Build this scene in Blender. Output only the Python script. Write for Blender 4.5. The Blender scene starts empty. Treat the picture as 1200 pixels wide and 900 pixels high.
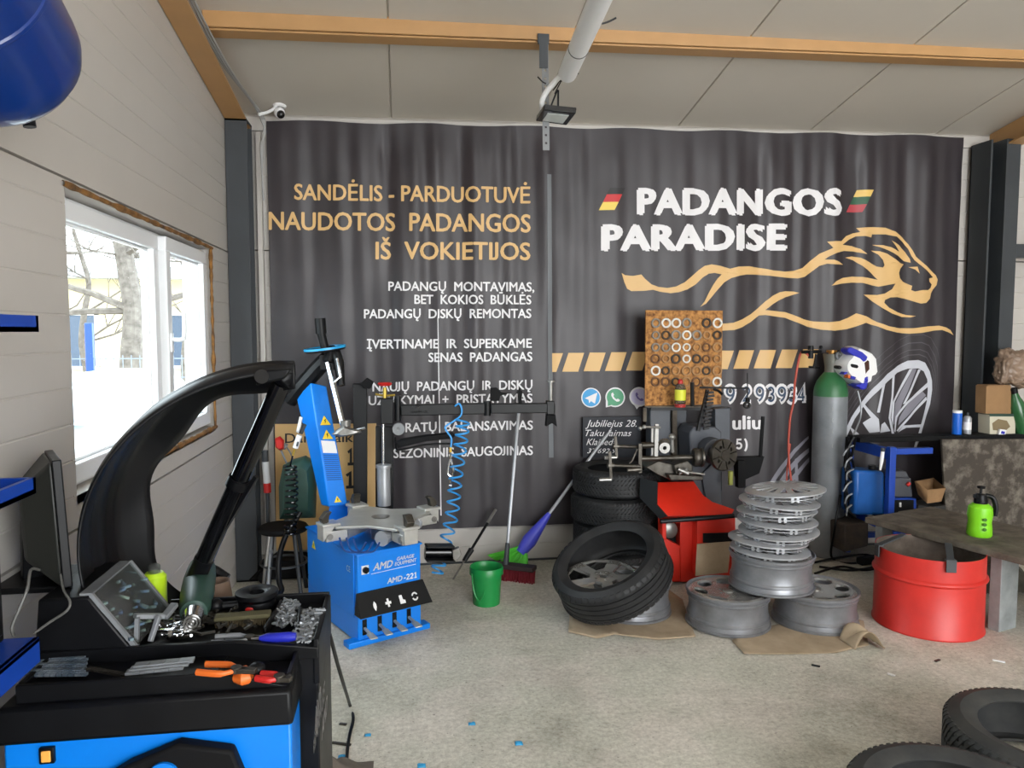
import bpy, bmesh, math, random
from mathutils import Vector, Matrix, geometry, noise
from math import sin, cos, pi, tan, radians, atan
S = bpy.context.scene
COL = S.collection

# ------------------------------------------------------------ camera, sky, exposure
FPX, EYE = 880.0, 1.6                      # focal length in pixels of the 1200 x 900 frame; eye height
PITCH = atan(62 / 880.0)
YAW = atan(130 / 880.0 * cos(PITCH))
cam = bpy.data.cameras.new('camera')
cam.sensor_width = 36.0
cam.lens = 36.0 * FPX / 1200.0
cam.clip_start = 0.05
cam.clip_end = 300
camo = bpy.data.objects.new('camera', cam)
COL.objects.link(camo)
camo.location = (0, 0, EYE)
camo.rotation_euler = (pi / 2 - PITCH, 0, -YAW)
S.camera = camo

world = bpy.data.worlds.new('overcast_sky')
S.world = world
world.use_nodes = True
wn = world.node_tree.nodes
bg = wn['Background']
bg.inputs[0].default_value = (0.93, 0.97, 1.0, 1)
bg.inputs[1].default_value = 9.0

S.view_settings.view_transform = 'Standard'
S.view_settings.look = 'None'
S.view_settings.gamma = 1.0
S.view_settings.use_curve_mapping = False
S.view_settings.exposure = -0.08

def daylight(name, loc, rot, sx, sy, power, col):
    l = bpy.data.lights.new(name, 'AREA')
    l.shape = 'RECTANGLE'
    l.size, l.size_y, l.energy, l.color = sx, sy, power, col
    o = bpy.data.objects.new(name, l)
    o.location, o.rotation_euler = loc, rot
    COL.objects.link(o)
# daylight through the open garage door behind the photographer
daylight('garage_door_daylight', (2.9, -3.25, 1.75), (radians(90), 0, 0), 4.6, 3.4, 150, (1.0, 0.97, 0.92))

# ------------------------------------------------------------ camera geometry: pixel of the photograph -> point of the place
_c, _s = cos, sin
_R = Vector((_c(YAW), -_s(YAW), 0))
_F = Vector((_s(YAW) * _c(PITCH), _c(YAW) * _c(PITCH), -_s(PITCH)))
_U = Vector((_s(YAW) * _s(PITCH), _c(YAW) * _s(PITCH), _c(PITCH)))
E0 = Vector((0, 0, EYE))
def ray(px, py):
    return _F + _R * ((px - 600) / FPX) + _U * ((450 - py) / FPX)
def at(px, py, Y):
    d = ray(px, py)
    return E0 + d * (Y / d.y)
def onz(px, py, z=0.0):
    d = ray(px, py)
    return E0 + d * ((z - EYE) / d.z)
def onx(px, py, x):
    d = ray(px, py)
    return E0 + d * (x / d.x)
V = Vector
def foot(px, py, r):
    """middle of a round foot of radius r whose near edge is seen at the pixel"""
    p = onz(px, py); d = V((p.x, p.y, 0)).normalized()
    return p + d * r

# ------------------------------------------------------------ mesh builder
def frames(pts):
    T = []
    for i in range(len(pts)):
        a = pts[max(i - 1, 0)]
        b = pts[min(i + 1, len(pts) - 1)]
        t = (b - a)
        T.append(t.normalized() if t.length > 1e-9 else V((0, 0, 1)))
    n = T[0].orthogonal().normalized()
    out = []
    for t in T:
        n = (n - t * n.dot(t))
        n = n.normalized() if n.length > 1e-6 else t.orthogonal().normalized()
        out.append((n.copy(), t.cross(n)))
    return out

def smooth_path(pts, k=6):
    pts = [V(p) for p in pts]
    out = []
    for i in range(len(pts) - 1):
        p0 = pts[max(i - 1, 0)]; p1 = pts[i]; p2 = pts[i + 1]; p3 = pts[min(i + 2, len(pts) - 1)]
        for j in range(k):
            t = j / k
            out.append(0.5 * ((2 * p1) + (p2 - p0) * t + (2 * p0 - 5 * p1 + 4 * p2 - p3) * t * t + (3 * p1 - p0 - 3 * p2 + p3) * t ** 3))
    out.append(pts[-1])
    return out

class MB:
    def __init__(s):
        s.v = []; s.f = []
    def raw(s, vs, fs):
        o = len(s.v)
        s.v += [V(p) for p in vs]
        s.f += [tuple(i + o for i in f) for f in fs]
        return s
    def hex8(s, p):
        return s.raw(p, [(3, 2, 1, 0), (4, 5, 6, 7), (0, 1, 5, 4), (1, 2, 6, 5), (2, 3, 7, 6), (3, 0, 4, 7)])
    def bx(s, x0, x1, y0, y1, z0, z1):
        return s.hex8([(x0, y0, z0), (x1, y0, z0), (x1, y1, z0), (x0, y1, z0), (x0, y0, z1), (x1, y0, z1), (x1, y1, z1), (x0, y1, z1)])
    def obox(s, c, u, v, w, su, sv, sw):
        c = V(c); u = V(u).normalized() * su / 2; v = V(v).normalized() * sv / 2; w = V(w).normalized() * sw / 2
        return s.hex8([c - u - v - w, c + u - v - w, c + u + v - w, c - u + v - w, c - u - v + w, c + u - v + w, c + u + v + w, c - u + v + w])
    def bar(s, a, b, w, h, up=(0, 0, 1)):
        a = V(a); b = V(b); t = (b - a)
        x = t.cross(V(up))
        if x.length < 1e-6: x = t.orthogonal()
        x.normalize(); y = x.cross(t).normalized()
        return s.obox((a + b) / 2, t, x, y, t.length, w, h)
    def tube(s, pts, r, n=8, caps=True):
        pts = [V(p) for p in pts]
        fr = frames(pts)
        o = len(s.v)
        for i, p in enumerate(pts):
            ri = r[i] if isinstance(r, (list, tuple)) else r
            a, b = fr[i]
            for k in range(n):
                t = 2 * pi * k / n
                s.v.append(p + a * (ri * cos(t)) + b * (ri * sin(t)))
        for i in range(len(pts) - 1):
            for k in range(n):
                k2 = (k + 1) % n
                s.f.append((o + i * n + k, o + i * n + k2, o + (i + 1) * n + k2, o + (i + 1) * n + k))
        if caps:
            s.f.append(tuple(o + k for k in range(n))[::-1])
            e = o + (len(pts) - 1) * n
            s.f.append(tuple(e + k for k in range(n)))
        return s
    def cyl(s, a, b, r, r1=None, n=20):
        return s.tube([a, b], [r, r if r1 is None else r1], n)
    def lathe(s, prof, org=(0, 0, 0), axis=(0, 0, 1), n=32, closed=False, caps=False):
        ax = V(axis).normalized()
        u = V((1, 0, 0)) if abs(ax.z) > .999 else ax.orthogonal().normalized()
        w = ax.cross(u); org = V(org); o = len(s.v); m = len(prof)
        for r, h in prof:
            for k in range(n):
                t = 2 * pi * k / n
                s.v.append(org + ax * h + u * (r * cos(t)) + w * (r * sin(t)))
        for i in range(m if closed else m - 1):
            j = (i + 1) % m
            for k in range(n):
                k2 = (k + 1) % n
                s.f.append((o + i * n + k, o + i * n + k2, o + j * n + k2, o + j * n + k))
        if caps:
            s.f.append(tuple(o + k for k in range(n))[::-1])
            s.f.append(tuple(o + (m - 1) * n + k for k in range(n)))
        return s
    def ball(s, c, r, sc=(1, 1, 1), n=16, m=10):
        c = V(c); o = len(s.v)
        for i in range(1, m):
            p = pi * i / m
            for k in range(n):
                t = 2 * pi * k / n
                s.v.append(c + V((r * sc[0] * sin(p) * cos(t), r * sc[1] * sin(p) * sin(t), r * sc[2] * cos(p))))
        for i in range(m - 2):
            for k in range(n):
                k2 = (k + 1) % n
                s.f.append((o + i * n + k, o + (i + 1) * n + k, o + (i + 1) * n + k2, o + i * n + k2))
        s.v += [c + V((0, 0, r * sc[2])), c - V((0, 0, r * sc[2]))]
        a = len(s.v) - 2
        for k in range(n):
            k2 = (k + 1) % n
            s.f.append((a, o + k, o + k2))
            s.f.append((a + 1, o + (m - 2) * n + k2, o + (m - 2) * n + k))
        return s
    def prism(s, poly, vec):
        poly = [V(p) for p in poly]; vec = V(vec); n = len(poly); o = len(s.v)
        s.v += poly + [p + vec for p in poly]
        s.f.append(tuple(o + k for k in range(n))[::-1])
        s.f.append(tuple(o + n + k for k in range(n)))
        for k in range(n):
            k2 = (k + 1) % n
            s.f.append((o + k, o + k2, o + n + k2, o + n + k))
        return s
    def puff(s, poly, vec, layers=5, shrink=.36):
        """solid with a rounded rim: the outline, thickest in the middle along vec"""
        poly = [V(p) for p in poly]; vec = V(vec); n = len(poly); o = len(s.v)
        c = sum(poly, V()) / n
        for i in range(layers + 1):
            t = -1 + 2 * i / layers
            k = 1 - abs(t) ** 2.5 * shrink
            s.v += [c + (p - c) * k + vec * (t / 2) for p in poly]
        for i in range(layers):
            for a in range(n):
                b = (a + 1) % n
                s.f.append((o + i * n + a, o + i * n + b, o + (i + 1) * n + b, o + (i + 1) * n + a))
        s.f.append(tuple(o + k for k in range(n))[::-1])
        s.f.append(tuple(o + layers * n + k for k in range(n)))
        return s
    def grid(s, fn, nu, nv, closeu=False):
        o = len(s.v)
        for i in range(nu):
            for j in range(nv):
                s.v.append(V(fn(i / (nu if closeu else nu - 1), j / (nv - 1))))
        for i in range(nu if closeu else nu - 1):
            i2 = (i + 1) % nu
            for j in range(nv - 1):
                s.f.append((o + i * nv + j, o + i2 * nv + j, o + i2 * nv + j + 1, o + i * nv + j + 1))
        return s
    def mesh(s, name='m', org=V()):
        me = bpy.data.meshes.new(name)
        me.from_pydata([tuple(p - org) for p in s.v], [], s.f)
        me.validate()
        bm = bmesh.new(); bm.from_mesh(me)
        bmesh.ops.recalc_face_normals(bm, faces=bm.faces)
        bm.to_mesh(me); bm.free()
        return me
    def build(s, name, mat, parent=None, ang=35, bevel=0, solid=0, sub=0):
        root = parent
        org = V()
        while root is not None:
            org = org + root.location
            root = root.parent
        return link(name, s.mesh(name, org), mat, parent, ang, bevel, solid, sub)

def link(name, me, mat, parent=None, ang=35, bevel=0, solid=0, sub=0):
    o = bpy.data.objects.new(name, me)
    COL.objects.link(o)
    if mat: me.materials.append(mat)
    for p in me.polygons: p.use_smooth = True
    me.set_sharp_from_angle(angle=radians(ang))
    if parent: o.parent = parent
    if solid:
        m = o.modifiers.new('solid', 'SOLIDIFY'); m.thickness = solid; m.offset = 0
    if bevel:
        m = o.modifiers.new('bevel', 'BEVEL'); m.width = bevel; m.segments = 2; m.limit_method = 'ANGLE'; m.angle_limit = radians(40); m.harden_normals = False
    if sub:
        m = o.modifiers.new('sub', 'SUBSURF'); m.levels = sub; m.render_levels = sub
    return o

def tag(o, label=None, cat=None, group=None, kind=None):
    if label: o['label'] = label
    if cat: o['category'] = cat
    if group: o['group'] = group
    if kind: o['kind'] = kind
    return o
def thing(name, label, cat, loc=(0, 0, 0), group=None):
    o = bpy.data.objects.new(name, None)
    o.empty_display_size = .1
    COL.objects.link(o)
    o.location = loc
    return tag(o, label, cat, group)
def solo(mb, name, mat, label, cat, group=None, **kw):
    """a thing that is one mesh, its origin at the middle of its base"""
    xs = [p.x for p in mb.v]; ys = [p.y for p in mb.v]; zs = [p.z for p in mb.v]
    c = V(((min(xs) + max(xs)) / 2, (min(ys) + max(ys)) / 2, min(zs)))
    o = link(name, mb.mesh(name, c), mat, None, **kw)
    o.location = c
    return tag(o, label, cat, group)
def struct(mb, name, mat, parent=None, **kw):
    o = mb.build(name, mat, parent, **kw)
    if parent is None: o['kind'] = 'structure'
    return o
def copy_tree(o, parent=None):
    c = o.copy()
    COL.objects.link(c)
    c.parent = parent
    for ch in list(o.children): copy_tree(ch, c)
    return c
def cut(a, b):
    """mesh of a with the shapes of b taken out"""
    oa = bpy.data.objects.new('a', a.mesh()); ob = bpy.data.objects.new('b', b.mesh())
    COL.objects.link(oa); COL.objects.link(ob)
    m = oa.modifiers.new('x', 'BOOLEAN'); m.operation = 'DIFFERENCE'; m.object = ob; m.solver = 'EXACT'; m.use_self = True
    dg = bpy.context.evaluated_depsgraph_get()
    me = bpy.data.meshes.new_from_object(oa.evaluated_get(dg))
    bpy.data.objects.remove(oa); bpy.data.objects.remove(ob)
    return me

# ------------------------------------------------------------ lettering
# figures drawn as broad strokes (the built-in face has old-style figures)
def _arc(cx, cy, rx, ry, a0, a1, n=9): return [(cx + rx * cos(radians(a0 + (a1 - a0) * i / n)), cy + ry * sin(radians(a0 + (a1 - a0) * i / n))) for i in range(n + 1)]
FIG = {'1': [[(.12, .55), (.27, .66), (.27, .03)], [(.10, .03), (.44, .03)]], '2': [_arc(.25, .49, .17, .17, 165, -25) + [(.07, .03), (.45, .03)]],
       '3': [_arc(.24, .50, .16, .155, 155, -85) + _arc(.24, .19, .18, .16, 85, -155)], '4': [[(.36, .0), (.36, .66), (.05, .2), (.47, .2)]],
       '5': [[(.42, .66), (.12, .66), (.10, .38)] + _arc(.23, .22, .19, .19, 110, -150)], '9': [_arc(.25, .47, .17, .19, 0, 360, 14), _arc(.10, .47, .32, .45, 0, -75)],
       '-': [[(.08, .26), (.38, .26)]], ')': [_arc(-.02, .28, .26, .5, 60, -60)], ' ': []}
def stroke_bm(body, wt=.11):
    bm = bmesh.new(); x0 = 0
    for ch in body:
        for st in FIG[ch]:
            L_, R_ = [], []
            for i, p in enumerate(st):
                a = V((*st[max(i - 1, 0)], 0)); b = V((*st[min(i + 1, len(st) - 1)], 0)); q = V((*p, 0))
                d1 = (q - a).normalized() if i else (b - q).normalized(); d2 = (b - q).normalized() if i < len(st) - 1 else d1
                n1 = V((-d1.y, d1.x, 0)); n2 = V((-d2.y, d2.x, 0)); m = (n1 + n2)
                m = m.normalized() if m.length > .2 else n1
                k = min(1.7, 1 / max(.3, m.dot(n1))) * wt / 2
                L_.append(bm.verts.new(q + m * k + V((x0, 0, 0)))); R_.append(bm.verts.new(q - m * k + V((x0, 0, 0))))
            for i in range(len(st) - 1):
                bm.faces.new((R_[i], R_[i + 1], L_[i + 1], L_[i]))
        x0 += {'-': .44, ' ': .3, ')': .35, '1': .46}.get(ch, .54)
    return bm
def text_geo(body, bold=.0, shear=0, space=1.0, word=1.0):
    if body and all(ch in FIG for ch in body): return stroke_bm(body, .1 + 1.6 * bold)
    c = bpy.data.curves.new('t', 'FONT')
    c.body = body; c.offset = 0; c.shear = shear; c.space_character = space; c.space_word = word
    c.resolution_u = 3
    o = bpy.data.objects.new('t', c)
    COL.objects.link(o)
    dg = bpy.context.evaluated_depsgraph_get()
    me = bpy.data.meshes.new_from_object(o.evaluated_get(dg))
    bpy.data.objects.remove(o); bpy.data.curves.remove(c)
    bm = bmesh.new(); bm.from_mesh(me); bpy.data.meshes.remove(me)
    bmesh.ops.remove_doubles(bm, verts=bm.verts, dist=1e-5)
    for isl in islands(bm):          # the capital J stands on the line
        ys = [v.co.y for v in isl]; xs = [v.co.x for v in isl]
        if 'J' in body and min(ys) < -.1 and max(ys) > .62 and max(xs) - min(xs) < .36:
            lo, hi = min(ys), max(ys)
            for v in isl: v.co.y = -.01 + (v.co.y - lo) / (hi - lo) * .70
    if bold > .004:                  # heavier strokes: the same letters laid over themselves a little to each side
        d = bold * 1.05
        base = bm.verts[:] + bm.edges[:] + bm.faces[:]
        for k, (sx, sy) in enumerate(((d, .3 * d), (-d, -.3 * d), (.3 * d, -.7 * d), (-.3 * d, .7 * d))):
            g = bmesh.ops.duplicate(bm, geom=base)
            for e in g['geom']:
                if isinstance(e, bmesh.types.BMVert): e.co.x += sx; e.co.y += sy
    return bm
def islands(bm):
    seen = set(); out = []
    for v in bm.verts:
        if v in seen: continue
        st = [v]; seen.add(v); isl = []
        while st:
            q = st.pop(); isl.append(q)
            for e in q.link_edges:
                w = e.other_vert(q)
                if w not in seen: seen.add(w); st.append(w)
        out.append(isl)
    return out
def refine(bm, mx, times=4):
    for _ in range(times):
        es = [e for e in bm.edges if e.calc_length() > mx]
        if not es: break
        bmesh.ops.triangulate(bm, faces=bm.faces)
        es = [e for e in bm.edges if e.calc_length() > mx]
        bmesh.ops.subdivide_edges(bm, edges=es, cuts=1)
    bmesh.ops.triangulate(bm, faces=bm.faces)
def bm_to(mb, bm, fn):
    bm.verts.ensure_lookup_table()
    bm.verts.index_update()
    mb.raw([fn(v.co.x, v.co.y) for v in bm.verts], [[v.index for v in f.verts] for f in bm.faces])
def write(mb, body, o, u, v, width, height, lift=V(), **kw):
    """flat lettering: lower left corner o, along u, up v; capitals of the given height, line of the given width"""
    bm = text_geo(body, **kw)
    xs = [q.co.x for q in bm.verts]
    x0, x1 = min(xs), max(xs)
    u = V(u).normalized(); v = V(v).normalized(); o = V(o)
    bm_to(mb, bm, lambda x, y: o + lift + u * ((x - x0) / (x1 - x0) * width) + v * (y / .69 * height))
    bm.free()
    return mb
def poly_bm(polys):
    bm = bmesh.new()
    for p in polys:
        p3 = [V((a[0], a[1], 0)) for a in p]
        vs = [bm.verts.new(q) for q in p3]
        for t in geometry.tessellate_polygon([p3]):
            try: bm.faces.new([vs[i] for i in t])
            except ValueError: pass
    return bm

# ------------------------------------------------------------ materials
def lin(c):
    return tuple(((x / 255) / 12.92 if x / 255 <= .04045 else ((x / 255 + .055) / 1.055) ** 2.4) for x in c)
MATS = {}
def mat(name, rgb, rough=.5, metal=0.0, var=0.0, vs=6.0, rgb2=None, bump=0.0, bs=60.0, coat=0.0, alpha=None, spec=.5, emit=0, lo=.35, hi=.7):
    m = bpy.data.materials.new(name)
    m.use_nodes = True
    nt = m.node_tree; N = nt.nodes; L = nt.links
    b = N['Principled BSDF']
    c = lin(rgb)
    b.inputs['Base Color'].default_value = (*c, 1)
    b.inputs['Roughness'].default_value = rough
    b.inputs['Metallic'].default_value = metal
    b.inputs['Specular IOR Level'].default_value = spec
    b.inputs['Coat Weight'].default_value = coat
    tc = N.new('ShaderNodeTexCoord')
    if var or rgb2:
        n = N.new('ShaderNodeTexNoise'); n.inputs['Scale'].default_value = vs; n.inputs['Detail'].default_value = 6; n.inputs['Roughness'].default_value = .62
        L.new(tc.outputs['Object'], n.inputs['Vector'])
        r = N.new('ShaderNodeValToRGB')
        r.color_ramp.elements[0].position = lo; r.color_ramp.elements[1].position = hi
        c2 = lin(rgb2) if rgb2 else tuple(min(1, x * (1 + var)) for x in c)
        c1 = c if rgb2 else tuple(x * (1 - var) for x in c)
        r.color_ramp.elements[0].color = (*c1, 1); r.color_ramp.elements[1].color = (*c2, 1)
        L.new(n.outputs['Fac'], r.inputs['Fac']); L.new(r.outputs['Color'], b.inputs['Base Color'])
        mr = N.new('ShaderNodeMapRange'); mr.inputs['To Min'].default_value = max(0, rough - .08); mr.inputs['To Max'].default_value = min(1, rough + .1)
        L.new(n.outputs['Fac'], mr.inputs['Value']); L.new(mr.outputs['Result'], b.inputs['Roughness'])
    if bump:
        n2 = N.new('ShaderNodeTexNoise'); n2.inputs['Scale'].default_value = bs; n2.inputs['Detail'].default_value = 4
        L.new(tc.outputs['Object'], n2.inputs['Vector'])
        bp = N.new('ShaderNodeBump'); bp.inputs['Strength'].default_value = bump; bp.inputs['Distance'].default_value = .01
        L.new(n2.outputs['Fac'], bp.inputs['Height']); L.new(bp.outputs['Normal'], b.inputs['Normal'])
    MATS[name] = m
    return m
def see_through(name, rgb, clear=.9, rough=.03, base=.02):
    m = bpy.data.materials.new(name); m.use_nodes = True
    nt = m.node_tree; N = nt.nodes; L = nt.links
    b = N['Principled BSDF']
    b.inputs['Base Color'].default_value = (base, base, base, 1); b.inputs['Roughness'].default_value = rough
    t = N.new('ShaderNodeBsdfTransparent'); t.inputs[0].default_value = (*lin(rgb), 1)
    x = N.new('ShaderNodeMixShader'); x.inputs[0].default_value = clear
    L.new(b.outputs[0], x.inputs[1]); L.new(t.outputs[0], x.inputs[2]); L.new(x.outputs[0], N['Material Output'].inputs[0])
    return m

WHITE_WALL = mat('white_panel', (188, 183, 177), .45, var=.04, vs=1.2)
CEIL = mat('ceiling_panel', (188, 181, 170), .5, var=.03, vs=1.5)
PVC = mat('white_pvc', (238, 240, 242), .3)
ORANGE = mat('ochre_painted_steel', (176, 135, 88), .45, var=.06, vs=5)
DKSTEEL = mat('dark_grey_steel', (54, 58, 62), .5, var=.1, vs=4)
FOAM = mat('brown_foam', (150, 104, 48), .9, rgb2=(72, 50, 30), vs=14, bump=.6, bs=40)
BLACK = mat('black_plastic', (12, 13, 16), .4, var=.25, vs=10, spec=.22)
BLACKM = mat('black_matt', (12, 12, 14), .7, var=.25, vs=8, spec=.2)
BLACKG = mat('black_gloss', (9, 10, 13), .16)
PBLACK = mat('black_painted_steel', (17, 18, 20), .4, var=.2, vs=9, spec=.28)
BLUE = mat('machine_blue', (0, 124, 226), .35, var=.05, vs=5)
BLUE_R = mat('rack_blue', (14, 62, 160), .4, var=.1, vs=6)
BLUE_D = mat('tank_blue', (7, 44, 112), .28, var=.12, vs=3, coat=.3)
CYAN = mat('cyan_plastic', (40, 160, 220), .35)
RED = mat('machine_red', (214, 44, 26), .4, var=.08, vs=5)
REDB = mat('barrel_red', (206, 48, 40), .42, rgb2=(182, 40, 34), vs=5, lo=.3, hi=.75)
SILVER = mat('silver_paint', (176, 178, 182), .32, .5, var=.1, vs=7)
CHROME = mat('chrome', (205, 206, 208), .14, 1.0)
STEEL = mat('bare_steel', (140, 138, 134), .36, .7, var=.2, vs=14)
DSTEEL = mat('oily_steel', (92, 88, 82), .42, .8, rgb2=(60, 56, 50), vs=16)
ALU = mat('cast_aluminium', (186, 185, 180), .38, .5, var=.12, vs=9)
RUBBER = mat('tyre_rubber', (25, 26, 28), .56, rgb2=(44, 44, 45), vs=9, spec=.4)
RUBBER_O = mat('worn_tyre_rubber', (44, 46, 48), .6, rgb2=(66, 66, 64), vs=7, spec=.4)
CARD = mat('cardboard', (184, 164, 138), .9, rgb2=(152, 134, 110), vs=4, bump=.15, bs=30)
CARD2 = mat('box_cardboard', (150, 116, 80), .9, var=.12, vs=6)
GOLD = mat('gold_print', (216, 176, 116), .5)
INK_W = mat('white_print', (226, 224, 226), .5)
INK_G = mat('grey_print', (98, 102, 108), .5)
GREEN = mat('green_plastic', (26, 136, 66), .35, var=.08, vs=5)
LIME = mat('lime_plastic', (126, 206, 34), .35)
WHITE = mat('white_paint', (228, 228, 228), .35)
YELLOW = mat('yellow_sticker', (240, 208, 40), .5)
REDP = mat('red_plastic', (190, 36, 32), .4)
ORANGEP = mat('orange_plastic', (226, 110, 40), .45)
BLUEP = mat('blue_plastic', (32, 40, 170), .4)
GLASS = see_through('window_glass', (240, 246, 248), .95)
CLEAR = see_through('clear_plastic', (206, 212, 208), .8, .08, .22)
DGREEN = mat('dark_green_plastic', (38, 66, 57), .45, var=.12, vs=9)
ZINC = mat('zinc_steel', (146, 150, 154), .45, .45, var=.15, vs=12)
WOOD = mat('grey_old_wood', (112, 104, 92), .85, rgb2=(70, 62, 54), vs=9, bump=.3, bs=24)
OSB = mat('chipboard', (188, 134, 74), .85, rgb2=(96, 58, 30), vs=34, bump=.3, bs=60, lo=.4, hi=.66)
GREY = mat('mid_grey_plastic', (120, 122, 124), .5)

# ============================================================ THE SETTING
XL, YW = -1.06, 5.09                      # left wall, back wall
def zceil(x, y): return 2.985 + .0105 * (x + .7) + .18 * (YW - y)

def concrete():
    m = bpy.data.materials.new('concrete_floor'); m.use_nodes = True
    nt = m.node_tree; N = nt.nodes; L = nt.links; b = N['Principled BSDF']
    tc = N.new('ShaderNodeTexCoord')
    def noise_(sc, det=5, rough=.6):
        n = N.new('ShaderNodeTexNoise'); n.inputs['Scale'].default_value = sc; n.inputs['Detail'].default_value = det; n.inputs['Roughness'].default_value = rough
        L.new(tc.outputs['Object'], n.inputs['Vector']); return n
    def ramp(src, p0, c0, p1, c1):
        r = N.new('ShaderNodeValToRGB'); e = r.color_ramp.elements
        e[0].position, e[1].position = p0, p1; e[0].color = (*lin(c0), 1); e[1].color = (*lin(c1), 1)
        L.new(src, r.inputs['Fac']); return r
    def mix(a, bb, fac, mode='MIX'):
        x = N.new('ShaderNodeMix'); x.data_type = 'RGBA'; x.blend_type = mode
        if isinstance(fac, float): x.inputs[0].default_value = fac
        else: L.new(fac, x.inputs[0])
        L.new(a, x.inputs[6]); L.new(bb, x.inputs[7]); return x.outputs[2]
    base = ramp(noise_(1.3, 9, .68).outputs['Fac'], .33, (160, 153, 141), .67, (226, 222, 211))
    fine = ramp(noise_(44, 8, .85).outputs['Fac'], .34, (122, 115, 104), .66, (246, 243, 234))
    c = mix(base.outputs[0], fine.outputs[0], .5)
    pits = ramp(noise_(70, 3, .5).outputs['Fac'], .27, (70, 64, 56), .35, (255, 255, 255))
    c = mix(c, pits.outputs[0], .6, 'MULTIPLY')
    stain = ramp(noise_(2.3, 7, .7).outputs['Fac'], .3, (120, 112, 100), .5, (255, 255, 255))
    c = mix(c, stain.outputs[0], .35, 'MULTIPLY')
    scuff = ramp(noise_(9, 6, .8).outputs['Fac'], .3, (110, 104, 98), .42, (255, 255, 255))
    c = mix(c, scuff.outputs[0], .3, 'MULTIPLY')
    tint = ramp(noise_(2.6, 4, .5).outputs['Fac'], .42, (240, 255, 236), .6, (255, 243, 238))
    c = mix(c, tint.outputs[0], .22, 'MULTIPLY')
    L.new(c, b.inputs['Base Color'])
    b.inputs['Roughness'].default_value = .78; b.inputs['Specular IOR Level'].default_value = .35
    bp = N.new('ShaderNodeBump'); bp.inputs['Strength'].default_value = .25; bp.inputs['Distance'].default_value = .006
    L.new(noise_(55, 6, .7).outputs['Fac'], bp.inputs['Height']); L.new(bp.outputs['Normal'], b.inputs['Normal'])
    return m
CONCRETE = concrete()
struct(MB().bx(-1.25, 8.2, -3.4, 5.3, -.12, 0), 'floor', CONCRETE)

def ribbed(mb, fn, z0, z1, a0, a1, pitch=.118, joints=()):
    """panel with shallow grooves: fn(along, height, depth) -> point"""
    zs = [(z0, 0)]
    k = math.ceil(z0 / pitch)
    marks = []
    while k * pitch < z1:
        marks.append((k * pitch, .004, .0025)); k += 1
    for j in joints:
        if z0 < j < z1:
            marks = [m for m in marks if abs(m[0] - j) > .05] + [(j, .0045, .04)]
    for z, w, d in sorted(marks):
        if z - w <= z0 or z + w >= z1: continue
        zs += [(z - w, 0), (z - w * .4, d), (z + w * .4, d), (z + w, 0)]
    zs.append((z1, 0))
    o = len(mb.v)
    for z, d in zs:
        mb.v += [V(fn(a0, z, d)), V(fn(a1, z, d))]
    for i in range(len(zs) - 1):
        q = o + 2 * i
        mb.f.append((q, q + 1, q + 3, q + 2))

WY0, WY1, WZ0, WZ1 = 2.62, 4.50, 1.06, 2.06     # window opening
JL = (.95, 2.09, 3.25)
fl = lambda a, z, d: (XL - d, a, z)
mb = MB()
ribbed(mb, fl, 0, 4.8, -3.2, WY0, joints=JL)
ribbed(mb, fl, 0, WZ0, WY0, WY1, joints=JL)
ribbed(mb, fl, WZ1, 4.8, WY0, WY1, joints=JL)
ribbed(mb, fl, 0, 4.8, WY1, YW, joints=JL)
mb.bx(XL - .16, XL - .14, -3.2, WY0, 0, 4.8); mb.bx(XL - .16, XL - .14, WY1, YW, 0, 4.8)
mb.bx(XL - .16, XL - .14, WY0, WY1, 0, WZ0); mb.bx(XL - .16, XL - .14, WY0, WY1, WZ1, 4.8)
mb.hex8([(XL - .14, WY0, WZ0 - .03), (XL, WY0, WZ0 - .03), (XL, WY1, WZ0 - .03), (XL - .14, WY1, WZ0 - .03), (XL - .14, WY0, WZ0), (XL, WY0, WZ0), (XL, WY1, WZ0), (XL - .14, WY1, WZ0)])
mb.bx(XL - .14, XL - .001, WY0, WY1, WZ1, WZ1 + .02)
mb.bx(XL - .14, XL - .001, WY0 - .02, WY0, WZ0, WZ1); mb.bx(XL - .14, XL - .001, WY1, WY1 + .02, WZ0, WZ1)
struct(mb, 'wall_left', WHITE_WALL, ang=20)
mb = MB()
ribbed(mb, lambda a, z, d: (a, YW + d, z), 0, 4.0, XL, 8.2, joints=(1.0, 2.12))
mb.bx(XL - .1, 8.2, YW + .1, YW + .12, 0, 4.0)
struct(mb, 'wall_back', WHITE_WALL, ang=20)

mb = MB()
ribbed(mb, lambda a, z, d: (8.1 + d, a, z), 0, 4.9, -3.2, YW, joints=JL)
struct(mb, 'wall_right', WHITE_WALL, ang=20)
mb = MB(); fb_ = lambda a, z, d: (a, -3.3 - d, z)
ribbed(mb, fb_, 0, 4.9, XL, .5, joints=JL); ribbed(mb, fb_, 3.5, 4.9, .5, 5.3, joints=JL); ribbed(mb, fb_, 0, 4.9, 5.3, 8.2, joints=JL)
struct(mb, 'wall_front', WHITE_WALL, ang=20)

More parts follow.
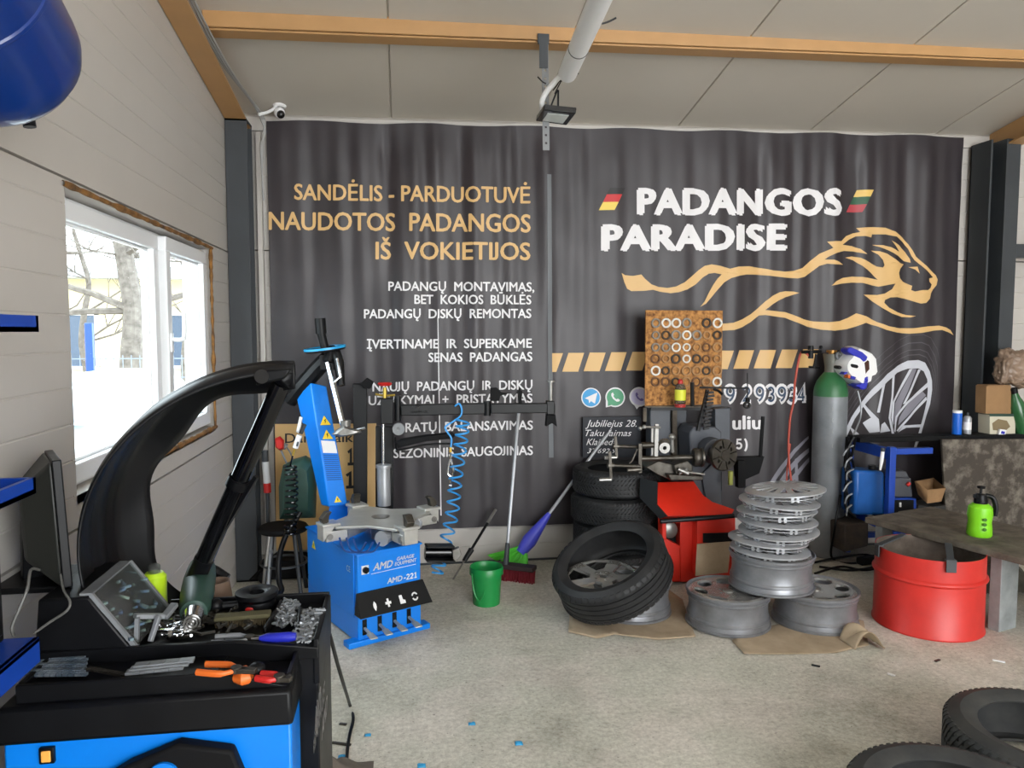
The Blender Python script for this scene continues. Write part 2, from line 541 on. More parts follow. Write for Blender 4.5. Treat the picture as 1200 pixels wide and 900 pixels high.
# ceiling: steel faced panels, joints running up the slope
mb = MB()
x = -1.25; xs = []
seams = [-.05 + .98 * k for k in range(-1, 10)]
prof = [(-1.25, 0)]
for q in seams:
    if -1.2 < q < 8.1: prof += [(q - .006, 0), (q - .003, .012), (q + .003, .012), (q + .006, 0)]
prof.append((8.2, 0))
o = 0
for px_, d in prof:
    mb.v += [V((px_, 5.2, zceil(px_, 5.2) + d)), V((px_, -3.2, zceil(px_, -3.2) + d))]
for i in range(len(prof) - 1):
    mb.f.append((2 * i, 2 * i + 1, 2 * i + 3, 2 * i + 2))
mb.raw([(-1.25, 5.2, zceil(-1.25, 5.2) + .1), (8.2, 5.2, zceil(8.2, 5.2) + .1), (8.2, -3.2, zceil(8.2, -3.2) + .1), (-1.25, -3.2, zceil(-1.25, -3.2) + .1)], [(0, 1, 2, 3)])
struct(mb, 'ceiling', CEIL, ang=20)
# cornice strip over the banner and skirting strip under it
a, b_ = at(312, 136, 5.05), at(1130, 158, 5.05)
mb = MB()
mb.hex8([(-1.05, 5.066, a.z - .09), (4.35, 5.066, b_.z - .085), (4.35, YW - .001, b_.z - .085), (-1.05, YW - .001, a.z - .09),
         (-1.05, 5.066, a.z), (4.35, 5.066, b_.z + .0), (4.35, YW - .001, b_.z + .02), (-1.05, YW - .001, a.z + .02)])
struct(mb, 'trim_1', WHITE_WALL, bevel=.004)
struct(MB().bx(-.9, 4.3, YW - .012, YW - .0005, .0, .012), 'baseboard_back', DKSTEEL)

# ochre steel roof frame: purlin across, a rafter over each column
p0, p1, q0, q1 = at(250, 11, 4.0), at(1200, 52, 4.0), at(250, 31, 4.0), at(1200, 74, 4.0)
dx = (p1.z - p0.z) / (p1.x - p0.x); zt = lambda x: p0.z + dx * (x - p0.x)
hb = q0.z - p0.z
mb = MB()
def purlin_piece(y0, y1, za, zb):
    mb.hex8([(-.955, y0, zt(-.955) + za), (6, y0, zt(6) + za), (6, y1, zt(6) + za), (-.955, y1, zt(-.955) + za),
             (-.955, y0, zt(-.955) + zb), (6, y0, zt(6) + zb), (6, y1, zt(6) + zb), (-.955, y1, zt(-.955) + zb)])
purlin_piece(4.0, 4.012, hb, .03); purlin_piece(4.012, 4.12, hb - .012, hb); purlin_piece(4.1, 4.112, hb, .01)
struct(mb, 'trim_2', ORANGE, bevel=.004)
def rafter(name, x0, x1, zb, sl, y0=5.06, y1=-3.1):
    mb = MB()
    f = lambda y: zb + sl * (5.0 - y)
    def slab(xa, xb, da, db, top=False):
        za = lambda y: f(y) + da
        zc_ = (lambda y: zceil((xa + xb) / 2, y) - .004) if top else (lambda y: f(y) + db)
        mb.hex8([(xa, y1, za(y1)), (xb, y1, za(y1)), (xb, y0, za(y0)), (xa, y0, za(y0)), (xa, y1, zc_(y1)), (xb, y1, zc_(y1)), (xb, y0, zc_(y0)), (xa, y0, zc_(y0))])
    slab(x0, x1, 0, .012)
    slab((x0 + x1) / 2 - .006, (x0 + x1) / 2 + .006, .012, 0, True)
    struct(mb, name, ORANGE)
rafter('trim_3', -1.055, -.93, 2.885, .135)
rafter('trim_4', 4.24, 4.36, 2.885, .165)
# dark grey H columns
def column(name, x0, x1, y0, y1, h):
    mb = MB()
    mb.bx(x0, x1, y0, y0 + .012, 0, h); mb.bx(x0, x1, y1 - .012, y1, 0, h); mb.bx((x0 + x1) / 2 - .006, (x0 + x1) / 2 + .006, y0 + .012, y1 - .012, 0, h)
    mb.bx(x0 - .0, x1 + .0, y0 - .0, y1, 0, .012); mb.bx(x0, x1, y0, y1, h - .012, h)
    struct(mb, name, DKSTEEL)
column('trim_5', -1.055, -.925, 4.90, 5.06, 2.90)
mb = MB()
mb.bx(4.14, 4.155, 4.86, 5.05, 0, 2.95); mb.bx(4.155, 4.23, 4.95, 4.962, 0, 2.95); mb.bx(4.23, 4.242, 4.82, 5.05, 0, 2.95); mb.bx(4.242, 4.34, 4.82, 4.834, 0, 2.95); mb.bx(4.14, 4.34, 5.04, 5.05, 0, 2.95); mb.bx(4.328, 4.34, 4.834, 5.05, 0, 2.95)
struct(mb, 'trim_6', DKSTEEL)
# horizontal rail from the column, with rough gaps in the wall over and under it
r0, r1 = at(1157, 286, 4.86), at(1157, 302, 4.86)
struct(MB().bx(4.34, 8.1, 4.82, 4.88, r1.z, r0.z), 'trim_7', DKSTEEL, bevel=.003)
mb = MB()
for (yy0, yy1) in ((268, 285), (303, 309)):
    g0, g1 = at(1158, yy1, 5.07), at(1174, yy0, 5.07)
    pts = [V((g0.x + (g1.x - g0.x) * i / 7, 5.06 - .02 * ((i * 7) % 3) / 3, 0)) for i in range(8)]
    mb.grid(lambda u, v: V((g0.x + (g1.x - g0.x) * u, 5.085 - .035 * sin(pi * u) * sin(pi * v) - .012 * noise.noise(V((u * 5, v * 5, yy0))), g0.z + (g1.z - g0.z) * v)), 9, 7)
struct(mb, 'trim_8', FOAM)
# bare wall strip between column and banner, with its loose white edge
struct(MB().bx(-.90, -.868, 5.03, 5.085, 0.3, 2.86), 'trim_9', WHITE_WALL, bevel=.003)

# ---- window
mb = MB()
def fr_rect(mb, x0, x1, ya, yb, za, zb, w):
    mb.bx(x0, x1, ya, yb, za, za + w); mb.bx(x0, x1, ya, yb, zb - w, zb)
    mb.bx(x0, x1, ya, ya + w, za + w, zb - w); mb.bx(x0, x1, yb - w, yb, za + w, zb - w)
win = MB(); ym = onx(188, 300, XL - .045).y
fr_rect(win, XL - .125, XL - .065, WY0 + .003, WY1 - .01, WZ0 + .003, WZ1 - .005, .022)
win.bx(XL - .125, XL - .065, ym - .02, ym + .02, WZ0 + .026, WZ1 - .03)
wo = struct(win, 'window_1', PVC, bevel=.004)
for i, (ya, yb, xi) in enumerate(((WY0 + .012, ym - .012, .004), (ym + .016, WY1 - .02, .03))):
    xi -= .05
    sm = MB(); fr_rect(sm, XL - .055 + xi - .01, XL - .004 + xi, ya, yb, WZ0 + .014, WZ1 - .016, .068)
    fr_rect(sm, XL - .05 + xi, XL - .03 + xi, ya + .068, yb - .068, WZ0 + .082, WZ1 - .084, .012)
    so = sm.build('window_sash', PVC, wo, bevel=.005)
    g = MB().bx(XL - .046 + xi, XL - .040 + xi, ya + .072, yb - .072, WZ0 + .086, WZ1 - .088)
    g.build('window_pane', GLASS, so)
    if i:
        h = MB(); yh = ya + .035; zh = 1.56
        h.bx(XL - .024, XL - .016, yh - .014, yh + .014, zh - .06, zh + .03)
        h.tube(smooth_path([(XL - .02, yh, zh), (XL + .025, yh, zh), (XL + .03, yh + .02, zh + .02), (XL + .03, yh + .03, zh + .13)], 4), .010, 8)
        h.build('window_handle', PVC, so)
random.seed(4)
def foam_strip(name, ya, yb, za, zb, along):
    n = 60
    def fn(u, v):
        w = .35 + .65 * abs(noise.noise(V((u * 17, 1.3 * along, 4.2))))
        a = v * 2 * pi
        if along == 'y': pass
        if along == 1:
            return V((XL + .004 + .018 * w * cos(a), ya + (yb - ya) * u, (za + zb) / 2 + (zb - za) / 2 * w * sin(a)))
        return V((XL + .004 + .018 * w * cos(a), (ya + yb) / 2 + (yb - ya) / 2 * w * sin(a), za + (zb - za) * u))
    struct(MB().grid(fn, n, 9), name, FOAM)
foam_strip('trim_11', WY0 - .02, WY1 + .01, WZ1 - .012, WZ1 + .03, 1)
foam_strip('trim_12', WY1 - .055, WY1 - .005, WZ0, WZ1, 2)
foam_strip('trim_13', WY0 + .9, WY1, WZ0 - .03, WZ0 + .015, 1)

# ---- outside the window
GRASS = mat('dry_grass', (150, 136, 110), .95, rgb2=(112, 104, 78), vs=3)
BARK = mat('grey_bark', (126, 118, 110), .9, rgb2=(88, 80, 74), vs=12)
YWALL = mat('pale_yellow_render', (228, 214, 176), .9, var=.05)
struct(MB().bx(-40, -1.4, -6, 60, -.5, -.3), 'ground', GRASS)
bd = thing('house', 'low pale yellow house behind the bare trees outside the window', 'house', (-6.5, 18, -.3))
h = MB().bx(-11.5, -2.6, 18, 24, -.3, 2.75); h.build('wall', YWALL, bd)
h = MB().hex8([(-12, 17.4, 2.75), (-2.2, 17.4, 2.75), (-2.2, 24.5, 2.75), (-12, 24.5, 2.75), (-12, 17.4, 3.0), (-2.2, 17.4, 3.0), (-2.2, 24.5, 3.5), (-12, 24.5, 3.5)]); h.build('roof', mat('pale_roof', (190, 196, 204), .7), bd)
for wx in (-8.9, -7.1, -5.0, -3.9):
    fw = MB(); 
    fw.bx(wx - .42, wx + .42, 17.93, 18.0, .75, .82); fw.bx(wx - .42, wx + .42, 17.93, 18, 1.95, 2.02); fw.bx(wx - .42, wx - .35, 17.93, 18, .8, 1.97); fw.bx(wx + .35, wx + .42, 17.93, 18, .8, 1.97)
    fo = fw.build('window', PVC, bd)
    MB().bx(wx - .36, wx + .36, 17.96, 17.99, .8, 1.97).build('pane', mat('dark_pane', (70, 84, 104), .2), fo)
def tree(x, y, h, r, label, seed):
    rnd = random.Random(seed)
    t = thing('bare_tree', label, 'tree', (x, y, -.3), 'bare trees outside the window')
    trunk = MB(); path = [V((x + .06 * sin(k * 1.7 + seed) * k / 3, y, -.3 + h * k / 9)) for k in range(10)]
    trunk.tube(smooth_path(path, 3), [r * (1 - .75 * i / 27) for i in range(28)], 10)
    trunk.build('trunk', BARK, t)
    br = MB()
    def grow(p, d, L, rr, lev):
        pts = [p]
        for i in range(4):
            d = (d + V((rnd.uniform(-.35, .35), rnd.uniform(-.35, .35), rnd.uniform(-.1, .3)))).normalized()
            pts.append(pts[-1] + d * L / 4)
        br.tube(pts, [rr, rr * .8, rr * .62, rr * .45, rr * .3], 5)
        if lev:
            for i in range(4):
                k = rnd.randint(1, 4); s2 = V((rnd.uniform(-1, 1), rnd.uniform(-1, 1), rnd.uniform(-.2, .8))).normalized()
                grow(pts[k], (d * .5 + s2).normalized(), L * .6, rr * .5, lev - 1)
    for i in range(13):
        k = rnd.randint(2, 9); a = rnd.uniform(0, 2 * pi)
        grow(path[k], V((cos(a), sin(a) * .6, rnd.uniform(-.1, .6))).normalized(), rnd.uniform(1.2, 2.4), r * .3, 2)
    br.build('branches', BARK, t)
tree(at(152, 400, 10.5).x, 10.5, 6.5, .17, 'thick grey bare tree nearest to the window glass', 3)
tree(at(215, 400, 13).x, 13.2, 6, .09, 'slim bare tree seen through the narrow right sash', 8)
tree(at(100, 400, 15).x, 15, 5, .08, 'slim bare tree before the yellow house wall', 12)
fe = thing('wire_fence', 'wire mesh garden fence with a blue post outside the window', 'fence', (-3, 8, -.3))
fx = at(105, 400, 8).x
MB().bx(fx - .035, fx + .035, 7.97, 8.03, -.3, 1.68).build('post', BLUE_R, fe, bevel=.01)
MB().bx(fx + 1.35, fx + 1.4, 7.98, 8.02, -.3, 1.45).build('post', mat('fence_grey', (96, 104, 112), .5), fe)
w = MB()
for k in range(9): w.bx(-5, -.6, 7.995, 8.005, -.2 + .19 * k, -.19 + .19 * k)
for k in range(56): w.bx(-5 + .08 * k, -4.994 + .08 * k, 7.997, 8.003, -.25, 1.36)
w.build('mesh', mat('fence_wire', (120, 128, 138), .5), fe)
cp = at(150, 500, 5.6)
car = thing('car', 'white car parked close outside the window', 'car', (-2.6, 5.4, -.3))
CARW = mat('car_white', (240, 242, 244), .25, coat=.5)
b = MB(); side = [(3.6, -.05), (3.6, .55), (4.0, .86), (5.0, .92), (5.35, .93), (6.2, 1.25), (7.6, 1.25), (8.1, .8), (8.1, -.05)]
b.puff([(-2.55, y, z) for y, z in side], (1.5, 0, 0), 8)
b.build('body', CARW, car, bevel=.03)
g = MB().raw([(-3.05, 5.38, .97), (-2.05, 5.38, .97), (-2.15, 6.15, 1.27), (-2.95, 6.15, 1.27)], [(0, 1, 2, 3)]); g.build('windscreen', mat('car_glass', (176, 186, 196), .15), car, solid=.01)
w = MB().tube([(-2.9, 5.0, .95), (-2.2, 5.36, .99)], .012, 6); w.build('wiper', BLACK, car)
for yy in (4.3, 7.4):
    w = MB()
    w.lathe([(.0, -.1), (.2, -.1), (.32, -.07), (.32, .07), (.2, .1), (0, .1)], (-1.9, yy, .0), (1, 0, 0), 20); w.build('wheel', RUBBER, car)

# ============================================================ THE BANNER
YB = 5.045
def fold(x, z):
    t = (z - .26) / 2.7
    a = .35 + .65 * min(1, max(0, t)) ** 1.2
    f = .010 * sin(x * 15 + 1.1 * sin(z * 1.3 + x)) + .007 * sin(x * 27 + .8 * sin(z * 2.1) + 1.0) + .004 * sin(x * 51 + z * .9)
    f *= 1.2 * a * (.65 + .35 * sin(x * 2.3 + .7))
    f += .012 * noise.noise(V((x * 2.2, z * 1.1, .3))) + .006 * noise.noise(V((x * 6, z * 3, 2.3)))
    return max(f, -.019) * (1 - .75 * min(1, max(0, (t - .93) / .07)))
# banner cloth is dark with a slight sheen
CLOTH = mat('banner_cloth', (50, 44, 48), .44, rgb2=(41, 37, 41), vs=2.0, spec=.5)
tl, tr = at(316, 141, YB), at(1121, 160, YB)
xl, xr = at(318, 400, YB).x, at(1120, 400, YB).x
zb = at(560, 618, YB).z
def btop(x): return tl.z + (tr.z - tl.z) * (x - tl.x) / (tr.x - tl.x) + .006 * sin(x * 9)
ban = thing('banner', 'large black printed tyre shop banner hung over the back wall', 'banner', (1.7, YB, zb))
bm_ = MB().grid(lambda u, v: (xl + (xr - xl) * u, YB - fold(xl + (xr - xl) * u, zb + (btop(xl + (xr - xl) * u) - zb) * v), zb + (btop(xl + (xr - xl) * u) - zb) * v), 420, 70)
bm_.build('cloth', CLOTH, ban, ang=80)
def onban(px, py, lift=.004):
    p = at(px, py, YB)
    return V((p.x, YB - fold(p.x, p.z) - lift, p.z))
def printed(name, polys, m, lift=.004, label=None, fine=7):
    bm = poly_bm(polys); refine(bm, fine, 6)
    mb = MB(); bm_to(mb, bm, lambda x, y: onban(x, y, lift)); bm.free()
    o = mb.build(name, m, ban, ang=80)
    if label: o['label'] = label
    return o
def line(body, l, r, bl, br, cap, m, lift=.004, label=None, bold=.018, name='lettering', shear=0, word=1.0, space=1.0):
    bm = text_geo(body, bold, shear, space, word)
    xs_ = [v.co.x for v in bm.verts]; x0, x1 = min(xs_), max(xs_)
    for v in bm.verts:
        u = (v.co.x - x0) / (x1 - x0)
        v.co = V((l + (r - l) * u, bl + (br - bl) * u - v.co.y / .69 * cap, 0))
    refine(bm, 7, 6)
    isl = sorted(islands(bm), key=lambda I: min(v.co.x for v in I))
    words_, end = [], None
    for I in isl:                       # one part for each word
        lo_, hi_ = min(v.co.x for v in I), max(v.co.x for v in I)
        if end is None or lo_ - end > cap * .42: words_.append([]); end = hi_
        words_[-1].append(I); end = max(end, hi_)
    for W in words_:
        vs = set(v for I in W for v in I)
        idx = {v: i for i, v in enumerate(vs)}
        mb = MB(); mb.raw([onban(v.co.x, v.co.y, lift) for v in idx], [[idx[v] for v in f.verts] for f in bm.faces if f.verts[0] in vs])
        o = mb.build(name, m, ban, ang=80)
        if label: o['label'] = label
    bm.free()
GL, WL = 'gold lettering', 'white lettering'
line('SANDĖLIS - PARDUOTUVĖ', 345, 621.5, 234, 238, 18, GOLD, label=GL, bold=.022)
line('NAUDOTOS  PADANGOS', 315, 622, 269, 272, 20.5, GOLD, label=GL, bold=.022)
line('IŠ  VOKIETIJOS', 440, 621.5, 303.5, 304.5, 20, GOLD, label=GL, bold=.022)
for body, l, r, a, b2, cap in (
    ('PADANGŲ  MONTAVIMAS,', 455, 626, 340.5, 341.5, 10.5), ('BET  KOKIOS  BŪKLĖS', 485.5, 622.5, 356, 356.5, 10.5),
    ('PADANGŲ  DISKŲ  REMONTAS', 426.5, 622.5, 373, 372.5, 10.5), ('ĮVERTINAME  IR  SUPERKAME', 430, 623, 408.5, 407.3, 10.5),
    ('SENAS  PADANGAS', 502, 623.5, 424, 423, 10.5), ('NAUJŲ  PADANGŲ  IR  DISKŲ', 436.5, 623.5, 458.5, 456, 10.5),
    ('UŽSAKYMAI  +  PRISTATYMAS', 432, 623.5, 474.5, 471.5, 10.5), ('RATŲ  BALANSAVIMAS', 475, 624, 506, 503, 10.5),
    ('SEZONINIS  SAUGOJIMAS', 461, 624, 536.5, 532.5, 10.5)):
    line(body, l, r, a, b2, cap, INK_W, label=WL, bold=.022)
line('PADANGOS', 746, 987, 250.5, 251.5, 29, INK_W, label='heavy white lettering', bold=.055, space=1.06)
line('PARADISE', 704, 922.5, 293, 292, 28.5, INK_W, label='heavy white lettering', bold=.055, space=1.06)
# flags
def flag(x0, y0, w, sk, hs, cols):
    y = y0
    for c, h_ in zip(cols, hs):
        a0 = x0 + sk * (1 - (y - y0) / sum(hs)); a1 = x0 + sk * (1 - (y + h_ - y0) / sum(hs))
        printed('flag_stripe', [[(a0, y), (a0 + w, y), (a1 + w, y + h_), (a1, y + h_)]], c)
        y += h_
FB = mat('print_black', (24, 24, 26), .5); FR = mat('print_red', (196, 40, 44), .5); FY = mat('print_yellow', (236, 206, 92), .5); FG = mat('print_green', (34, 84, 56), .5); FR2 = mat('print_dull_red', (176, 62, 70), .5); FY2 = mat('print_sand', (226, 190, 104), .5)
flag(701.5, 220.5, 18, 13, (7.5, 9, 9.5), (FB, FR, FY))
flag(992.5, 222.5, 18, 13, (8, 9, 9), (FY2, FG, FR2))
# running lion
c1 = lambda L: [(720 + x / 6, 240 + y / 6) for x, y in L]
c2 = lambda L: [(920 + x / 6, 250 + y / 6) for x, y in L]
lion = (c1([(50, 480), (75, 495), (130, 500), (190, 490), (215, 520), (260, 560), (310, 578), (370, 585), (430, 575), (490, 545), (540, 505), (590, 460), (630, 430), (680, 420), (740, 430), (810, 450), (870, 435), (950, 432), (1040, 445), (1120, 462)])
  + c2([(0, 410), (60, 405), (120, 385), (180, 335), (240, 285), (300, 258), (325, 245), (290, 200), (390, 197), (430, 160), (480, 140), (530, 130), (505, 102), (620, 97), (700, 103), (770, 130), (830, 170), (870, 215), (900, 265), (920, 305), (960, 345), (1020, 400), (1060, 435), (1073, 465), (1065, 505), (1040, 535), (1025, 560), (1015, 600), (985, 630), (950, 635), (900, 620), (840, 600), (780, 590), (730, 592), (690, 610), (685, 630), (720, 665), (780, 695), (850, 715), (915, 722), (880, 732), (820, 728), (740, 705), (670, 665), (610, 620), (570, 590), (545, 572), (640, 575), (690, 565), (740, 535), (765, 495), (720, 503), (650, 517), (600, 505), (540, 490), (470, 487), (390, 495), (315, 510), (345, 480), (400, 455), (470, 445), (540, 448), (600, 458), (645, 468), (600, 420), (540, 370), (480, 330), (420, 312), (470, 303), (530, 312), (590, 345), (640, 375), (680, 382), (690, 365), (680, 330), (650, 290), (600, 262), (660, 268), (710, 285), (770, 325), (810, 350), (840, 358), (810, 390), (797, 420), (805, 455), (830, 480), (870, 500), (892, 510), (885, 540), (910, 550), (960, 540), (1000, 540), (1020, 525), (1030, 500), (1010, 480), (1008, 458), (1040, 450), (1010, 420), (960, 375), (910, 330), (890, 300), (870, 250), (830, 200), (780, 165), (700, 150), (610, 148), (605, 170), (560, 160), (500, 162), (450, 185), (400, 222), (470, 230), (530, 250), (575, 287), (540, 280), (480, 268), (410, 265), (350, 280), (300, 305), (275, 325), (330, 328), (370, 342), (405, 362), (330, 360), (290, 355), (240, 370), (190, 410), (140, 445), (90, 458), (0, 452)])
  + c1([(1100, 500), (1000, 490), (930, 490), (880, 498), (820, 515), (770, 545), (720, 600), (680, 650), (640, 695), (600, 718), (630, 680), (660, 620), (690, 565), (720, 520), (750, 490), (700, 480), (660, 485), (620, 510), (570, 560), (510, 595), (450, 615), (390, 622), (320, 612), (270, 598), (210, 605), (120, 607), (90, 590), (70, 545)]))
belly = (c1([(560, 850), (660, 845), (760, 835), (830, 830), (900, 805), (960, 770), (1010, 730), (1060, 680), (1110, 640), (1160, 615)]) + c2([(0, 548), (60, 550), (98, 560), (60, 572), (0, 590)])
  + c1([(1150, 675), (1110, 700), (1060, 740), (1110, 745)]) + c2([(0, 695), (60, 715), (130, 745), (200, 760), (300, 765), (380, 758), (440, 735), (500, 703), (570, 725), (640, 765), (720, 795), (800, 808), (900, 808), (1000, 795), (1080, 790), (1130, 803), (1160, 820), (1183, 857), (1150, 838), (1100, 820), (1040, 825), (960, 840), (870, 847), (780, 838), (700, 820), (640, 795), (565, 770), (500, 795), (430, 815), (340, 825), (250, 818), (160, 797), (80, 767), (0, 735)])
  + c1([(1130, 785), (1060, 775), (1020, 778), (960, 825), (900, 860), (840, 880), (760, 885), (660, 895), (560, 895)]))
brow = c2([(610, 222), (680, 225), (740, 240), (800, 272), (770, 230), (742, 192), (800, 225), (850, 272), (880, 320), (885, 347), (840, 335), (790, 300), (720, 262), (660, 238)])
eye = c2([(870, 378), (930, 375), (943, 425), (915, 395)])
printed('lion_emblem', [lion, belly, brow, eye], GOLD, label='gold running lion')
# hazard stripes, grey bar, cloth join
st = []
for k in range(-1, 12):
    y0, y1 = 413.5 - .38 * k, 435.5 - .42 * k
    q = [(640 + (105 + 100 * k) / 4, y0), (640 + (178 + 100 * k) / 4, y0), (640 + (150 + 100 * k) / 4, y1), (640 + (75 + 100 * k) / 4, y1)]
    if k == -1: q = [(647, y0), (660, y0), (652, y1), (647, y1)]
    if k == 11: q = [(x + 0, y) for x, y in q]
    st.append(q)
for q in st: printed('hazard_stripe', [q], GOLD, label='gold slanted stripe')
printed('divider_bar', [[(640.5, 205), (645.5, 205), (648.5, 536), (643, 536)]], mat('print_steel', (104, 108, 112), .5), lift=.003)
printed('cloth_join', [[(512.6, 372), (513.6, 372), (517.5, 604), (516, 604)]], INK_W, lift=.003, label='thin pale gap between two lengths of cloth')
# round contact badges
def disc(x, y, r, n=28, a0=0, a1=2 * pi): return [(x + r * cos(a0 + (a1 - a0) * i / n), y + r * sin(a0 + (a1 - a0) * i / n)) for i in range(n)]
TG = mat('print_sky_blue', (58, 156, 214), .5); WA = mat('print_leaf_green', (76, 152, 112), .5); VB = mat('print_violet', (120, 106, 176), .5)
printed('badge_ring', [disc(692.5, 466, 11.6)], INK_W, .003); printed('badge', [disc(692.5, 466, 10.3)], TG, .0045, 'blue round badge')
printed('badge_sign', [[(685, 466.5), (700, 460), (697, 473), (692.5, 470), (690, 472.5), (689.5, 468.5)]], INK_W, .006, 'white paper plane')
printed('badge_ring', [disc(721, 465.5, 11.6), [(710, 468), (716, 476), (710, 477.5)]], INK_W, .003); printed('badge', [disc(721, 465.5, 10), [(712.3, 468), (717, 474.5), (712.3, 475.8)]], WA, .0045, 'green speech bubble badge')
hand = lambda x, y, k: [(x + k * a, y + k * b) for a, b in ((-4.5, -4), (-3, -5.5), (-1.2, -2.8), (-2.2, -1.4), (-.6, 1), (1.4, 2.4), (2.8, 1.4), (5.4, 3.2), (4, 4.8), (1.5, 4.9), (-2.4, 2), (-4.5, -1.6))]
printed('badge_sign', [hand(721, 465.5, 1.05)], INK_W, .006, 'white telephone receiver')
printed('badge_ring', [disc(749, 465, 11.5), [(742, 473), (752, 473), (746, 479.5)]], INK_W, .003); printed('badge', [disc(749, 465, 9.5)], mat('print_lilac', (206, 198, 226), .5), .0045, 'pale violet bubble badge')
printed('badge_sign', [hand(749, 465, 1.0)], VB, .006, 'violet telephone receiver')
NAVY = mat('print_navy', (44, 66, 94), .5)
for ch, a, b2 in (('9', 848.5, 862), ('2', 868, 881), ('9', 884, 896.5), ('3', 897, 909), ('9', 909.5, 922), ('3', 922, 933.5), ('4', 932, 945)):
    yb_ = 471.5
    line(ch, a - .9, b2 + .9, yb_ + .8, yb_ + .8, 20.8, INK_W, .003, 'white outlined figure', .06, 'figure')
    line(ch, a + 1.6, b2 - 1.6, yb_ - 1, yb_ - 1, 17.3, NAVY, .006, 'dark blue figure', .0, 'figure')
line('uliu', 857.5, 892, 503, 502.5, 15.5, INK_W, bold=.03, label=WL)
line('5)', 862, 876, 526, 526, 11.5, INK_W, bold=.02, label=WL)
# gold panel with the opening hours
printed('hours_panel', [[(322, 497), (441, 496), (446, 640), (324, 645)]], GOLD, .003, 'gold panel', 9)
INKB = mat('print_ink', (38, 34, 34), .6)
line('Darbo laik', 334, 414, 519, 517.5, 11, INKB, .0055, 'black lettering', .01)
line('- 1', 391, 415, 545, 544, 18, INKB, .0055, 'black lettering', .02)
line('1', 405, 415.5, 571.5, 571, 18, INKB, .0055, 'black lettering', .02)
# printed alloy wheels
c5 = lambda L: [(970 + x / 6.431, 390 + y / 6.431) for x, y in L]
WP = mat('print_wheel_grey', (196, 198, 206), .5); WP2 = mat('print_wheel_mid', (128, 126, 136), .5); WP3 = mat('print_haze', (84, 80, 86), .6)
ro = [(40, 900), (110, 765), (180, 640), (270, 510), (350, 410), (440, 310), (520, 250), (600, 210), (680, 205), (730, 225), (765, 290), (780, 360), (780, 430), (765, 540), (740, 620), (705, 760), (660, 900)]
ri = [(640, 900), (685, 760), (715, 640), (740, 520), (748, 430), (745, 350), (720, 290), (680, 268), (600, 270), (520, 300), (440, 370), (360, 455), (280, 550), (210, 650), (150, 765), (80, 900)]
printed('wheel_rim_print', [c5(ro + ri)], WP, .003)
sp = [[(480, 300), (500, 290), (490, 470), (470, 640), (500, 760), (480, 760), (455, 640), (475, 480)], [(610, 275), (635, 270), (500, 520), (490, 700), (505, 755), (475, 640), (485, 520)], [(680, 275), (697, 280), (582, 530), (563, 540)],
      [(745, 375), (757, 400), (600, 530), (520, 640), (510, 750), (500, 740), (510, 630), (590, 520)], [(735, 480), (742, 502), (650, 602), (530, 745), (518, 738), (640, 588)], [(710, 690), (705, 712), (590, 715), (530, 752), (570, 698)],
      [(410, 375), (427, 382), (387, 600), (368, 600)], [(285, 540), (380, 650), (390, 745), (320, 755), (270, 680), (330, 640), (270, 552)], [(400, 690), (425, 672), (445, 700), (470, 740), (390, 752)], [(160, 700), (240, 760), (250, 800), (215, 800)]]
for q in sp: printed('wheel_spoke_print', [c5(q)], WP, .0035)
for q in ([(637, 270), (668, 274), (560, 530), (530, 640), (515, 680), (497, 690), (505, 530)], [(700, 430), (600, 530), (540, 640), (530, 700), (640, 580), (735, 470)]):
    printed('wheel_spoke_print', [c5(q)], WP2, .003)
def arc_band(cx, cy, rx, ry, rot, a0, a1, w, n=40):
    out, inn = [], []
    for i in range(n + 1):
        a = a0 + (a1 - a0) * i / n
        for L, k in ((out, 1 + w), (inn, 1)):
            x, y = rx * k * cos(a), ry * k * sin(a)
            L.append((cx + x * cos(rot) - y * sin(rot), cy + x * sin(rot) + y * cos(rot)))
    return out + inn[::-1]
for k, w_ in ((1.05, .006), (1.1, .005), (1.17, .006), (1.25, .004)):
    sc = lambda f: [(1056 + (x - 1056) * f, 540 + (y - 540) * f) for x, y in c5(ro[1:-1])]
    printed('wheel_blur_print', [sc(k) + sc(k + w_ * 1.5)[::-1]], WP3, .003)
for q in ([(900, 566), (914, 545), (930, 526), (948, 511), (948, 514), (932, 530), (918, 548), (906, 566)], [(910, 566), (922, 548), (936, 534), (948, 525), (948, 530), (938, 539), (926, 552), (917, 566)], [(931, 538), (934, 536), (935, 566), (931, 566)], [(906, 580), (948, 536), (948, 541), (914, 582)]):
    printed('wheel_spoke_print', [q], WP2, .0035, 'grey printed wheel arc')

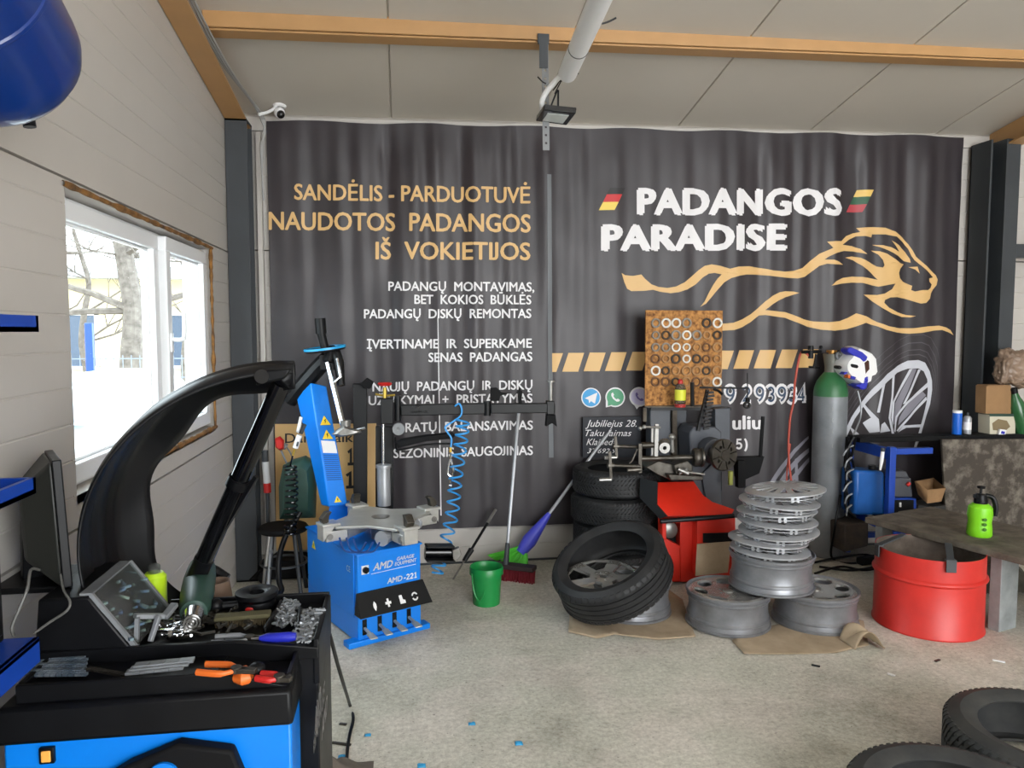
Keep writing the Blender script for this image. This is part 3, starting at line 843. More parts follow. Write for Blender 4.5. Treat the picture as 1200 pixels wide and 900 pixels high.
# ============================================================ TYRES AND WHEELS
def tyre_meshes(R, rin, w, style):
    """closed carcass profile with four grooves round the tread; raised tread bars as a second mesh"""
    out = [(rin, -.36 * w), (rin - .004, -.40 * w), (rin + .008, -.44 * w), (rin + .03, -.47 * w), ((R + rin) / 2, -.5 * w), (R - .035, -.475 * w), (R - .014, -.43 * w), (R - .004, -.385 * w)]
    for g in (-.24, -.08, .08, .24):
        out += [(R, (g - .055) * w), (R - .001, (g - .02) * w), (R - .008, (g - .016) * w), (R - .008, (g + .016) * w), (R - .001, (g + .02) * w)]
    out += [(R, .31 * w)] + [(r, -z) for r, z in out[:8]][::-1]
    inn = [(rin + .02, .40 * w), ((R + rin) / 2, .455 * w), (R - .035, .42 * w), (R - .022, .3 * w), (R - .02, 0), (R - .022, -.3 * w), (R - .035, -.42 * w), ((R + rin) / 2, -.455 * w), (rin + .02, -.40 * w)]
    car = MB().lathe([(r, z + w / 2) for r, z in out + inn], n=64, closed=True).mesh('carcass')
    # raised rings and letters worn flat on the side wall: two thin ridges
    t = MB()
    N = 72 if style == 'chevron' else 54
    def P_(a, z, h):
        k = abs(z) / w
        r = R - .0015 if k < .36 else R - .0015 - (k - .36) * .16 * w / .2
        return V(((r + h) * cos(a), (r + h) * sin(a), z + w / 2))
    for i in range(N):
        for sgn in (-1, 1):
            a0 = 2 * pi * (i + (.25 if sgn > 0 else 0)) / N
            if style == 'chevron': zs = [.015, .12, .24, .34, .43]; sk = .55
            else: zs = [.30, .345, .39, .43]; sk = .1
            dh = (2 * pi / N) * (.27 if style == 'chevron' else .32)
            vs = []
            for z in zs:
                am = a0 + sk * z * .9
                hh = .005
                vs += [P_(am - dh, sgn * z * w, -.004), P_(am + dh, sgn * z * w, -.004), P_(am + dh, sgn * z * w, hh), P_(am - dh, sgn * z * w, hh)]
            fs = []
            for k in range(len(zs) - 1):
                q = 4 * k
                fs += [(q, q + 1, q + 5, q + 4), (q + 1, q + 2, q + 6, q + 5), (q + 2, q + 3, q + 7, q + 6), (q + 3, q, q + 4, q + 7)]
            fs += [(0, 1, 2, 3), tuple(4 * (len(zs) - 1) + k for k in range(4))]
            t.raw(vs, fs)
    return car, t.mesh('tread')
def tyre(label, loc, rot=(0, 0, 0), meshes=None, m=None, group=None):
    t = thing('tyre', label, 'tyre', loc, group)
    t.rotation_euler = rot
    c = link('carcass', meshes[0], m, t, 30) if not meshes[0].materials else None
    if c is None:
        c = bpy.data.objects.new('carcass', meshes[0]); COL.objects.link(c); c.parent = t
    if not meshes[1].materials: k = link('tread', meshes[1], m, c, 30)
    else:
        k = bpy.data.objects.new('tread', meshes[1]); COL.objects.link(k); k.parent = c
    return t
TW = tyre_meshes(.283, .19, .176, 'chevron')
TS = tyre_meshes(.325, .235, .215, 'summer')
TF = tyre_meshes(.33, .225, .20, 'chevron')
# stack beside the red machine
sc_ = at(721, 560, 4.76)
names = ['topmost winter tyre of the stack under the small blackboard', 'second tyre from the top of the stack under the blackboard', 'third tyre from the top of the stack under the blackboard', 'bottom tyre of the stack under the blackboard, on the floor']
for k in range(4):
    tyre(names[k], (sc_.x + (.006, -.008, .01, 0)[k], 4.76 + (.004, -.006, 0, 0)[k], .179 * (3 - k)), (0, 0, .3 * k), TW, RUBBER, 'stack of tyres by the red machine')
# two tyres lying on the floor, near the camera
tyre('worn tyre lying flat on the floor, whole hole in view, farther of two', (2.27, 2.27, 0), (0, 0, .2), TF, RUBBER_O, 'loose tyres lying on the concrete')
tyre('worn tyre lying flat on the floor, nearer of two, cut by photo edge', (1.67, 1.955, 0), (0, 0, .9), TF, RUBBER_O, 'loose tyres lying on the concrete')

def rim_face(R, holes, inner, th, dome, kind):
    a = MB().lathe([(0.0, dome), (R * .3, dome - .003), (R * .62, dome * .75), (R * .9, .012), (R, .004), (R, .004 - th * .5), (R * .9, .012 - th), (R * .62, dome * .75 - th), (R * .3, dome - .003 - th), (0.0, dome - th)], n=72)
    b = MB()
    for i in range(holes):
        t = 2 * pi * i / holes
        u = V((cos(t), sin(t), 0)); w = V((-sin(t), cos(t), 0))
        if kind == 'oval':
            c = u * (R * .70); ra, rb = R * .165, R * .245
            b.prism([c + u * (ra * cos(q * pi / 10)) + w * (rb * sin(q * pi / 10)) - V((0, 0, .1)) for q in range(20)], (0, 0, .3))
        elif kind == 'spoke':
            r0, r1 = R * .36, R * .88
            q0, q1 = pi / holes * .42, pi / holes * .66
            b.prism([V((r0 * cos(t - q0), r0 * sin(t - q0), -.1)), V((r1 * cos(t - q1), r1 * sin(t - q1), -.1)), V((r1 * 1.03 * cos(t), r1 * 1.03 * sin(t), -.1)), V((r1 * cos(t + q1), r1 * sin(t + q1), -.1)), V((r0 * cos(t + q0), r0 * sin(t + q0), -.1))], (0, 0, .3))
    for i in range(5):
        t = 2 * pi * (i + .5) / 5
        b.cyl((R * .22 * cos(t), R * .22 * sin(t), -.1), (R * .22 * cos(t), R * .22 * sin(t), .2), R * .038, n=10)
    b.cyl((0, 0, -.1), (0, 0, .2), R * .11, n=20)
    return cut(a, b)
def barrel_mesh(R, w):
    p = [(R - .006, w), (R, w - .003), (R, w - .011), (R - .010, w - .014), (R - .013, w - .024), (R - .007, w - .030), (R - .007, w - .036), (R - .014, w - .044), (R - .017, w - .06), (R - .018, w * .5), (R - .013, .062), (R - .007, .055), (R - .006, .046), (R - .012, .04), (R - .010, .03), (R - .008, .017), (R, .013), (R, .003), (R - .005, 0),
         (R - .012, .004), (R - .020, .02), (R - .022, .05), (R - .026, w * .5), (R - .026, w - .06), (R - .022, w - .03), (R - .016, w - .01)]
    return MB().lathe(p, n=72, closed=True).mesh('barrel')
RR, RW = .228, .19
BARREL = barrel_mesh(RR, RW)
FACE = rim_face(RR - .014, 7, 0, .014, .0, 'oval')
FACE2 = rim_face(RR - .014, 5, 0, .014, .01, 'spoke')
CAPM = MB().lathe([(0, .012), (.02, .011), (.028, .006), (.03, -.004), (.0, -.004)], n=24).mesh('cap')
RIMB = mat('grey_rim_lacquer', (142, 144, 149), .33, .45, rgb2=(112, 113, 117), vs=8, lo=.35, hi=.75)
RIMF = mat('rim_face_silver', (200, 199, 196), .22, .7, var=.1, vs=9)
def use(name, me, m, parent, loc=(0, 0, 0)):
    if not me.materials: o = link(name, me, m, parent, 30)
    else:
        o = bpy.data.objects.new(name, me); COL.objects.link(o); o.parent = parent
    o.location = loc
    return o
def rim(label, loc, rot=(0, 0, 0), face=None):
    t = thing('alloy_rim', label, 'wheel rim', loc, 'alloy rims on the cardboard'); t.rotation_euler = rot
    use('barrel', BARREL, RIMB, t)
    f = use('spoke_face', face or FACE, RIMF, t, (0, 0, RW - .016))
    use('centre_cap', CAPM, STEEL, t, (0, 0, RW - .02))
    return t
lc = foot(852, 749, RR)
rc = foot(954, 746, RR)
rc.x = max(rc.x, lc.x + 2 * RR + .004)
rim('grey alloy rim on the floor between the tilted tyre and the other lower rim', (lc.x, lc.y, .006), (0, 0, .35))
rim('grey alloy rim on cardboard nearest the red barrel', (rc.x, rc.y, .006), (0, 0, .8))
ua = onz(903, 701, .2); d_ = V((ua.x, ua.y, 0)).normalized(); uc = ua + d_ * RR
rim('grey alloy rim bridging two lower rims, carrying the wheel covers', (uc.x, uc.y, .006 + RW + .004), (0, 0, .1))
# stack of wheel covers
HR = .212
cov = MB()
a = MB().lathe([(0, .02), (HR * .25, .019), (HR * .8, .012), (HR * .93, .005), (HR, -.002), (HR, -.009), (HR * .93, -.003), (HR * .8, .005), (HR * .25, .012), (0, .013)], n=64)
b = MB()
for i in range(14):
    t = 2 * pi * i / 14
    r0, r1 = HR * .36, HR * .82
    q0, q1 = .06, .13
    b.prism([V((r0 * cos(t - q0), r0 * sin(t - q0), -.1)), V((r1 * cos(t - q1), r1 * sin(t - q1), -.1)), V((r1 * cos(t + q1), r1 * sin(t + q1), -.1)), V((r0 * cos(t + q0), r0 * sin(t + q0), -.1))], (0, 0, .3))
COVER = cut(a, b)
COVS = mat('wheel_cover_silver', (170, 172, 176), .3, .35, var=.12, vs=10)
CLIPM = MB()
for i in range(9):
    t = 2 * pi * i / 9
    u = V((cos(t), sin(t), 0)); w = V((-sin(t), cos(t), 0))
    for s in (-.014, .014):
        CLIPM.obox(u * (HR * .86) + w * s + V((0, 0, -.018)), u, w, (0, 0, 1), .006, .014, .042)
CLIPM.lathe([(HR * .88, -.026), (HR * .9, -.026), (HR * .9, -.03), (HR * .88, -.03)], n=48, closed=True)
CLIPM = CLIPM.mesh('clips')
stackpx = [(902, 646), (901, 634), (911, 620), (911, 606), (911, 594), (912, 580), (920, 568)]
ords = ['bottom', 'sixth from the top', 'fifth from the top', 'middle', 'third from the top', 'second from the top', 'topmost']
zc_ = .006 + RW + .004 + RW + .018
for k, (px_, py_) in enumerate(stackpx):
    z = zc_ + .0535 * k
    p = at(px_, py_, uc.y)
    o_ = ords[k]
    lab = f'silver spoked wheel cover, {o_} of the stack of seven'
    t = thing('wheel_cover', lab, 'wheel cover', (p.x, uc.y + .012 * sin(k * 2.1), z + (.006 if k == 6 else 0)), 'wheel covers stacked on a rim')
    t.rotation_euler = (.03 * sin(k * 3.0), .05 * sin(k * 1.9 + .6) if k < 6 else .07, .4 * k)
    use('cover_face', COVER, COVS, t); use('clips', CLIPM, COVS, t)
# tyre leaning over a rim
n = V((-.43, -.24, .86)).normalized()
tc_ = at(717, 668, 3.95)
tq = n.to_track_quat('Z', 'Y').to_euler()
low = .325 * math.sqrt(1 - n.z ** 2) + .095 * n.z
tcz = max(tc_.z, low + .012)
base = V((tc_.x, tc_.y, tcz)) - n * .1075
t = tyre('big low profile tyre tilted over a rim on cardboard, in front of stack', tuple(base), tuple(tq), TS, RUBBER)
ri_ = onz(735, 737); rr_ = foot(735, 737, RR)
rim('grey alloy rim under the tilted tyre', (rr_.x + .03, rr_.y + .03, .006), (0, 0, .2), FACE2)
t = thing('wheel_cover', 'silver five spoke wheel cover seen inside the tilted tyre', 'wheel cover', (at(708, 676, 3.95).x, 3.97, .235))
t.rotation_euler = (.12, -.1, .3)
use('cover_face', FACE2, RIMF, t)

# ---- cardboard sheets
def sheet(poly, name, label, m=CARD, z=.004, curl=.0, seed=0):
    pts = [onz(*p) for p in poly]
    bm = poly_bm([[(p.x, p.y) for p in pts]]); refine(bm, .05, 5)
    c = sum(pts, V()) / len(pts)
    R_ = max((p - c).length for p in pts)
    mb = MB()
    bm_to(mb, bm, lambda x, y: V((x, y, z + .006 * abs(noise.noise(V((x * 4, y * 4, seed)))) + curl * max(0, ((V((x, y, 0)) - c).length / R_ - .55)) ** 2)))
    bm.free()
    return solo(mb, name, m, label, 'cardboard', solid=.004, ang=60)
sheet([(666, 742), (668, 712), (700, 690), (785, 695), (800, 705), (815, 748), (770, 751), (720, 744), (700, 749)], 'cardboard_sheet', 'flattened cardboard sheet under the tilted tyre', seed=1, curl=.05)
sheet([(858, 752), (900, 735), (985, 720), (1012, 730), (1018, 757), (980, 766), (905, 768), (872, 768)], 'cardboard_sheet', 'torn cardboard sheet under the rim nearest the red barrel', seed=3, curl=.03)
cr = MB(); b0 = onz(1008, 758)
cr.grid(lambda u, v: b0 + V((-.06 + .16 * u, -.05 + .14 * v + .02 * sin(u * 6), .01 + .085 * (sin(pi * u) ** 1.5) * (.4 + .6 * abs(sin(v * 4 + u * 3))))), 14, 12)
solo(cr, 'crumpled_cardboard', CARD, 'crumpled torn cardboard corner beside the red barrel', 'cardboard', solid=.004, ang=70)
q = [at(x, y, Y) for x, y, Y in ((815, 675, 4.26), (853, 671, 4.26), (857, 635, 4.34), (817, 638, 4.34))]
solo(MB().prism(q, (0.0, .006, .002)), 'leaning_cardboard', CARD, 'small cardboard panel leaning against the red machine', 'cardboard')

# ============================================================ RED BARREL, BUCKET, BROOMS
db = onz(1085, 750); DR = .272
dc = foot(1085, 750, DR); DH = min(.44, at(1085, 657, db.y).z); print('barrel height', DH, dc)
bt = thing('steel_barrel', 'cut down red steel barrel with rusty inside by the plank bench', 'barrel', (dc.x, dc.y, 0))
prof = [(0, .012), (DR - .008, .012), (DR, .0), (DR + .004, .004), (DR + .004, .012), (DR - .002, .018), (DR - .003, DH * .66), (DR + .008, DH * .68), (DR + .01, DH * .695), (DR + .008, DH * .71), (DR - .003, DH * .73), (DR - .004, DH), (DR - .008, DH)]
MB().lathe(prof, (dc.x, dc.y, 0), n=72).build('shell', REDB, bt, ang=50)
MB().lathe([(DR - .0085, DH - .001), (DR - .0085, .03), (0, .03)], (dc.x, dc.y, 0), n=72).build('inside', mat('rusty_inside', (118, 106, 96), .8, rgb2=(70, 60, 52), vs=7), bt)['label'] = 'rusty inside of the barrel'
for (px_, py_, tilt) in ((1037, 641, -.6), (1111, 657, .5)):
    d = ray(px_, py_); g = V((d.x, d.y, 0)); 
    a0 = E0 + d * ((DH - EYE) / d.z)
    rad = V((a0.x - dc.x, a0.y - dc.y, 0)).normalized(); tg = V((-rad.y, rad.x, 0))
    c = V((dc.x, dc.y, DH)) + rad * DR
    m_ = MB()
    m_.obox(c + rad * .012 + V((0, 0, -.02)), tg, rad, (0, 0, 1), .05, .008, .06)
    m_.obox(c + V((0, 0, .012)), tg, rad, (0, 0, 1), .05, .03, .008)
    m_.bar(c + V((0, 0, .012)), c - rad * .16 + tg * tilt * .1 + V((0, 0, .055)), .034, .008)
    m_.build('hook_strap', DKSTEEL, bt, bevel=.002)
g0 = onz(570, 713); gr = .092
gc = foot(570, 713, gr)
bk = thing('bucket', 'green plastic bucket standing on the floor by the broom', 'bucket', (gc.x, gc.y, 0))
MB().lathe([(0, .006), (gr * .84, .006), (gr * .84, 0), (gr * .86, .0), (gr * .98, .185), (gr * 1.06, .187), (gr * 1.08, .178), (gr * 1.08, .215), (gr * 1.04, .222), (gr * 1.0, .215), (gr * .96, .19), (gr * .82, .02), (0, .02)], (gc.x, gc.y, 0), n=48).build('pail', GREEN, bk)
hp = [V((gc.x + gr * 1.08 * cos(a) - .0, gc.y - .01 - gr * 1.1 * abs(sin(a)) , .2 - .15 * abs(sin(a)))) for a in [pi * k / 14 for k in range(15)]]
MB().tube([V((gc.x - gr * .55 + .4 * (p.x - gc.x), gc.y - gr * 1.0 - .012 + .03 * abs(p.x - gc.x) / gr, p.z)) for p in hp], .004, 8).build('handle', GREEN, bk)
# red floor broom
bp = onz(600, 681); bx_ = bp.x
brm = thing('floor_broom', 'red bristled broom with grey pole leaning on the banner', 'broom', (bx_, bp.y, 0))
bl, br_ = onz(570, 676), onz(627, 683)
u = (br_ - bl).normalized(); w = V((-u.y, u.x, 0)); c = (bl + br_) / 2; L = (br_ - bl).length
st = MB()
random.seed(2)
for i in range(26):
    for j in range(4):
        p = c + u * (L * (-.47 + .94 * i / 25)) + w * (-.03 + .02 * j)
        e = p + u * random.uniform(-.008, .008) + w * random.uniform(-.01, .01)
        st.tube([V((e.x, e.y, .0)), V((p.x, p.y, .075))], [.006, .004], 5)
st.build('bristles', mat('broom_red', (122, 26, 38), .8), brm)['label'] = 'dark red bristles'
MB().obox(c + V((0, 0, .09)), u, w, (0, 0, 1), L, .08, .03).build('head', mat('broom_head', (52, 40, 42), .6), brm, bevel=.006)
top = at(610, 458, YB - .035); bot = c - u * .0 + V((-.03, 0, .10))
MB().tube([bot + V((0, 0, 0)), bot + (top - bot) * .12], [.02, .014], 12).build('socket', DKSTEEL, brm)
MB().tube([bot + (top - bot) * .06, top - (top - bot) * .03], .0115, 10).build('pole', SILVER, brm)
MB().tube([top - (top - bot) * .045, top], .0135, 10).build('pole_grip', BLACK, brm)
# green soft broom
b2 = thing('soft_broom', 'soft broom with lime bristles and violet socket leaning behind bucket', 'broom', tuple(onz(600, 668)))
tp = at(719, 499, YB - .03); bs_ = at(612, 645, 4.88)
sk = bs_ + (tp - bs_) * .29
MB().tube([sk - (tp - bs_) * .03, tp], .0115, 10).build('pole', SILVER, b2)
vi = MB(); d = (tp - bs_).normalized(); sd = V((.45, -.2, -.2)); sd = (sd - d * sd.dot(d)).normalized(); nn = d.cross(sd)
vi.tube([bs_ - d * .02, bs_ + d * .08, sk - d * .1, sk], [.035, .05, .032, .016], 14)
vi.build('socket', mat('violet_plastic', (72, 78, 206), .4), b2)['label'] = 'violet socket'
st = MB()
for i in range(90):
    a = random.uniform(-1, 1); b_ = random.uniform(-1, 1)
    p = bs_ + sd * (.04 * a) + nn * (.02 * b_)
    e = p - d * .14 + sd * (a * .1) + nn * (.02 * b_) + V((-.02 * (1 - a), 0, 0))
    e.z = max(.003, e.z); e.y = min(e.y, YB - .02)
    st.tube([p, (p + e) / 2 + sd * .005, e], [.005, .0045, .003], 5)
st.build('bristles', mat('lime_bristle', (96, 214, 66), .6), b2)['label'] = 'lime bristles'
# thin black and steel bar leaning near the changer
pb = thing('pry_bar', 'thin black and steel bar leaning beside the tyre changer', 'bar', tuple(onz(531, 679)))
b0 = onz(531, 679); t0 = at(581, 597, 4.98)
pth = [b0, b0 + (t0 - b0) * .25 + V((.0, 0, 0)), b0 + (t0 - b0) * .42, b0 + (t0 - b0) * .8, t0]
MB().tube([pth[0], pth[1]], .006, 8).build('tip', STEEL, pb)
MB().tube([pth[1], pth[2]], [.016, .02], 10).build('joint', BLACK, pb)
MB().tube([pth[2], pth[3]], .009, 8).build('shaft', BLACKM, pb)
MB().tube([pth[3], pth[4]], .011, 8).build('grip', STEEL, pb)

# ============================================================ BLUE TYRE CHANGER
A, B, C_ = onz(420, 757), onz(497, 743), onz(350, 692)
U_ = V((cos(radians(28)), sin(radians(28)), 0)); W_ = V((-U_.y, U_.x, 0)); W1 = .365; D1 = .68
Z = V((0, 0, 1))
def L(a, b, z): return A + U_ * a + W_ * b + Z * z
HB = .475
tcg = thing('tyre_changer', 'blue tyre changer with tilted post and steel turntable', 'tyre changer', tuple(L(W1 / 2, D1 / 2, 0)))
def lbox(mb, a0, a1, b0, b1, z0, z1):
    return mb.hex8([L(a0, b0, z0), L(a1, b0, z0), L(a1, b1, z0), L(a0, b1, z0), L(a0, b0, z1), L(a1, b0, z1), L(a1, b1, z1), L(a0, b1, z1)])
m = MB()
lbox(m, .0, W1, .0, D1, .012, .19)
lbox(m, .0, W1, .0, D1, .19, HB - .006)
m.build('cabinet', BLUE, tcg, bevel=.006)
m = MB(); lbox(m, -.006, .0, .035, D1 - .03, .135, HB - .012); m.build('side_panel', BLUE, tcg, bevel=.003)
m = MB(); lbox(m, -.008, W1 + .008, -.006, D1 + .006, HB - .01, HB); m.build('top_plate', BLUE, tcg, bevel=.003)
m = MB(); lbox(m, -.06, W1 + .045, -.02, .05, .0, .03); m.build('foot_bar', BLUE, tcg, bevel=.004)
m = MB(); lbox(m, -.06, W1 + .05, D1 - .07, D1, .0, .03); m.build('foot_bar', BLUE, tcg, bevel=.004)
# sloping black pedal hood with four white signs
m = MB(); m.hex8([L(-.02, -.075, .165), L(W1 + .03, -.075, .165), L(W1 + .03, 0, .165), L(-.02, 0, .165), L(-.01, -.005, .275), L(W1 + .01, -.005, .275), L(W1 + .01, 0, .275), L(-.01, 0, .275)])
ph = m.build('pedal_hood', PBLACK, tcg, bevel=.003)
hn = (L(0, -.075, .165) - L(0, -.005, .275)).normalized(); up_ = -hn; nrm = U_.cross(up_).normalized()
if nrm.dot(W_) > 0: nrm = -nrm
def hood(a, t): return L(a, -.075 + .07 * t, .165 + .11 * t) + nrm * .003
def sign(poly): 
    mb = MB(); mb.prism([hood(x, y) for x, y in poly], nrm * .002); mb.build('white_sign', WHITE, ph)
sx = W1 / 4
def ring(cx, cy, r0, r1, a0, a1): 
    n_ = 10; o_ = [(cx + r1 * cos(a0 + (a1 - a0) * i / n_), cy + r1 * 9 * sin(a0 + (a1 - a0) * i / n_)) for i in range(n_ + 1)]
    return o_ + [(cx + r0 * cos(a0 + (a1 - a0) * i / n_), cy + r0 * 9 * sin(a0 + (a1 - a0) * i / n_)) for i in range(n_ + 1)][::-1]
c0 = .07; sign([(c0 - .008, .32), (c0, .18), (c0 + .008, .32), (c0 + .008, .45), (c0, .56), (c0 - .008, .45)])
c0 = .145; sign([(c0 - .005, .22), (c0 + .005, .22), (c0 + .005, .33), (c0 + .016, .33), (c0 + .016, .43), (c0 + .005, .43), (c0 + .005, .55), (c0 - .005, .55), (c0 - .005, .43), (c0 - .016, .43), (c0 - .016, .33), (c0 - .005, .33)])
c0 = .225; sign([(c0 - .014, .22), (c0 + .016, .22), (c0 + .016, .34), (c0 + .004, .38), (c0 + .002, .56), (c0 - .014, .56)])
c0 = .30; sign(ring(c0, .4, .011, .018, .4, 2.9)); sign(ring(c0, .38, .011, .018, 3.5, 6.0))
for i in range(4):
    a = .035 + .085 * i
    m = MB(); lbox(m, a - .012, a + .012, -.003, .004, .05, .13)
    sl = m.build('pedal_slot', BLACKG, tcg)
    m = MB(); m.bar(L(a, .0, .085), L(a + .005, -.075, .07), .014, .012); m.hex8([L(a - .018, -.11, .062), L(a + .02, -.115, .062), L(a + .018, -.055, .07), L(a - .016, -.055, .07), L(a - .018, -.11, .07), L(a + .02, -.115, .07), L(a + .018, -.055, .078), L(a - .016, -.055, .078)])
    m.build('pedal', ALU, tcg, bevel=.003)
# lettering, mains switch and stickers
nf = -W_
def front(mb, body, a, z, wd, hh, **k): write(mb, body, L(a, -.0015, z), U_, Z, wd, hh, **k)
m = MB(); front(m, 'AMD', .085, .375, .115, .036, bold=.03, shear=.25); front(m, 'GARAGE', .222, .402, .105, .018, bold=.03, shear=.2); front(m, 'EQUIPMENT', .21, .377, .13, .018, bold=.03, shear=.2)
m.prism([L(.075, -.0015, .358), L(.335, -.0015, .362), L(.335, -.0015, .3645), L(.075, -.0015, .3605)], nf * .001)
front(m, 'AMD', .165, .29, .09, .028, bold=.03, shear=.12); front(m, '-221', .262, .29, .078, .028, bold=.03)
m.build('lettering', WHITE, tcg)['label'] = 'white lettering'
m = MB(); m.prism([L(.022, 0, .365), L(.062, 0, .365), L(.062, 0, .41), L(.022, 0, .41)], nf * .004); sw = m.build('mains_switch', WHITE, tcg, bevel=.001)
m = MB(); m.cyl(L(.042, -.004, .388), L(.042, -.018, .388), .016, n=16); m.bar(L(.036, -.02, .375), L(.05, -.02, .402), .008, .012); m.build('switch_knob', BLACK, sw)
m = MB(); ws = L(-.0075, .12, .38)
write(m, 'CE', L(-.0075, .115, .365), -W_, Z, .045, .03, bold=.01); m.build('mark', WHITE, tcg)
def warn(parent, p, u, v, s, nrm_):
    mb = MB(); mb.prism([p - u * s, p + u * s, p + v * s * 1.75], nrm_ * .0015); o = mb.build('warning_sticker', YELLOW, parent)
    mb = MB(); q = p + nrm_ * .002; mb.prism([q - u * s * .14 + v * s * .9, q + u * s * .3 + v * s * 1.2, q + u * s * .05 + v * s * .75, q + u * s * .2 + v * s * .7, q - u * s * .1 + v * s * .2, q - u * .02 * s + v * s * .6], nrm_ * .0008); mb.build('bolt_sign', BLACK, o)
warn(tcg, L(-.0075, .56, .375), -W_, Z, .026, -U_)
# ---- turntable
tc = onz(446, 609, .575); TZ = .575
hub = MB(); hub.lathe([(.0, -.1), (.05, -.1), (.055, -.02), (.09, -.01), (.0, -.01)], (tc.x, tc.y, TZ), n=32); hub.build('turntable_hub', STEEL, tcg)
ang0 = radians(-62)
def tt(r, a, z=0): return V((tc.x + r * cos(a), tc.y + r * sin(a), TZ + z))
pl = []
for k in range(4):
    a = ang0 + k * pi / 2
    pl += [tt(.285, a - .18), tt(.285, a + .18), tt(.19, a + pi / 4)]
tp_ = MB().prism(pl, (0, 0, .016)).build('turntable_plate', ALU, tcg, bevel=.004)
m = MB().lathe([(0, .0), (.045, .0), (.05, .003), (.03, .006), (0, .006)], (tc.x, tc.y, TZ + .016), n=24); m.build('centre_boss', STEEL, tp_)
for k in range(4):
    a = ang0 + k * pi / 2
    u = V((cos(a), sin(a), 0)); w = V((-sin(a), cos(a), 0))
    m = MB(); m.obox(tt(.27, a, -.035), u, w, Z, .12, .085, .055); m.obox(tt(.30, a, .024), u, w, Z, .10, .10, .016)
    m.prism([tt(.345, a, -.06) + w * .04, tt(.345, a, .02) + w * .04, tt(.31, a, .035) + w * .04, tt(.26, a, .03) + w * .04], -w * .08)
    sl = m.build('clamp_slide', ALU, tcg, bevel=.004)
    m = MB(); 
    m.prism([tt(.33, a, .02) + w * .018, tt(.345, a, .055) + w * .022, tt(.315, a, .09) + w * .022, tt(.285, a, .088) + w * .022, tt(.30, a, .07) + w * .02, tt(.305, a, .03) + w * .018], -w * .042)
    m.build('clamp_jaw', DSTEEL, sl, bevel=.003)
    m = MB(); m.cyl(tt(.31, a, -.035) - w * .05, tt(.31, a, -.035) + w * .05, .016, n=10); m.build('bolt', STEEL, sl)
for s in (-1, 1):
    a = ang0 + pi / 2
    u = V((cos(a + .55), sin(a + .55), 0)); w = V((-u.y, u.x, 0))
    c = V((tc.x, tc.y, TZ - .045)) + w * (s * .12)
    m = MB(); m.cyl(c - u * .17, c + u * .17, .034, n=20); m.lathe([(.0, -.0), (.04, 0), (.04, .018), (0, .018)], c + u * .165, u, 20); m.lathe([(.0, -.0), (.04, 0), (.04, .018), (0, .018)], c - u * .185, u, 20)
    m.build('clamp_cylinder', SILVER, tcg)
random.seed(9)
m = MB()
for k in range(3):
    q0 = onz(405 + 8 * k, 630, .56)
    m.tube(smooth_path([q0 + V((-.03, 0, .0)), q0 + V((.0, -.06, -.05)), q0 + V((.07, -.05, -.06)), q0 + V((.1, .0, -.03))], 5), .005, 6)
m.build('air_line', mat('air_line_blue', (30, 60, 120), .4), tcg)
# ---- tilted blue post
yb, yt = 4.42, 4.62
bl_, br2 = at(385, 594, 4.40), at(408, 592, 4.45); tl_, tr_ = at(364, 448, 4.54), at(383, 452, 4.59)
bk0, bk1 = at(376, 592, 4.48), at(347, 466, 4.64)
m = MB(); m.hex8([bl_, br2, br2 + bk0 - bl_, bk0, tl_, tr_, tr_ + bk1 - tl_, bk1]); post = m.build('tilt_post', BLUE, tcg, bevel=.008)
m = MB(); m.hex8([at(378, 700, 4.50), at(412, 680, 4.50), at(412, 680, 4.62), at(378, 700, 4.62), bl_ + V((0, .05, .0)), br2 + V((.0, .05, 0)), br2 + V((.0, .14, 0)), bl_ + V((0, .14, 0))]); m.build('post_foot', BLUE, tcg, bevel=.006)
upd = ((tl_ + tr_) / 2 - (bl_ + br2) / 2); upn = upd.normalized(); ux = (br2 - bl_).normalized(); fn_ = ux.cross(upn).normalized()
if fn_.y > 0: fn_ = -fn_
def pst(s, t): return bl_ + (br2 - bl_) * s + (tl_ - bl_) * t + ((tr_ - tl_) - (br2 - bl_)) * (s * t) + fn_ * .002
warn(post, pst(.5, .66), ux, upn, .032, fn_); warn(post, pst(.5, .545), ux, upn, .032, fn_); warn(post, pst(.5, .03), ux, upn, .022, fn_)
m = MB(); m.prism([pst(.12, .43), pst(.9, .43), pst(.88, .53), pst(.1, .53)], fn_ * .001); m.build('label_sticker', WHITE, post)
m = MB()
for k in range(13):
    t = .21 + .0165 * k
    m.prism([pst(.12, t), pst(.9, t + .002), pst(.9, t + .007), pst(.12, t + .005)], fn_ * .001)
m.build('printed_lines', mat('print_blue_dark', (20, 60, 120), .5), post)
# swing arm, wheel, spindle and mounting head
m = MB()
arm = smooth_path([at(340, 470, 4.68), at(352, 455, 4.64), at(372, 432, 4.6), at(386, 418, 4.55), at(390, 412, 4.5)], 4)
m.tube(arm, [.045] * 4 + [.05] * 4 + [.05] * 4 + [.045] * 5, 10)
m.obox(at(388, 424, 4.5), (1, 0, 0), (0, 1, 0), (0, 0, 1), .12, .1, .09)
m.build('swing_arm', PBLACK, tcg, bevel=.004)
wc = at(381, 409, 4.48); wax = V((-.12, -.05, 1)).normalized()
m = MB().lathe([(0, -.012), (.112, -.012), (.118, -.004), (.118, .004), (0, .008)], wc, wax, 40); m.build('wheel_disc', PBLACK, tcg)
m = MB().lathe([(.113, .0), (.121, .0), (.121, .012), (.113, .012)], wc, wax, 40, closed=True); m.build('rim_band', CYAN, tcg)['label'] = 'cyan edge of the disc'
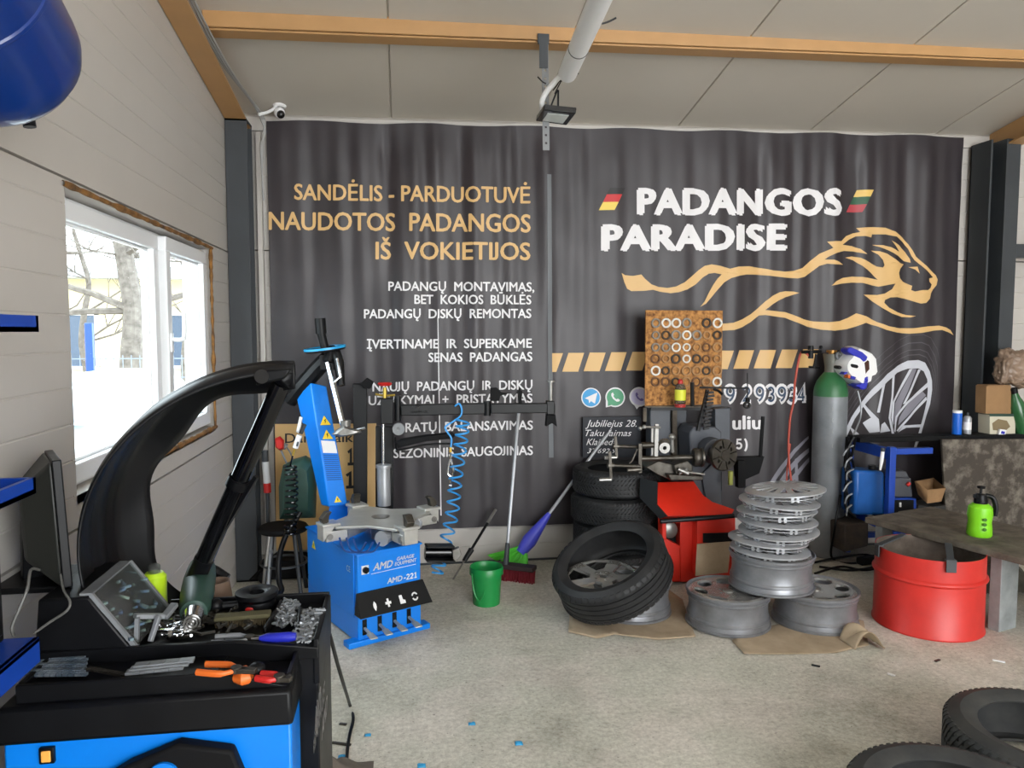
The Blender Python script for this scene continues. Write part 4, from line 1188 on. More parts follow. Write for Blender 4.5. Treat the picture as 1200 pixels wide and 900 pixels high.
m = MB().tube([wc + wax * .0, at(377, 392, 4.48), at(376, 390, 4.48)], [.025, .025, .025], 14); m.tube([at(376.5, 391, 4.48), at(375, 373, 4.48)], .032, 14); m.build('handle', BLACK, tcg)
sp0, sp1 = at(384, 425, 4.42), at(403, 503, 4.30)
m = MB().tube([sp0, sp1], .017, 6); m.build('spindle', CHROME, tcg)
sp0b, sp1b = at(396, 418, 4.43), at(400, 452, 4.40)
m = MB().tube([at(393, 412, 4.45), at(397, 424, 4.43), at(400, 452, 4.4)], [.03, .03, .022], 12); m.tube([at(387, 412, 4.45), at(384.5, 424, 4.43)], .03, 12); m.build('spindle_housing', PBLACK, tcg)
m = MB().tube([at(395, 420, 4.40), at(399, 442, 4.38), at(392, 448, 4.38)], .009, 8); m.build('lock_lever', CHROME, tcg)
hd = at(405, 505, 4.30)
m = MB(); m.puff([hd + V(p) for p in ((-.075, -.02, -.015), (-.05, -.02, .01), (-.01, -.02, .035), (.03, -.02, .02), (.085, -.02, .005), (.09, -.02, -.008), (.03, -.02, -.025), (-.03, -.02, -.03))], (0, .05, 0)); m.lathe([(.028, 0), (.03, .05), (0, .05)], hd + V((-.0, 0, .01)), (0, 0, 1), 14)
m.build('mounting_head', STEEL, tcg)
m = MB().tube([hd + V((.04, 0, 0)), hd + V((.11, -.01, .018))], .009, 8); m.build('head_finger', CHROME, tcg)
# ---- helper post and arm
hy = 4.62
def vbox(mb, x0, x1, y0, y1, Y, d=.06):
    a, b2_, c2_, d2 = at(x0, y1, Y), at(x1, y1, Y), at(x1, y0, Y), at(x0, y0, Y)
    mb.prism([a, b2_, c2_, d2], (0, d, 0)); return mb
m = MB(); vbox(m, 414, 430, 452, 640, hy, .07); vbox(m, 413, 436, 450, 454, hy, .08); m.build('helper_post', PBLACK, tcg, bevel=.004)
m = MB(); vbox(m, 440, 461, 500, 640, hy - .06, .06); m.build('helper_mast', PBLACK, tcg, bevel=.004)
m = MB(); p0_ = at(450, 592, 4.5); m.lathe([(0, 0), (.04, 0), (.04, .225), (.046, .228), (.046, .245), (.03, .25), (0, .25)], p0_, Z, 24); m.build('lift_cylinder', SILVER, tcg)
m = MB().cyl(at(449, 548, 4.5), at(449, 490, 4.5), .0105, n=12); m.build('lift_rod', CHROME, tcg)
m = MB(); vbox(m, 446, 461, 467, 497, 4.46, .1); m.build('arm_block', PBLACK, tcg, bevel=.005)
m = MB(); m.cyl(at(466, 464, 4.5), at(466, 493, 4.5), .02, n=16); m.build('arm_hinge', PBLACK, tcg)
m = MB(); m.cyl(at(571, 470, 4.5), at(571, 487, 4.5), .022, n=16); m.build('arm_hinge', PBLACK, tcg)
m = MB(); m.bar(at(470, 480.5, 4.5), at(568, 478.5, 4.5), .05, .066); m.build('helper_arm', PBLACK, tcg, bevel=.005)
m = MB(); write(m, 'AMD', at(482, 478, 4.472), (1, 0, 0), Z, .05, .012, bold=.02); write(m, 'EQUIPMENT', at(482, 484, 4.472), (1, 0, 0), Z, .1, .012, bold=.01); m.build('lettering', GREY, tcg)
m = MB(); m.bar(at(575, 478.5, 4.5), at(650, 478, 4.48), .045, .06); m.build('helper_arm', PBLACK, tcg, bevel=.005)
m = MB(); vbox(m, 641, 650, 470, 486, 4.455, .06); m.build('arm_end', PBLACK, tcg, bevel=.004)
m = MB(); m.cyl(at(645.5, 447, 4.49), at(645.5, 470, 4.49), .012, n=12); m.lathe([(.0, -.004), (.026, -.004), (.026, .006), (0, .006)], at(645.5, 447, 4.49), Z, 16); m.build('press_rod', STEEL, tcg)
m = MB(); m.prism([at(641, 486, 4.47), at(651, 486, 4.47), at(653, 500, 4.47), at(647, 496, 4.47), at(640, 500, 4.47)], (0, .05, 0)); m.build('press_foot', BLACKM, tcg, bevel=.004)
m = MB(); m.prism([at(575, 470, 4.49), at(575, 455, 4.49), at(582, 454, 4.49), at(588, 460, 4.49), at(596, 461, 4.49), at(586, 464, 4.49), at(585, 470, 4.49)], (0, .03, 0)); m.build('pressing_shoe', BLACKM, tcg, bevel=.003)
m = MB(); m.prism([at(608, 474, 4.49), at(608, 456, 4.49), at(610, 454, 4.49), at(612, 474, 4.49)], (0, .02, 0)); m.build('stop_peg', BLACKM, tcg, bevel=.002)
m = MB(); dcen = at(467, 503, 4.44); 
for rr0, rr1, dpt in ((.012, .034, .02), (.034, .036, .024)): m.lathe([(rr0, 0), (rr1, 0), (rr1, dpt), (rr0, dpt)], dcen, (0, 1, 0), 28, closed=True)
m.lathe([(0, .004), (.013, .0), (.013, .02), (0, .02)], dcen, (0, 1, 0), 16); m.build('roller_disc', GREY, tcg)
m = MB(); m.puff([at(466, 525, 4.44), at(463, 518, 4.44), at(470, 514, 4.44), at(500, 509, 4.44), at(530, 506, 4.44), at(534, 510, 4.44), at(530, 514, 4.44), at(500, 517, 4.44)], (0, .05, 0)); m.build('lower_arm', BLACKM, tcg)
m = MB(); m.tube(smooth_path([at(463, 512, 4.45), at(464, 525, 4.45), at(470, 527, 4.45), at(500, 521, 4.45), at(528, 520, 4.45)], 4), .006, 6); m.build('arm_cable', BLACK, tcg)
m = MB()
kb = at(440, 455, 4.55)
m.prism([at(422, 450, 4.58), at(430, 443, 4.58), at(438, 448, 4.58), at(434, 456, 4.58), at(426, 455, 4.58)], (0, .04, 0)); m.build('valve_block', BLACKM, tcg, bevel=.003)
m = MB().lathe([(0, .0), (.034, 0), (.044, .012), (.036, .02), (0, .02)], at(451, 452, 4.5), Z, 18); m.build('valve_knob', REDP, tcg)
m = MB().tube([at(440, 462, 4.5), at(451, 464, 4.5), at(463, 463, 4.5)], .007, 8); m.cyl(at(451, 454, 4.5), at(451, 467, 4.5), .012, n=10); m.build('valve_lever', mat('brass', (166, 140, 60), .4, .7), tcg)
# bead breaker arm sticking out to the side
bq = at(500, 650, 4.08)
m = MB(); m.cyl(at(498, 647, 4.1), at(532, 647, 4.12), .034, n=20); m.build('breaker_cylinder', BLACKG, tcg)
m = MB(); m.bar(at(499, 639.5, 4.06), at(531, 639.5, 4.09), .07, .012); m.bar(at(499, 656, 4.06), at(532, 656.5, 4.09), .07, .012); m.build('breaker_guard', PBLACK, tcg, bevel=.003)
m = MB(); m.prism([at(530, 645, 4.07), at(538, 642, 4.07), at(541, 650, 4.07), at(536, 657, 4.07), at(531, 654, 4.07)], (0, .04, 0)); m.build('breaker_joint', STEEL, tcg, bevel=.003)
# ---- blue spiral air hose over the helper arm
hs = thing('spiral_air_hose', 'bright blue spiral air hose hanging from the helper arm', 'hose', tuple(at(525, 680, 4.4)))
HOSE = mat('hose_blue', (52, 150, 220), .35)
def coil(axis, r, turns, n_=16):
    fr = frames(axis); out = []
    M_ = int(turns * n_)
    for i in range(M_ + 1):
        s = i / M_ * (len(axis) - 1); k = min(int(s), len(axis) - 2); f = s - k
        p = axis[k].lerp(axis[k + 1], f); a, b_ = fr[k]
        t = 2 * pi * i / n_
        out.append(p + a * (r * cos(t)) + b_ * (r * sin(t)))
    return out
ax = smooth_path([at(543, 492, 4.42), at(540, 520, 4.42), at(534, 560, 4.42), at(530, 600, 4.40), at(521, 640, 4.36), at(511, 672, 4.32)], 4)
m = MB(); m.tube(coil(ax, .038, 15), .006, 6)
m.tube(smooth_path([at(533, 476, 4.46), at(538, 473, 4.44), at(541, 479, 4.44), at(540, 487, 4.44), at(531, 494, 4.42), at(522, 500, 4.42), at(524, 506, 4.42), at(529, 514, 4.42), at(528, 527, 4.42)], 5), .0055, 8)
m.build('hose', HOSE, hs)
m = MB().cyl(at(528, 524, 4.42), at(528, 530, 4.42), .008, n=10); m.build('brass_tail', mat('brass_bright', (196, 160, 70), .3, .8), hs)
m = MB(); lp = [at(528, 538, 4.42), at(531, 548, 4.42), at(531, 556, 4.42), at(528, 558, 4.42), at(525, 555, 4.42), at(526, 545, 4.42), at(528, 538, 4.42)]; m.tube(smooth_path(lp, 4), .007, 8); m.cyl(at(528, 530, 4.42), at(528, 539, 4.42), .006, n=8); m.cyl(at(528, 556, 4.42), at(528, 566, 4.42), .006, n=8); m.ball(at(528, 569, 4.42), .014); m.build('air_chuck', CHROME, hs)
# ---- inflator gun with black spiral hose on the post
gn = thing('air_gun', 'white and black air gun with black spiral hose beside the blue post', 'air gun', tuple(at(348, 600, 4.5)))
gy = 4.40
m = MB(); m.puff([at(347, 506, gy), at(351, 488, gy), at(355, 489, gy), at(353, 500, gy), at(350, 508, gy)], (0, .04, 0)); m.build('body', WHITE, gn)
m = MB(); m.tube([at(351, 510, gy + .02), at(346, 525, gy + .02)], .016, 10); m.build('grip', WHITE, gn)
m = MB(); m.tube([at(352, 508, gy + .02), at(357, 497, gy + .02)], .013, 8); m.tube([at(350, 512, gy + .02), at(348, 523, gy + .0)], .006, 6); m.build('trigger', DKSTEEL, gn)
m = MB(); m.cyl(at(345.5, 526, gy + .02), at(343, 534, gy + .02), .007, n=8); m.build('tail', MATS['brass_bright'], gn)
m = MB(); axis = smooth_path([at(340, 546, 4.44), at(342, 570, 4.44), at(341, 600, 4.44), at(340, 625, 4.44)], 4); m.tube(coil(axis, .034, 13), .0055, 6); m.tube(smooth_path([at(343, 534, 4.42), at(341, 542, 4.43), axis[0]], 4), .005, 6); m.build('hose', BLACKG, gn)

# ============================================================ RED RIM STRAIGHTENING LATHE
ry = 4.46
rl = thing('rim_lathe', 'red rim straightening lathe with slotted round faceplate', 'lathe', (1.78, 4.7, 0))
def pp(L_, Y): return [at(x, y, Y) for x, y in L_]
def loft(mb, A_, B_):
    n_ = len(A_); mb.raw(list(A_) + list(B_), [tuple(range(n_))[::-1], tuple(range(n_, 2 * n_))] + [(i, (i + 1) % n_, n_ + (i + 1) % n_, n_ + i) for i in range(n_)]); return mb
# sloped red hood
f0 = pp([(783, 605), (857, 604)], 4.26) ; f1 = pp([(771, 565), (813, 564)], 4.52)
m = MB()
hp_ = [at(771, 565, 4.52), at(813, 564, 4.52), at(824, 580, 4.44), at(835, 588, 4.40), at(861, 597, 4.30), at(857, 604, 4.28), at(783, 605, 4.28), at(770, 591, 4.34)]
loft(m, hp_, [p + V((0, .05, -.02)) for p in hp_]); m.build('red_hood', RED, rl, bevel=.004)
sp_ = [at(752, 560, 4.44), at(771, 565, 4.44), at(770.5, 591, 4.33), at(783, 605, 4.27), at(775, 608, 4.34), at(751.5, 583, 4.44)]
m = MB(); loft(m, sp_, [p + V((-.012, .0, 0)) for p in sp_]); m.build('side_plate', PBLACK, rl, bevel=.002)
m = MB()
for (x, y) in ((764, 572), (763, 580), (769.5, 569), (769.5, 587)): m.ball(at(x, y, 4.45), .008, n=8, m=6)
m.build('plate_screws', STEEL, rl)
# body: left leg with round window, right box
m = MB()
m.prism(pp([(797, 606), (822, 606), (822, 682), (797, 682)], 4.44), (0, .08, 0))
m.prism(pp([(778, 608), (797, 607), (797, 613), (780, 613)], 4.42), (0, .08, 0))
m.prism(pp([(778, 630), (797, 640), (797, 682), (788, 682), (787, 662), (780, 650)], 4.43), (0, .08, 0))
m.prism(pp([(776, 608), (781, 613), (781, 632), (776, 632)], 4.42), (0, .08, 0))
m.build('red_body', RED, rl, bevel=.004)
m = MB(); m.prism(pp([(779, 606), (822, 606), (822, 678), (790, 678), (779, 640)], 4.52), (0, .03, 0)); m.build('dark_inside', BLACKM, rl)
m = MB(); cc = at(786, 622, 4.45); m.lathe([(0, 0), (.028, 0), (.05, .01), (.055, .05), (.045, .06), (0, .06)], cc, (0.0, 1, 0), 24); m.build('pulley', STEEL, rl)
m = MB(); m.prism(pp([(817, 609), (862, 607), (862, 676), (817, 676)], 4.36), (0, .4, 0)); bx2 = m.build('red_box', RED, rl, bevel=.005)
m = MB(); m.prism(pp([(824, 625), (861, 624), (861, 637), (824, 636)], 4.355), (0, .01, 0)); m.build('black_plate', PBLACK, bx2)
m = MB(); m.tube([at(774, 611, 4.22), at(860, 604.5, 4.20)], .014, 10); m.build('front_rod', BLACK, rl)
# headstock
m = MB(); 
hb_ = pp([(808, 508), (813, 500), (838, 500), (846, 506), (847, 575), (830, 600), (812, 575)], 4.62)
loft(m, hb_, [p + V((0, .22, 0)) for p in hb_])
m.build('headstock', mat('machine_grey', (66, 70, 78), .45, var=.12, vs=6), rl, bevel=.01)
MG = MATS['machine_grey']
m = MB(); a = at(824, 524, 4.72); e = at(847, 533, 4.42); d_ = (e - a).normalized()
m.lathe([(0, 0), (.085, 0), (.085, .2), (.06, .21), (.06, (e - a).length - .02)], a, d_, 28); m.build('spindle_nose', MG, rl)
fd = V((.28, -.93, .03)).normalized()
a_ = MB().lathe([(0, .028), (.03, .028), (.034, .02), (.098, .02), (.1, .016), (.1, -.006), (0, -.006)], (0, 0, 0), Z, 48)
b_ = MB()
for k in range(8):
    t = 2 * pi * k / 8 + .2; u = V((cos(t), sin(t), 0)); w = V((-u.y, u.x, 0))
    b_.obox(u * .068 + V((0, 0, .02)), u, w, Z, .052, .009, .03)
for k in range(4):
    t = 2 * pi * k / 4 + .6; b_.cyl((.06 * cos(t), .06 * sin(t), .0), (.06 * cos(t), .06 * sin(t), .05), .012, n=10)
fm = cut(a_, b_)
q_ = fd.to_track_quat('Z', 'Y').to_matrix().to_4x4(); q_.translation = at(847, 533, 4.42) - rl.location
fm.transform(q_); link('faceplate', fm, DSTEEL, rl, 30)
m = MB(); m.prism(pp([(838, 540), (846, 556), (846, 605), (836, 610), (828, 590), (822, 556)], 4.6), (0, .1, 0)); m.build('headstock_leg', MG, rl, bevel=.005)
# back panels and chain tower
m = MB(); m.prism(pp([(762, 478), (786, 478), (786, 550), (762, 550)], 4.84), (0, .1, 0)); m.prism(pp([(788, 478), (805, 478), (805, 565), (788, 565)], 4.86), (0, .1, 0)); m.build('back_cabinet', MG, rl, bevel=.006)
m = MB(); m.prism(pp([(838, 479), (856, 478), (856, 545), (838, 545)], 4.7), (0, .12, 0)); m.build('motor_box', MG, rl, bevel=.006)
m = MB()
for k in range(11):
    y = 460 + 4.2 * k; xx = 833 - .55 * k
    c = at(xx, y, 4.56); m.obox(c, (1, 0, .1), (0, 1, 0), Z, .048 if k % 2 else .036, .02, .014)
m.tube([at(836, 456, 4.56), at(842, 458, 4.56), at(846, 462, 4.58)], .008, 6)
m.build('drive_chain', PBLACK, rl)
m = MB(); m.bar(at(829, 457, 4.6), at(818, 505, 4.6), .02, .02) ; m.bar(at(762, 479, 4.78), at(856, 479, 4.78), .03, .02); m.cyl(at(811, 448, 4.6), at(811.5, 476, 4.6), .013, n=10); m.build('top_rail', PBLACK, rl)
# cross slide with shafts, hand cranks and levers
m = MB()
m.prism(pp([(772, 540), (790, 545), (812, 548), (812, 560), (786, 563), (770, 556), (757, 548)], 4.42), (0, .16, 0))
m.prism(pp([(783, 556), (824, 558), (824, 563), (786, 563)], 4.36), (0, .12, 0)); m.prism(pp([(790, 545), (806, 540), (812, 546), (810, 556), (792, 556)], 4.38), (0, .1, 0))
m.build('cross_slide', DSTEEL, rl, bevel=.005)
SH = STEEL
m = MB(); m.cyl(at(750, 537.5, 4.42), at(812, 536, 4.42), .017, n=12); m.cyl(at(752, 522, 4.44), at(772, 521, 4.44), .02, n=12); m.build('cross_shaft', DSTEEL, rl)
m = MB(); m.lathe([(0, 0), (.05, 0), (.058, .012), (.058, .03), (.05, .042), (.06, .05), (.06, .06), (0, .06)], at(812, 536, 4.42), (1, -.1, 0), 24); m.build('hand_wheel', DSTEEL, rl)
m = MB(); m.bar(at(769.5, 497, 4.42), at(768.5, 535, 4.42), .022, .016, (0, 1, 0)); m.bar(at(764.5, 500, 4.44), at(764.5, 537, 4.44), .016, .016, (0, 1, 0)); m.build('upright_plate', STEEL, rl)
m = MB(); m.lathe([(.012, 0), (.034, 0), (.036, .03), (.012, .03)], at(779, 525, 4.40), (0.1, 1, 0), 22, closed=True); m.ball(at(779, 520, 4.47), .042, (1, .8, .8)); m.build('tool_bearing', STEEL, rl)
m = MB(); m.cyl(at(788, 530, 4.4), at(787.5, 514, 4.4), .013, .01, n=10); m.ball(at(787.5, 512, 4.4), .021); m.build('ball_lever', STEEL, rl)
for (x0, y0, x1, y1) in ((755, 500.5, 774, 501), (750, 502, 758, 500)):
    m = MB(); m.cyl(at(x0, y0, 4.4), at(x1, y1, 4.4), .007, n=8); m.ball(at(x0, y0, 4.4), .014, n=10, m=8); m.build('ball_lever', STEEL, rl)
def crank(cx, cy, ex, ey, tx, ty, Y):
    m = MB(); m.cyl(at(cx, cy, Y), at(750, cy + 1, Y + .02), .011, n=10); m.bar(at(tx, ty, Y - .01), at(ex, ey, Y - .01), .016, .012, (0, 1, 0)); m.cyl(at(cx - 4, cy, Y), at(cx + 3, cy, Y), .018, n=10)
    o = m.build('hand_crank', DSTEEL, rl); g = MB().cyl(at(ex, ey, Y - .02), at(ex - 14, ey + .5, Y - .02), .012, n=10); g.build('crank_grip', STEEL, o)
crank(722, 523, 722.5, 536, 721, 511, 4.42); crank(716, 545.5, 716, 562, 714.5, 529, 4.36)
m = MB(); m.cyl(at(735, 551, 4.36), at(751, 550, 4.36), .014, n=10); m.tube([at(747, 526, 4.4), at(741, 540, 4.4), at(737.5, 543, 4.4)], .006, 6); m.bar(at(750, 520, 4.4), at(750, 554, 4.4), .02, .014, (0, 1, 0)); m.build('end_plate', DSTEEL, rl); m = MB(); m.cyl(at(795, 550, 4.36), at(807, 555, 4.34), .014, n=10); m.cyl(at(803, 553, 4.34), at(826, 556, 4.32), .008, .006, n=8); m.cyl(at(796, 556, 4.36), at(806, 549, 4.34), .008, n=8); m.build('slide_levers', STEEL, rl)
# right hand black bracket, hanging weight
m = MB(); m.prism(pp([(863, 536), (896, 535), (890, 555), (874, 562), (864, 560)], 4.6), (0, .05, 0)); m.bar(at(891, 535, 4.62), at(894, 488, 4.62), .022, .014, (0, 1, 0)); m.prism(pp([(865, 540), (874, 540), (874, 572), (865, 572)], 4.56), (0, .05, 0)); m.build('black_bracket', BLACKM, rl, bevel=.003)
m = MB(); m.cyl(at(876, 437, 4.7), at(876, 470, 4.7), .004, n=6); m.lathe([(.012, 0), (.024, .0), (.024, .02), (.012, .02)], at(876, 475, 4.69), (0, 1, 0), 18, closed=True); m.cyl(at(876, 466, 4.7), at(876, 471, 4.7), .014, n=10); m.bar(at(820, 454, 4.7), at(877, 455, 4.7), .01, .012); m.build('hanging_gauge', BLACK, rl)
m = MB(); m.cyl(at(856, 552, 4.5), at(856, 568, 4.5), .016, n=12); m.build('oil_bottle', mat('olive_plastic', (150, 156, 74), .5), rl)
# ---- chipboard panel with hub rings
PY = 4.78
pb_ = [at(756, 475.5, PY), at(845, 474, PY), at(847, 364, PY), at(757, 363.5, PY)]
cb = thing('chipboard_panel', 'worn chipboard panel with rows of hub rings, above the red lathe', 'panel', tuple((pb_[0] + pb_[1]) / 2))
m = MB().prism(pb_, (0, .014, 0)); m.build('board', OSB, cb)
m = MB(); m.bar(at(756, 476.5, PY - .01), at(828, 476.5, PY - .01), .03, .008); m.bar(at(755.5, 478, PY), at(755.5, 494, PY), .02, .02, (0, 1, 0)); m.bar(at(790, 476, PY + .05), at(790, 566, PY + .1), .03, .03, (0, 1, 0)); m.build('ledge', WOOD, cb)
RCOL = {'w': ('white', mat('ring_white', (218, 216, 210), .5)), 'k': ('black', mat('ring_black', (52, 44, 38), .6)), 'g': ('grey', mat('ring_grey', (134, 128, 120), .5)), 't': ('tan', mat('ring_tan', (160, 120, 78), .6)), 'b': ('brown', mat('ring_brown', (104, 70, 44), .6))}
pat = ['gwwg-kw', 'gkgwgtk', 'ggwwtbt', 'btkwkbt', 'wktttkt', 'bbktbtw']
cx_ = [18, 30, 41.7, 54, 66, 77.5, 90]; cyy = [378.6, 392.8, 407, 420.5, 434.4, 447.4]
rowsn = ['first', 'second', 'third', 'fourth', 'fifth', 'sixth']; coln = ['first', 'second', 'third', 'fourth', 'fifth', 'sixth', 'last']
ringm = {}
random.seed(5)
for r in range(6):
    for c in range(7):
        k = pat[r][c]
        if k == '-': continue
        if k not in ringm:
            ringm[k] = MB().lathe([(.021, 0), (.032, 0), (.032, .012), (.026, .014), (.021, .012)], (0, 0, 0), (0, -1, 0), 24, closed=True).mesh('hub_ring')
            ringm[k].materials.append(RCOL[k][1])
            for p in ringm[k].polygons: p.use_smooth = True
            ringm[k].set_sharp_from_angle(angle=radians(35))
        o = bpy.data.objects.new('hub_ring', ringm[k]); COL.objects.link(o)
        p = at(750 + cx_[c] + .3 * (r - 2) * -.3, cyy[r], PY); o.location = (p.x, PY - .0005, p.z); s = random.uniform(.86, 1.08); o.scale = (s, 1, s)
        tag(o, f'{RCOL[k][0]} hub ring on chipboard, {rowsn[r]} row down, {coln[c]} along from the blackboard side', 'hub ring', 'hub rings on the chipboard panel')
# clear spray bottle in front of the board
sb = at(797, 477, 4.66)
bo = thing('spray_bottle', 'clear bottle with yellow label and red cap before the chipboard', 'bottle', tuple(sb))
MB().lathe([(0, 0), (.034, 0), (.036, .01), (.036, .12), (.026, .145), (.014, .155), (.0, .155)], tuple(sb), n=24).build('body', CLEAR, bo)
MB().lathe([(.0365, .045), (.0365, .115)], tuple(sb), n=24).build('label', mat('yellow_label', (214, 214, 60), .5), bo)['label'] = 'yellow label'
MB().lathe([(.0, .15), (.016, .15), (.016, .172), (.009, .18), (0, .182)], tuple(sb), n=16).build('cap', REDP, bo)
MB().lathe([(0, .001), (.035, .001), (.0365, .02), (.0355, .02)], tuple(sb), n=24).build('base_ring', REDP, bo)
# chalk board on the banner
SYb = 5.0
cbp = pp([(683, 536), (750, 536), (751, 488), (683, 489)], SYb)
bb = thing('chalkboard', 'small blackboard with white handwriting hung on the banner', 'sign', tuple((cbp[0] + cbp[1]) / 2))
MB().prism(cbp, (0, .012, 0)).build('board', mat('chalkboard_black', (24, 28, 38), .6), bb)
m = MB()
for body, l, r, y, h_ in (('Jubiliejus 28.', 686, 746, 500, 8), ('Taku laimas', 686, 740, 511, 7.5), ('Klaipeda', 687, 722, 521.5, 7.5), ('37 692 9', 688, 722, 531, 5.5)):
    p = at(l, y, SYb); q = at(r, y, SYb); h2 = at(l, y - h_, SYb)
    write(m, body, p, q - p, Z, (q - p).length, h2.z - p.z, V((0, -.002, 0)), shear=.35, bold=-.004)
m.build('handwriting', INK_W, bb)['label'] = 'white handwriting'

# ============================================================ GAS CYLINDER, HOSE, MASK
gy_ = 4.90
gp = at(968, 640, gy_); GR = .114
gl = thing('gas_cylinder', 'tall grey gas cylinder with green shoulder against the banner', 'gas cylinder', (gp.x, gy_, 0))
zs_ = at(968, 462, gy_).z; zn = at(968, 437, gy_).z; zt_ = at(966, 418, gy_).z
m = MB().lathe([(0, .0), (GR - .01, 0), (GR, .02), (GR, zs_), (0, zs_)], (gp.x, gy_, 0), n=40); m.build('body', mat('cylinder_grey', (138, 142, 146), .4, .2, rgb2=(116, 120, 124), vs=5), gl)
m = MB().lathe([(GR + .0005, zs_ - .012), (GR + .0005, zs_ + .01), (GR * .96, zs_ + .05), (GR * .82, zs_ + .095), (GR * .6, zs_ + .13), (GR * .42, zn + .005), (.03, zn + .01)], (gp.x, gy_, 0), n=40); m.build('shoulder', mat('shoulder_green', (46, 104, 62), .4, var=.1), gl)['label'] = 'green shoulder'
m = MB().lathe([(.0, zn), (.046, zn), (.044, zn + .04), (.056, zt_ + .005), (.058, zt_ + .02), (.05, zt_ + .02), (.04, zt_), (0, zt_)], (gp.x, gy_, 0), n=20); m.build('valve_guard', mat('guard_grey', (112, 112, 104), .5, .3), gl)
m = MB(); m.cyl((gp.x, gy_, zt_), (gp.x, gy_, zt_ + .035), .022, n=14); m.lathe([(0, 0), (.036, 0), (.036, .016), (0, .016)], (gp.x, gy_, zt_ + .03), n=18); m.build('valve', mat('valve_brass', (150, 110, 60), .35, .8), gl)
m = MB(); m.cyl(at(962, 412, 4.86), at(940, 412.5, 4.84), .012, n=10); m.cyl(at(950, 411, 4.84), at(950, 420, 4.84), .018, n=12); m.cyl(at(950, 405, 4.83), at(950, 410, 4.83), .02, n=14); m.ball(at(962, 407, 4.84), .013); m.cyl(at(957, 415, 4.83), at(954, 432, 4.83), .010, n=10); m.cyl(at(948, 430, 4.83), at(960, 431, 4.83), .008, n=8); m.build('regulator', BLACK, gl)
write_m = MB()
for i, (ch, y) in enumerate((('X', 482), ('0', 495), ('0', 508), ('0', 525))):
    p = at(977, y, gy_ - GR - .001); write(write_m, ch, V((p.x - .01, gy_ - GR * .93 - .004, p.z)), (1, 0.35, 0), Z, .02, .028)
write_m.build('stamped_marks', mat('stamp_pale', (176, 178, 178), .5), gl)
rh = thing('red_hose', 'thin red gas hose hanging from the cylinder regulator', 'hose', tuple(at(926, 562, 4.85)))
MB().tube(smooth_path([at(948, 417, 4.84), at(941, 412, 4.86), at(937, 418, 4.88), at(932, 445, 4.9), at(930, 470, 4.92), at(926, 490, 4.93), at(924, 520, 4.94), at(925, 545, 4.93), at(927, 562, 4.9), at(930, 600, 4.9)], 6), .0075, 8).build('hose', mat('hose_red', (178, 72, 54), .5), rh)
MB().tube(smooth_path([at(926, 520, 4.95), at(923, 545, 4.95), at(922, 565, 4.93), at(924, 600, 4.93)], 6), .006, 8).build('hose', MATS['hose_red'], rh)
# welding mask, side on
my = 4.82
wm = thing('welding_mask', 'white and blue welding mask hanging beside the gas cylinder', 'mask', tuple(at(1000, 455, my)))
mk = lambda L_: [at(935 + x / 10.59, 395 + y / 10.59, my) for x, y in L_]
m = MB(); m.puff(mk([(650, 108), (720, 130), (830, 180), (885, 250), (895, 340), (905, 430), (880, 470), (830, 490), (815, 560), (740, 600), (690, 590), (600, 530), (520, 460), (485, 400), (480, 340), (500, 290), (560, 230), (600, 160)]), (0, .2, 0), 9, .14); m.build('shell', WHITE, wm, ang=60)
def onmask(L_, d=.0, th=.04):
    q = [at(935 + x / 10.59, 395 + y / 10.59, my - .1) + V((0, -d, 0)) for x, y in L_]
    return MB().prism(q, (0, th, 0))
onmask([(625, 140), (660, 125), (800, 185), (865, 245), (850, 290), (815, 310), (770, 265), (700, 235), (640, 205), (612, 180)], .004, .09).build('brow_band', BLUEP, wm, bevel=.006)['label'] = 'blue brow band'
onmask([(825, 320), (865, 285), (885, 300), (890, 400), (865, 425), (840, 460)], .002, .09).build('visor_window', mat('visor', (70, 44, 36), .1), wm, bevel=.003)
onmask([(820, 500), (850, 480), (880, 480), (880, 540), (855, 640), (810, 655), (750, 620), (710, 600), (760, 590), (810, 560)], .0, .1).build('chin_piece', BLUEP, wm, bevel=.006)
onmask([(650, 345), (665, 330), (740, 345), (755, 370), (735, 390), (665, 375)], .003, .05).build('side_slot', BLACK, wm, bevel=.004)
onmask([(500, 365), (520, 352), (542, 365), (545, 385), (525, 402), (502, 390)], .003, .06).build('side_knob', BLACK, wm, bevel=.004)
for q, c in (([(560, 460), (590, 432), (620, 440), (605, 452), (580, 466)], BLUEP), ([(610, 470), (640, 470), (650, 490), (640, 515), (612, 500), (630, 488)], ORANGEP), ([(655, 480), (700, 490), (720, 500), (700, 530), (655, 510)], BLUEP)):
    onmask(q, .003, .05).build('graphic', c, wm)
m = MB(); m.lathe([(.012, 0), (.028, 0), (.028, .012), (.012, .012)], at(982, 417, my + .02), (0.3, -1, 0), 18, closed=True); m.build('strap_knob', GREY, wm)
m = MB().tube([at(985, 413, my + .05), at(976, 414, my + .08), at(970, 416, my + .1)], .012, 8); m.build('head_strap', BLACK, wm)

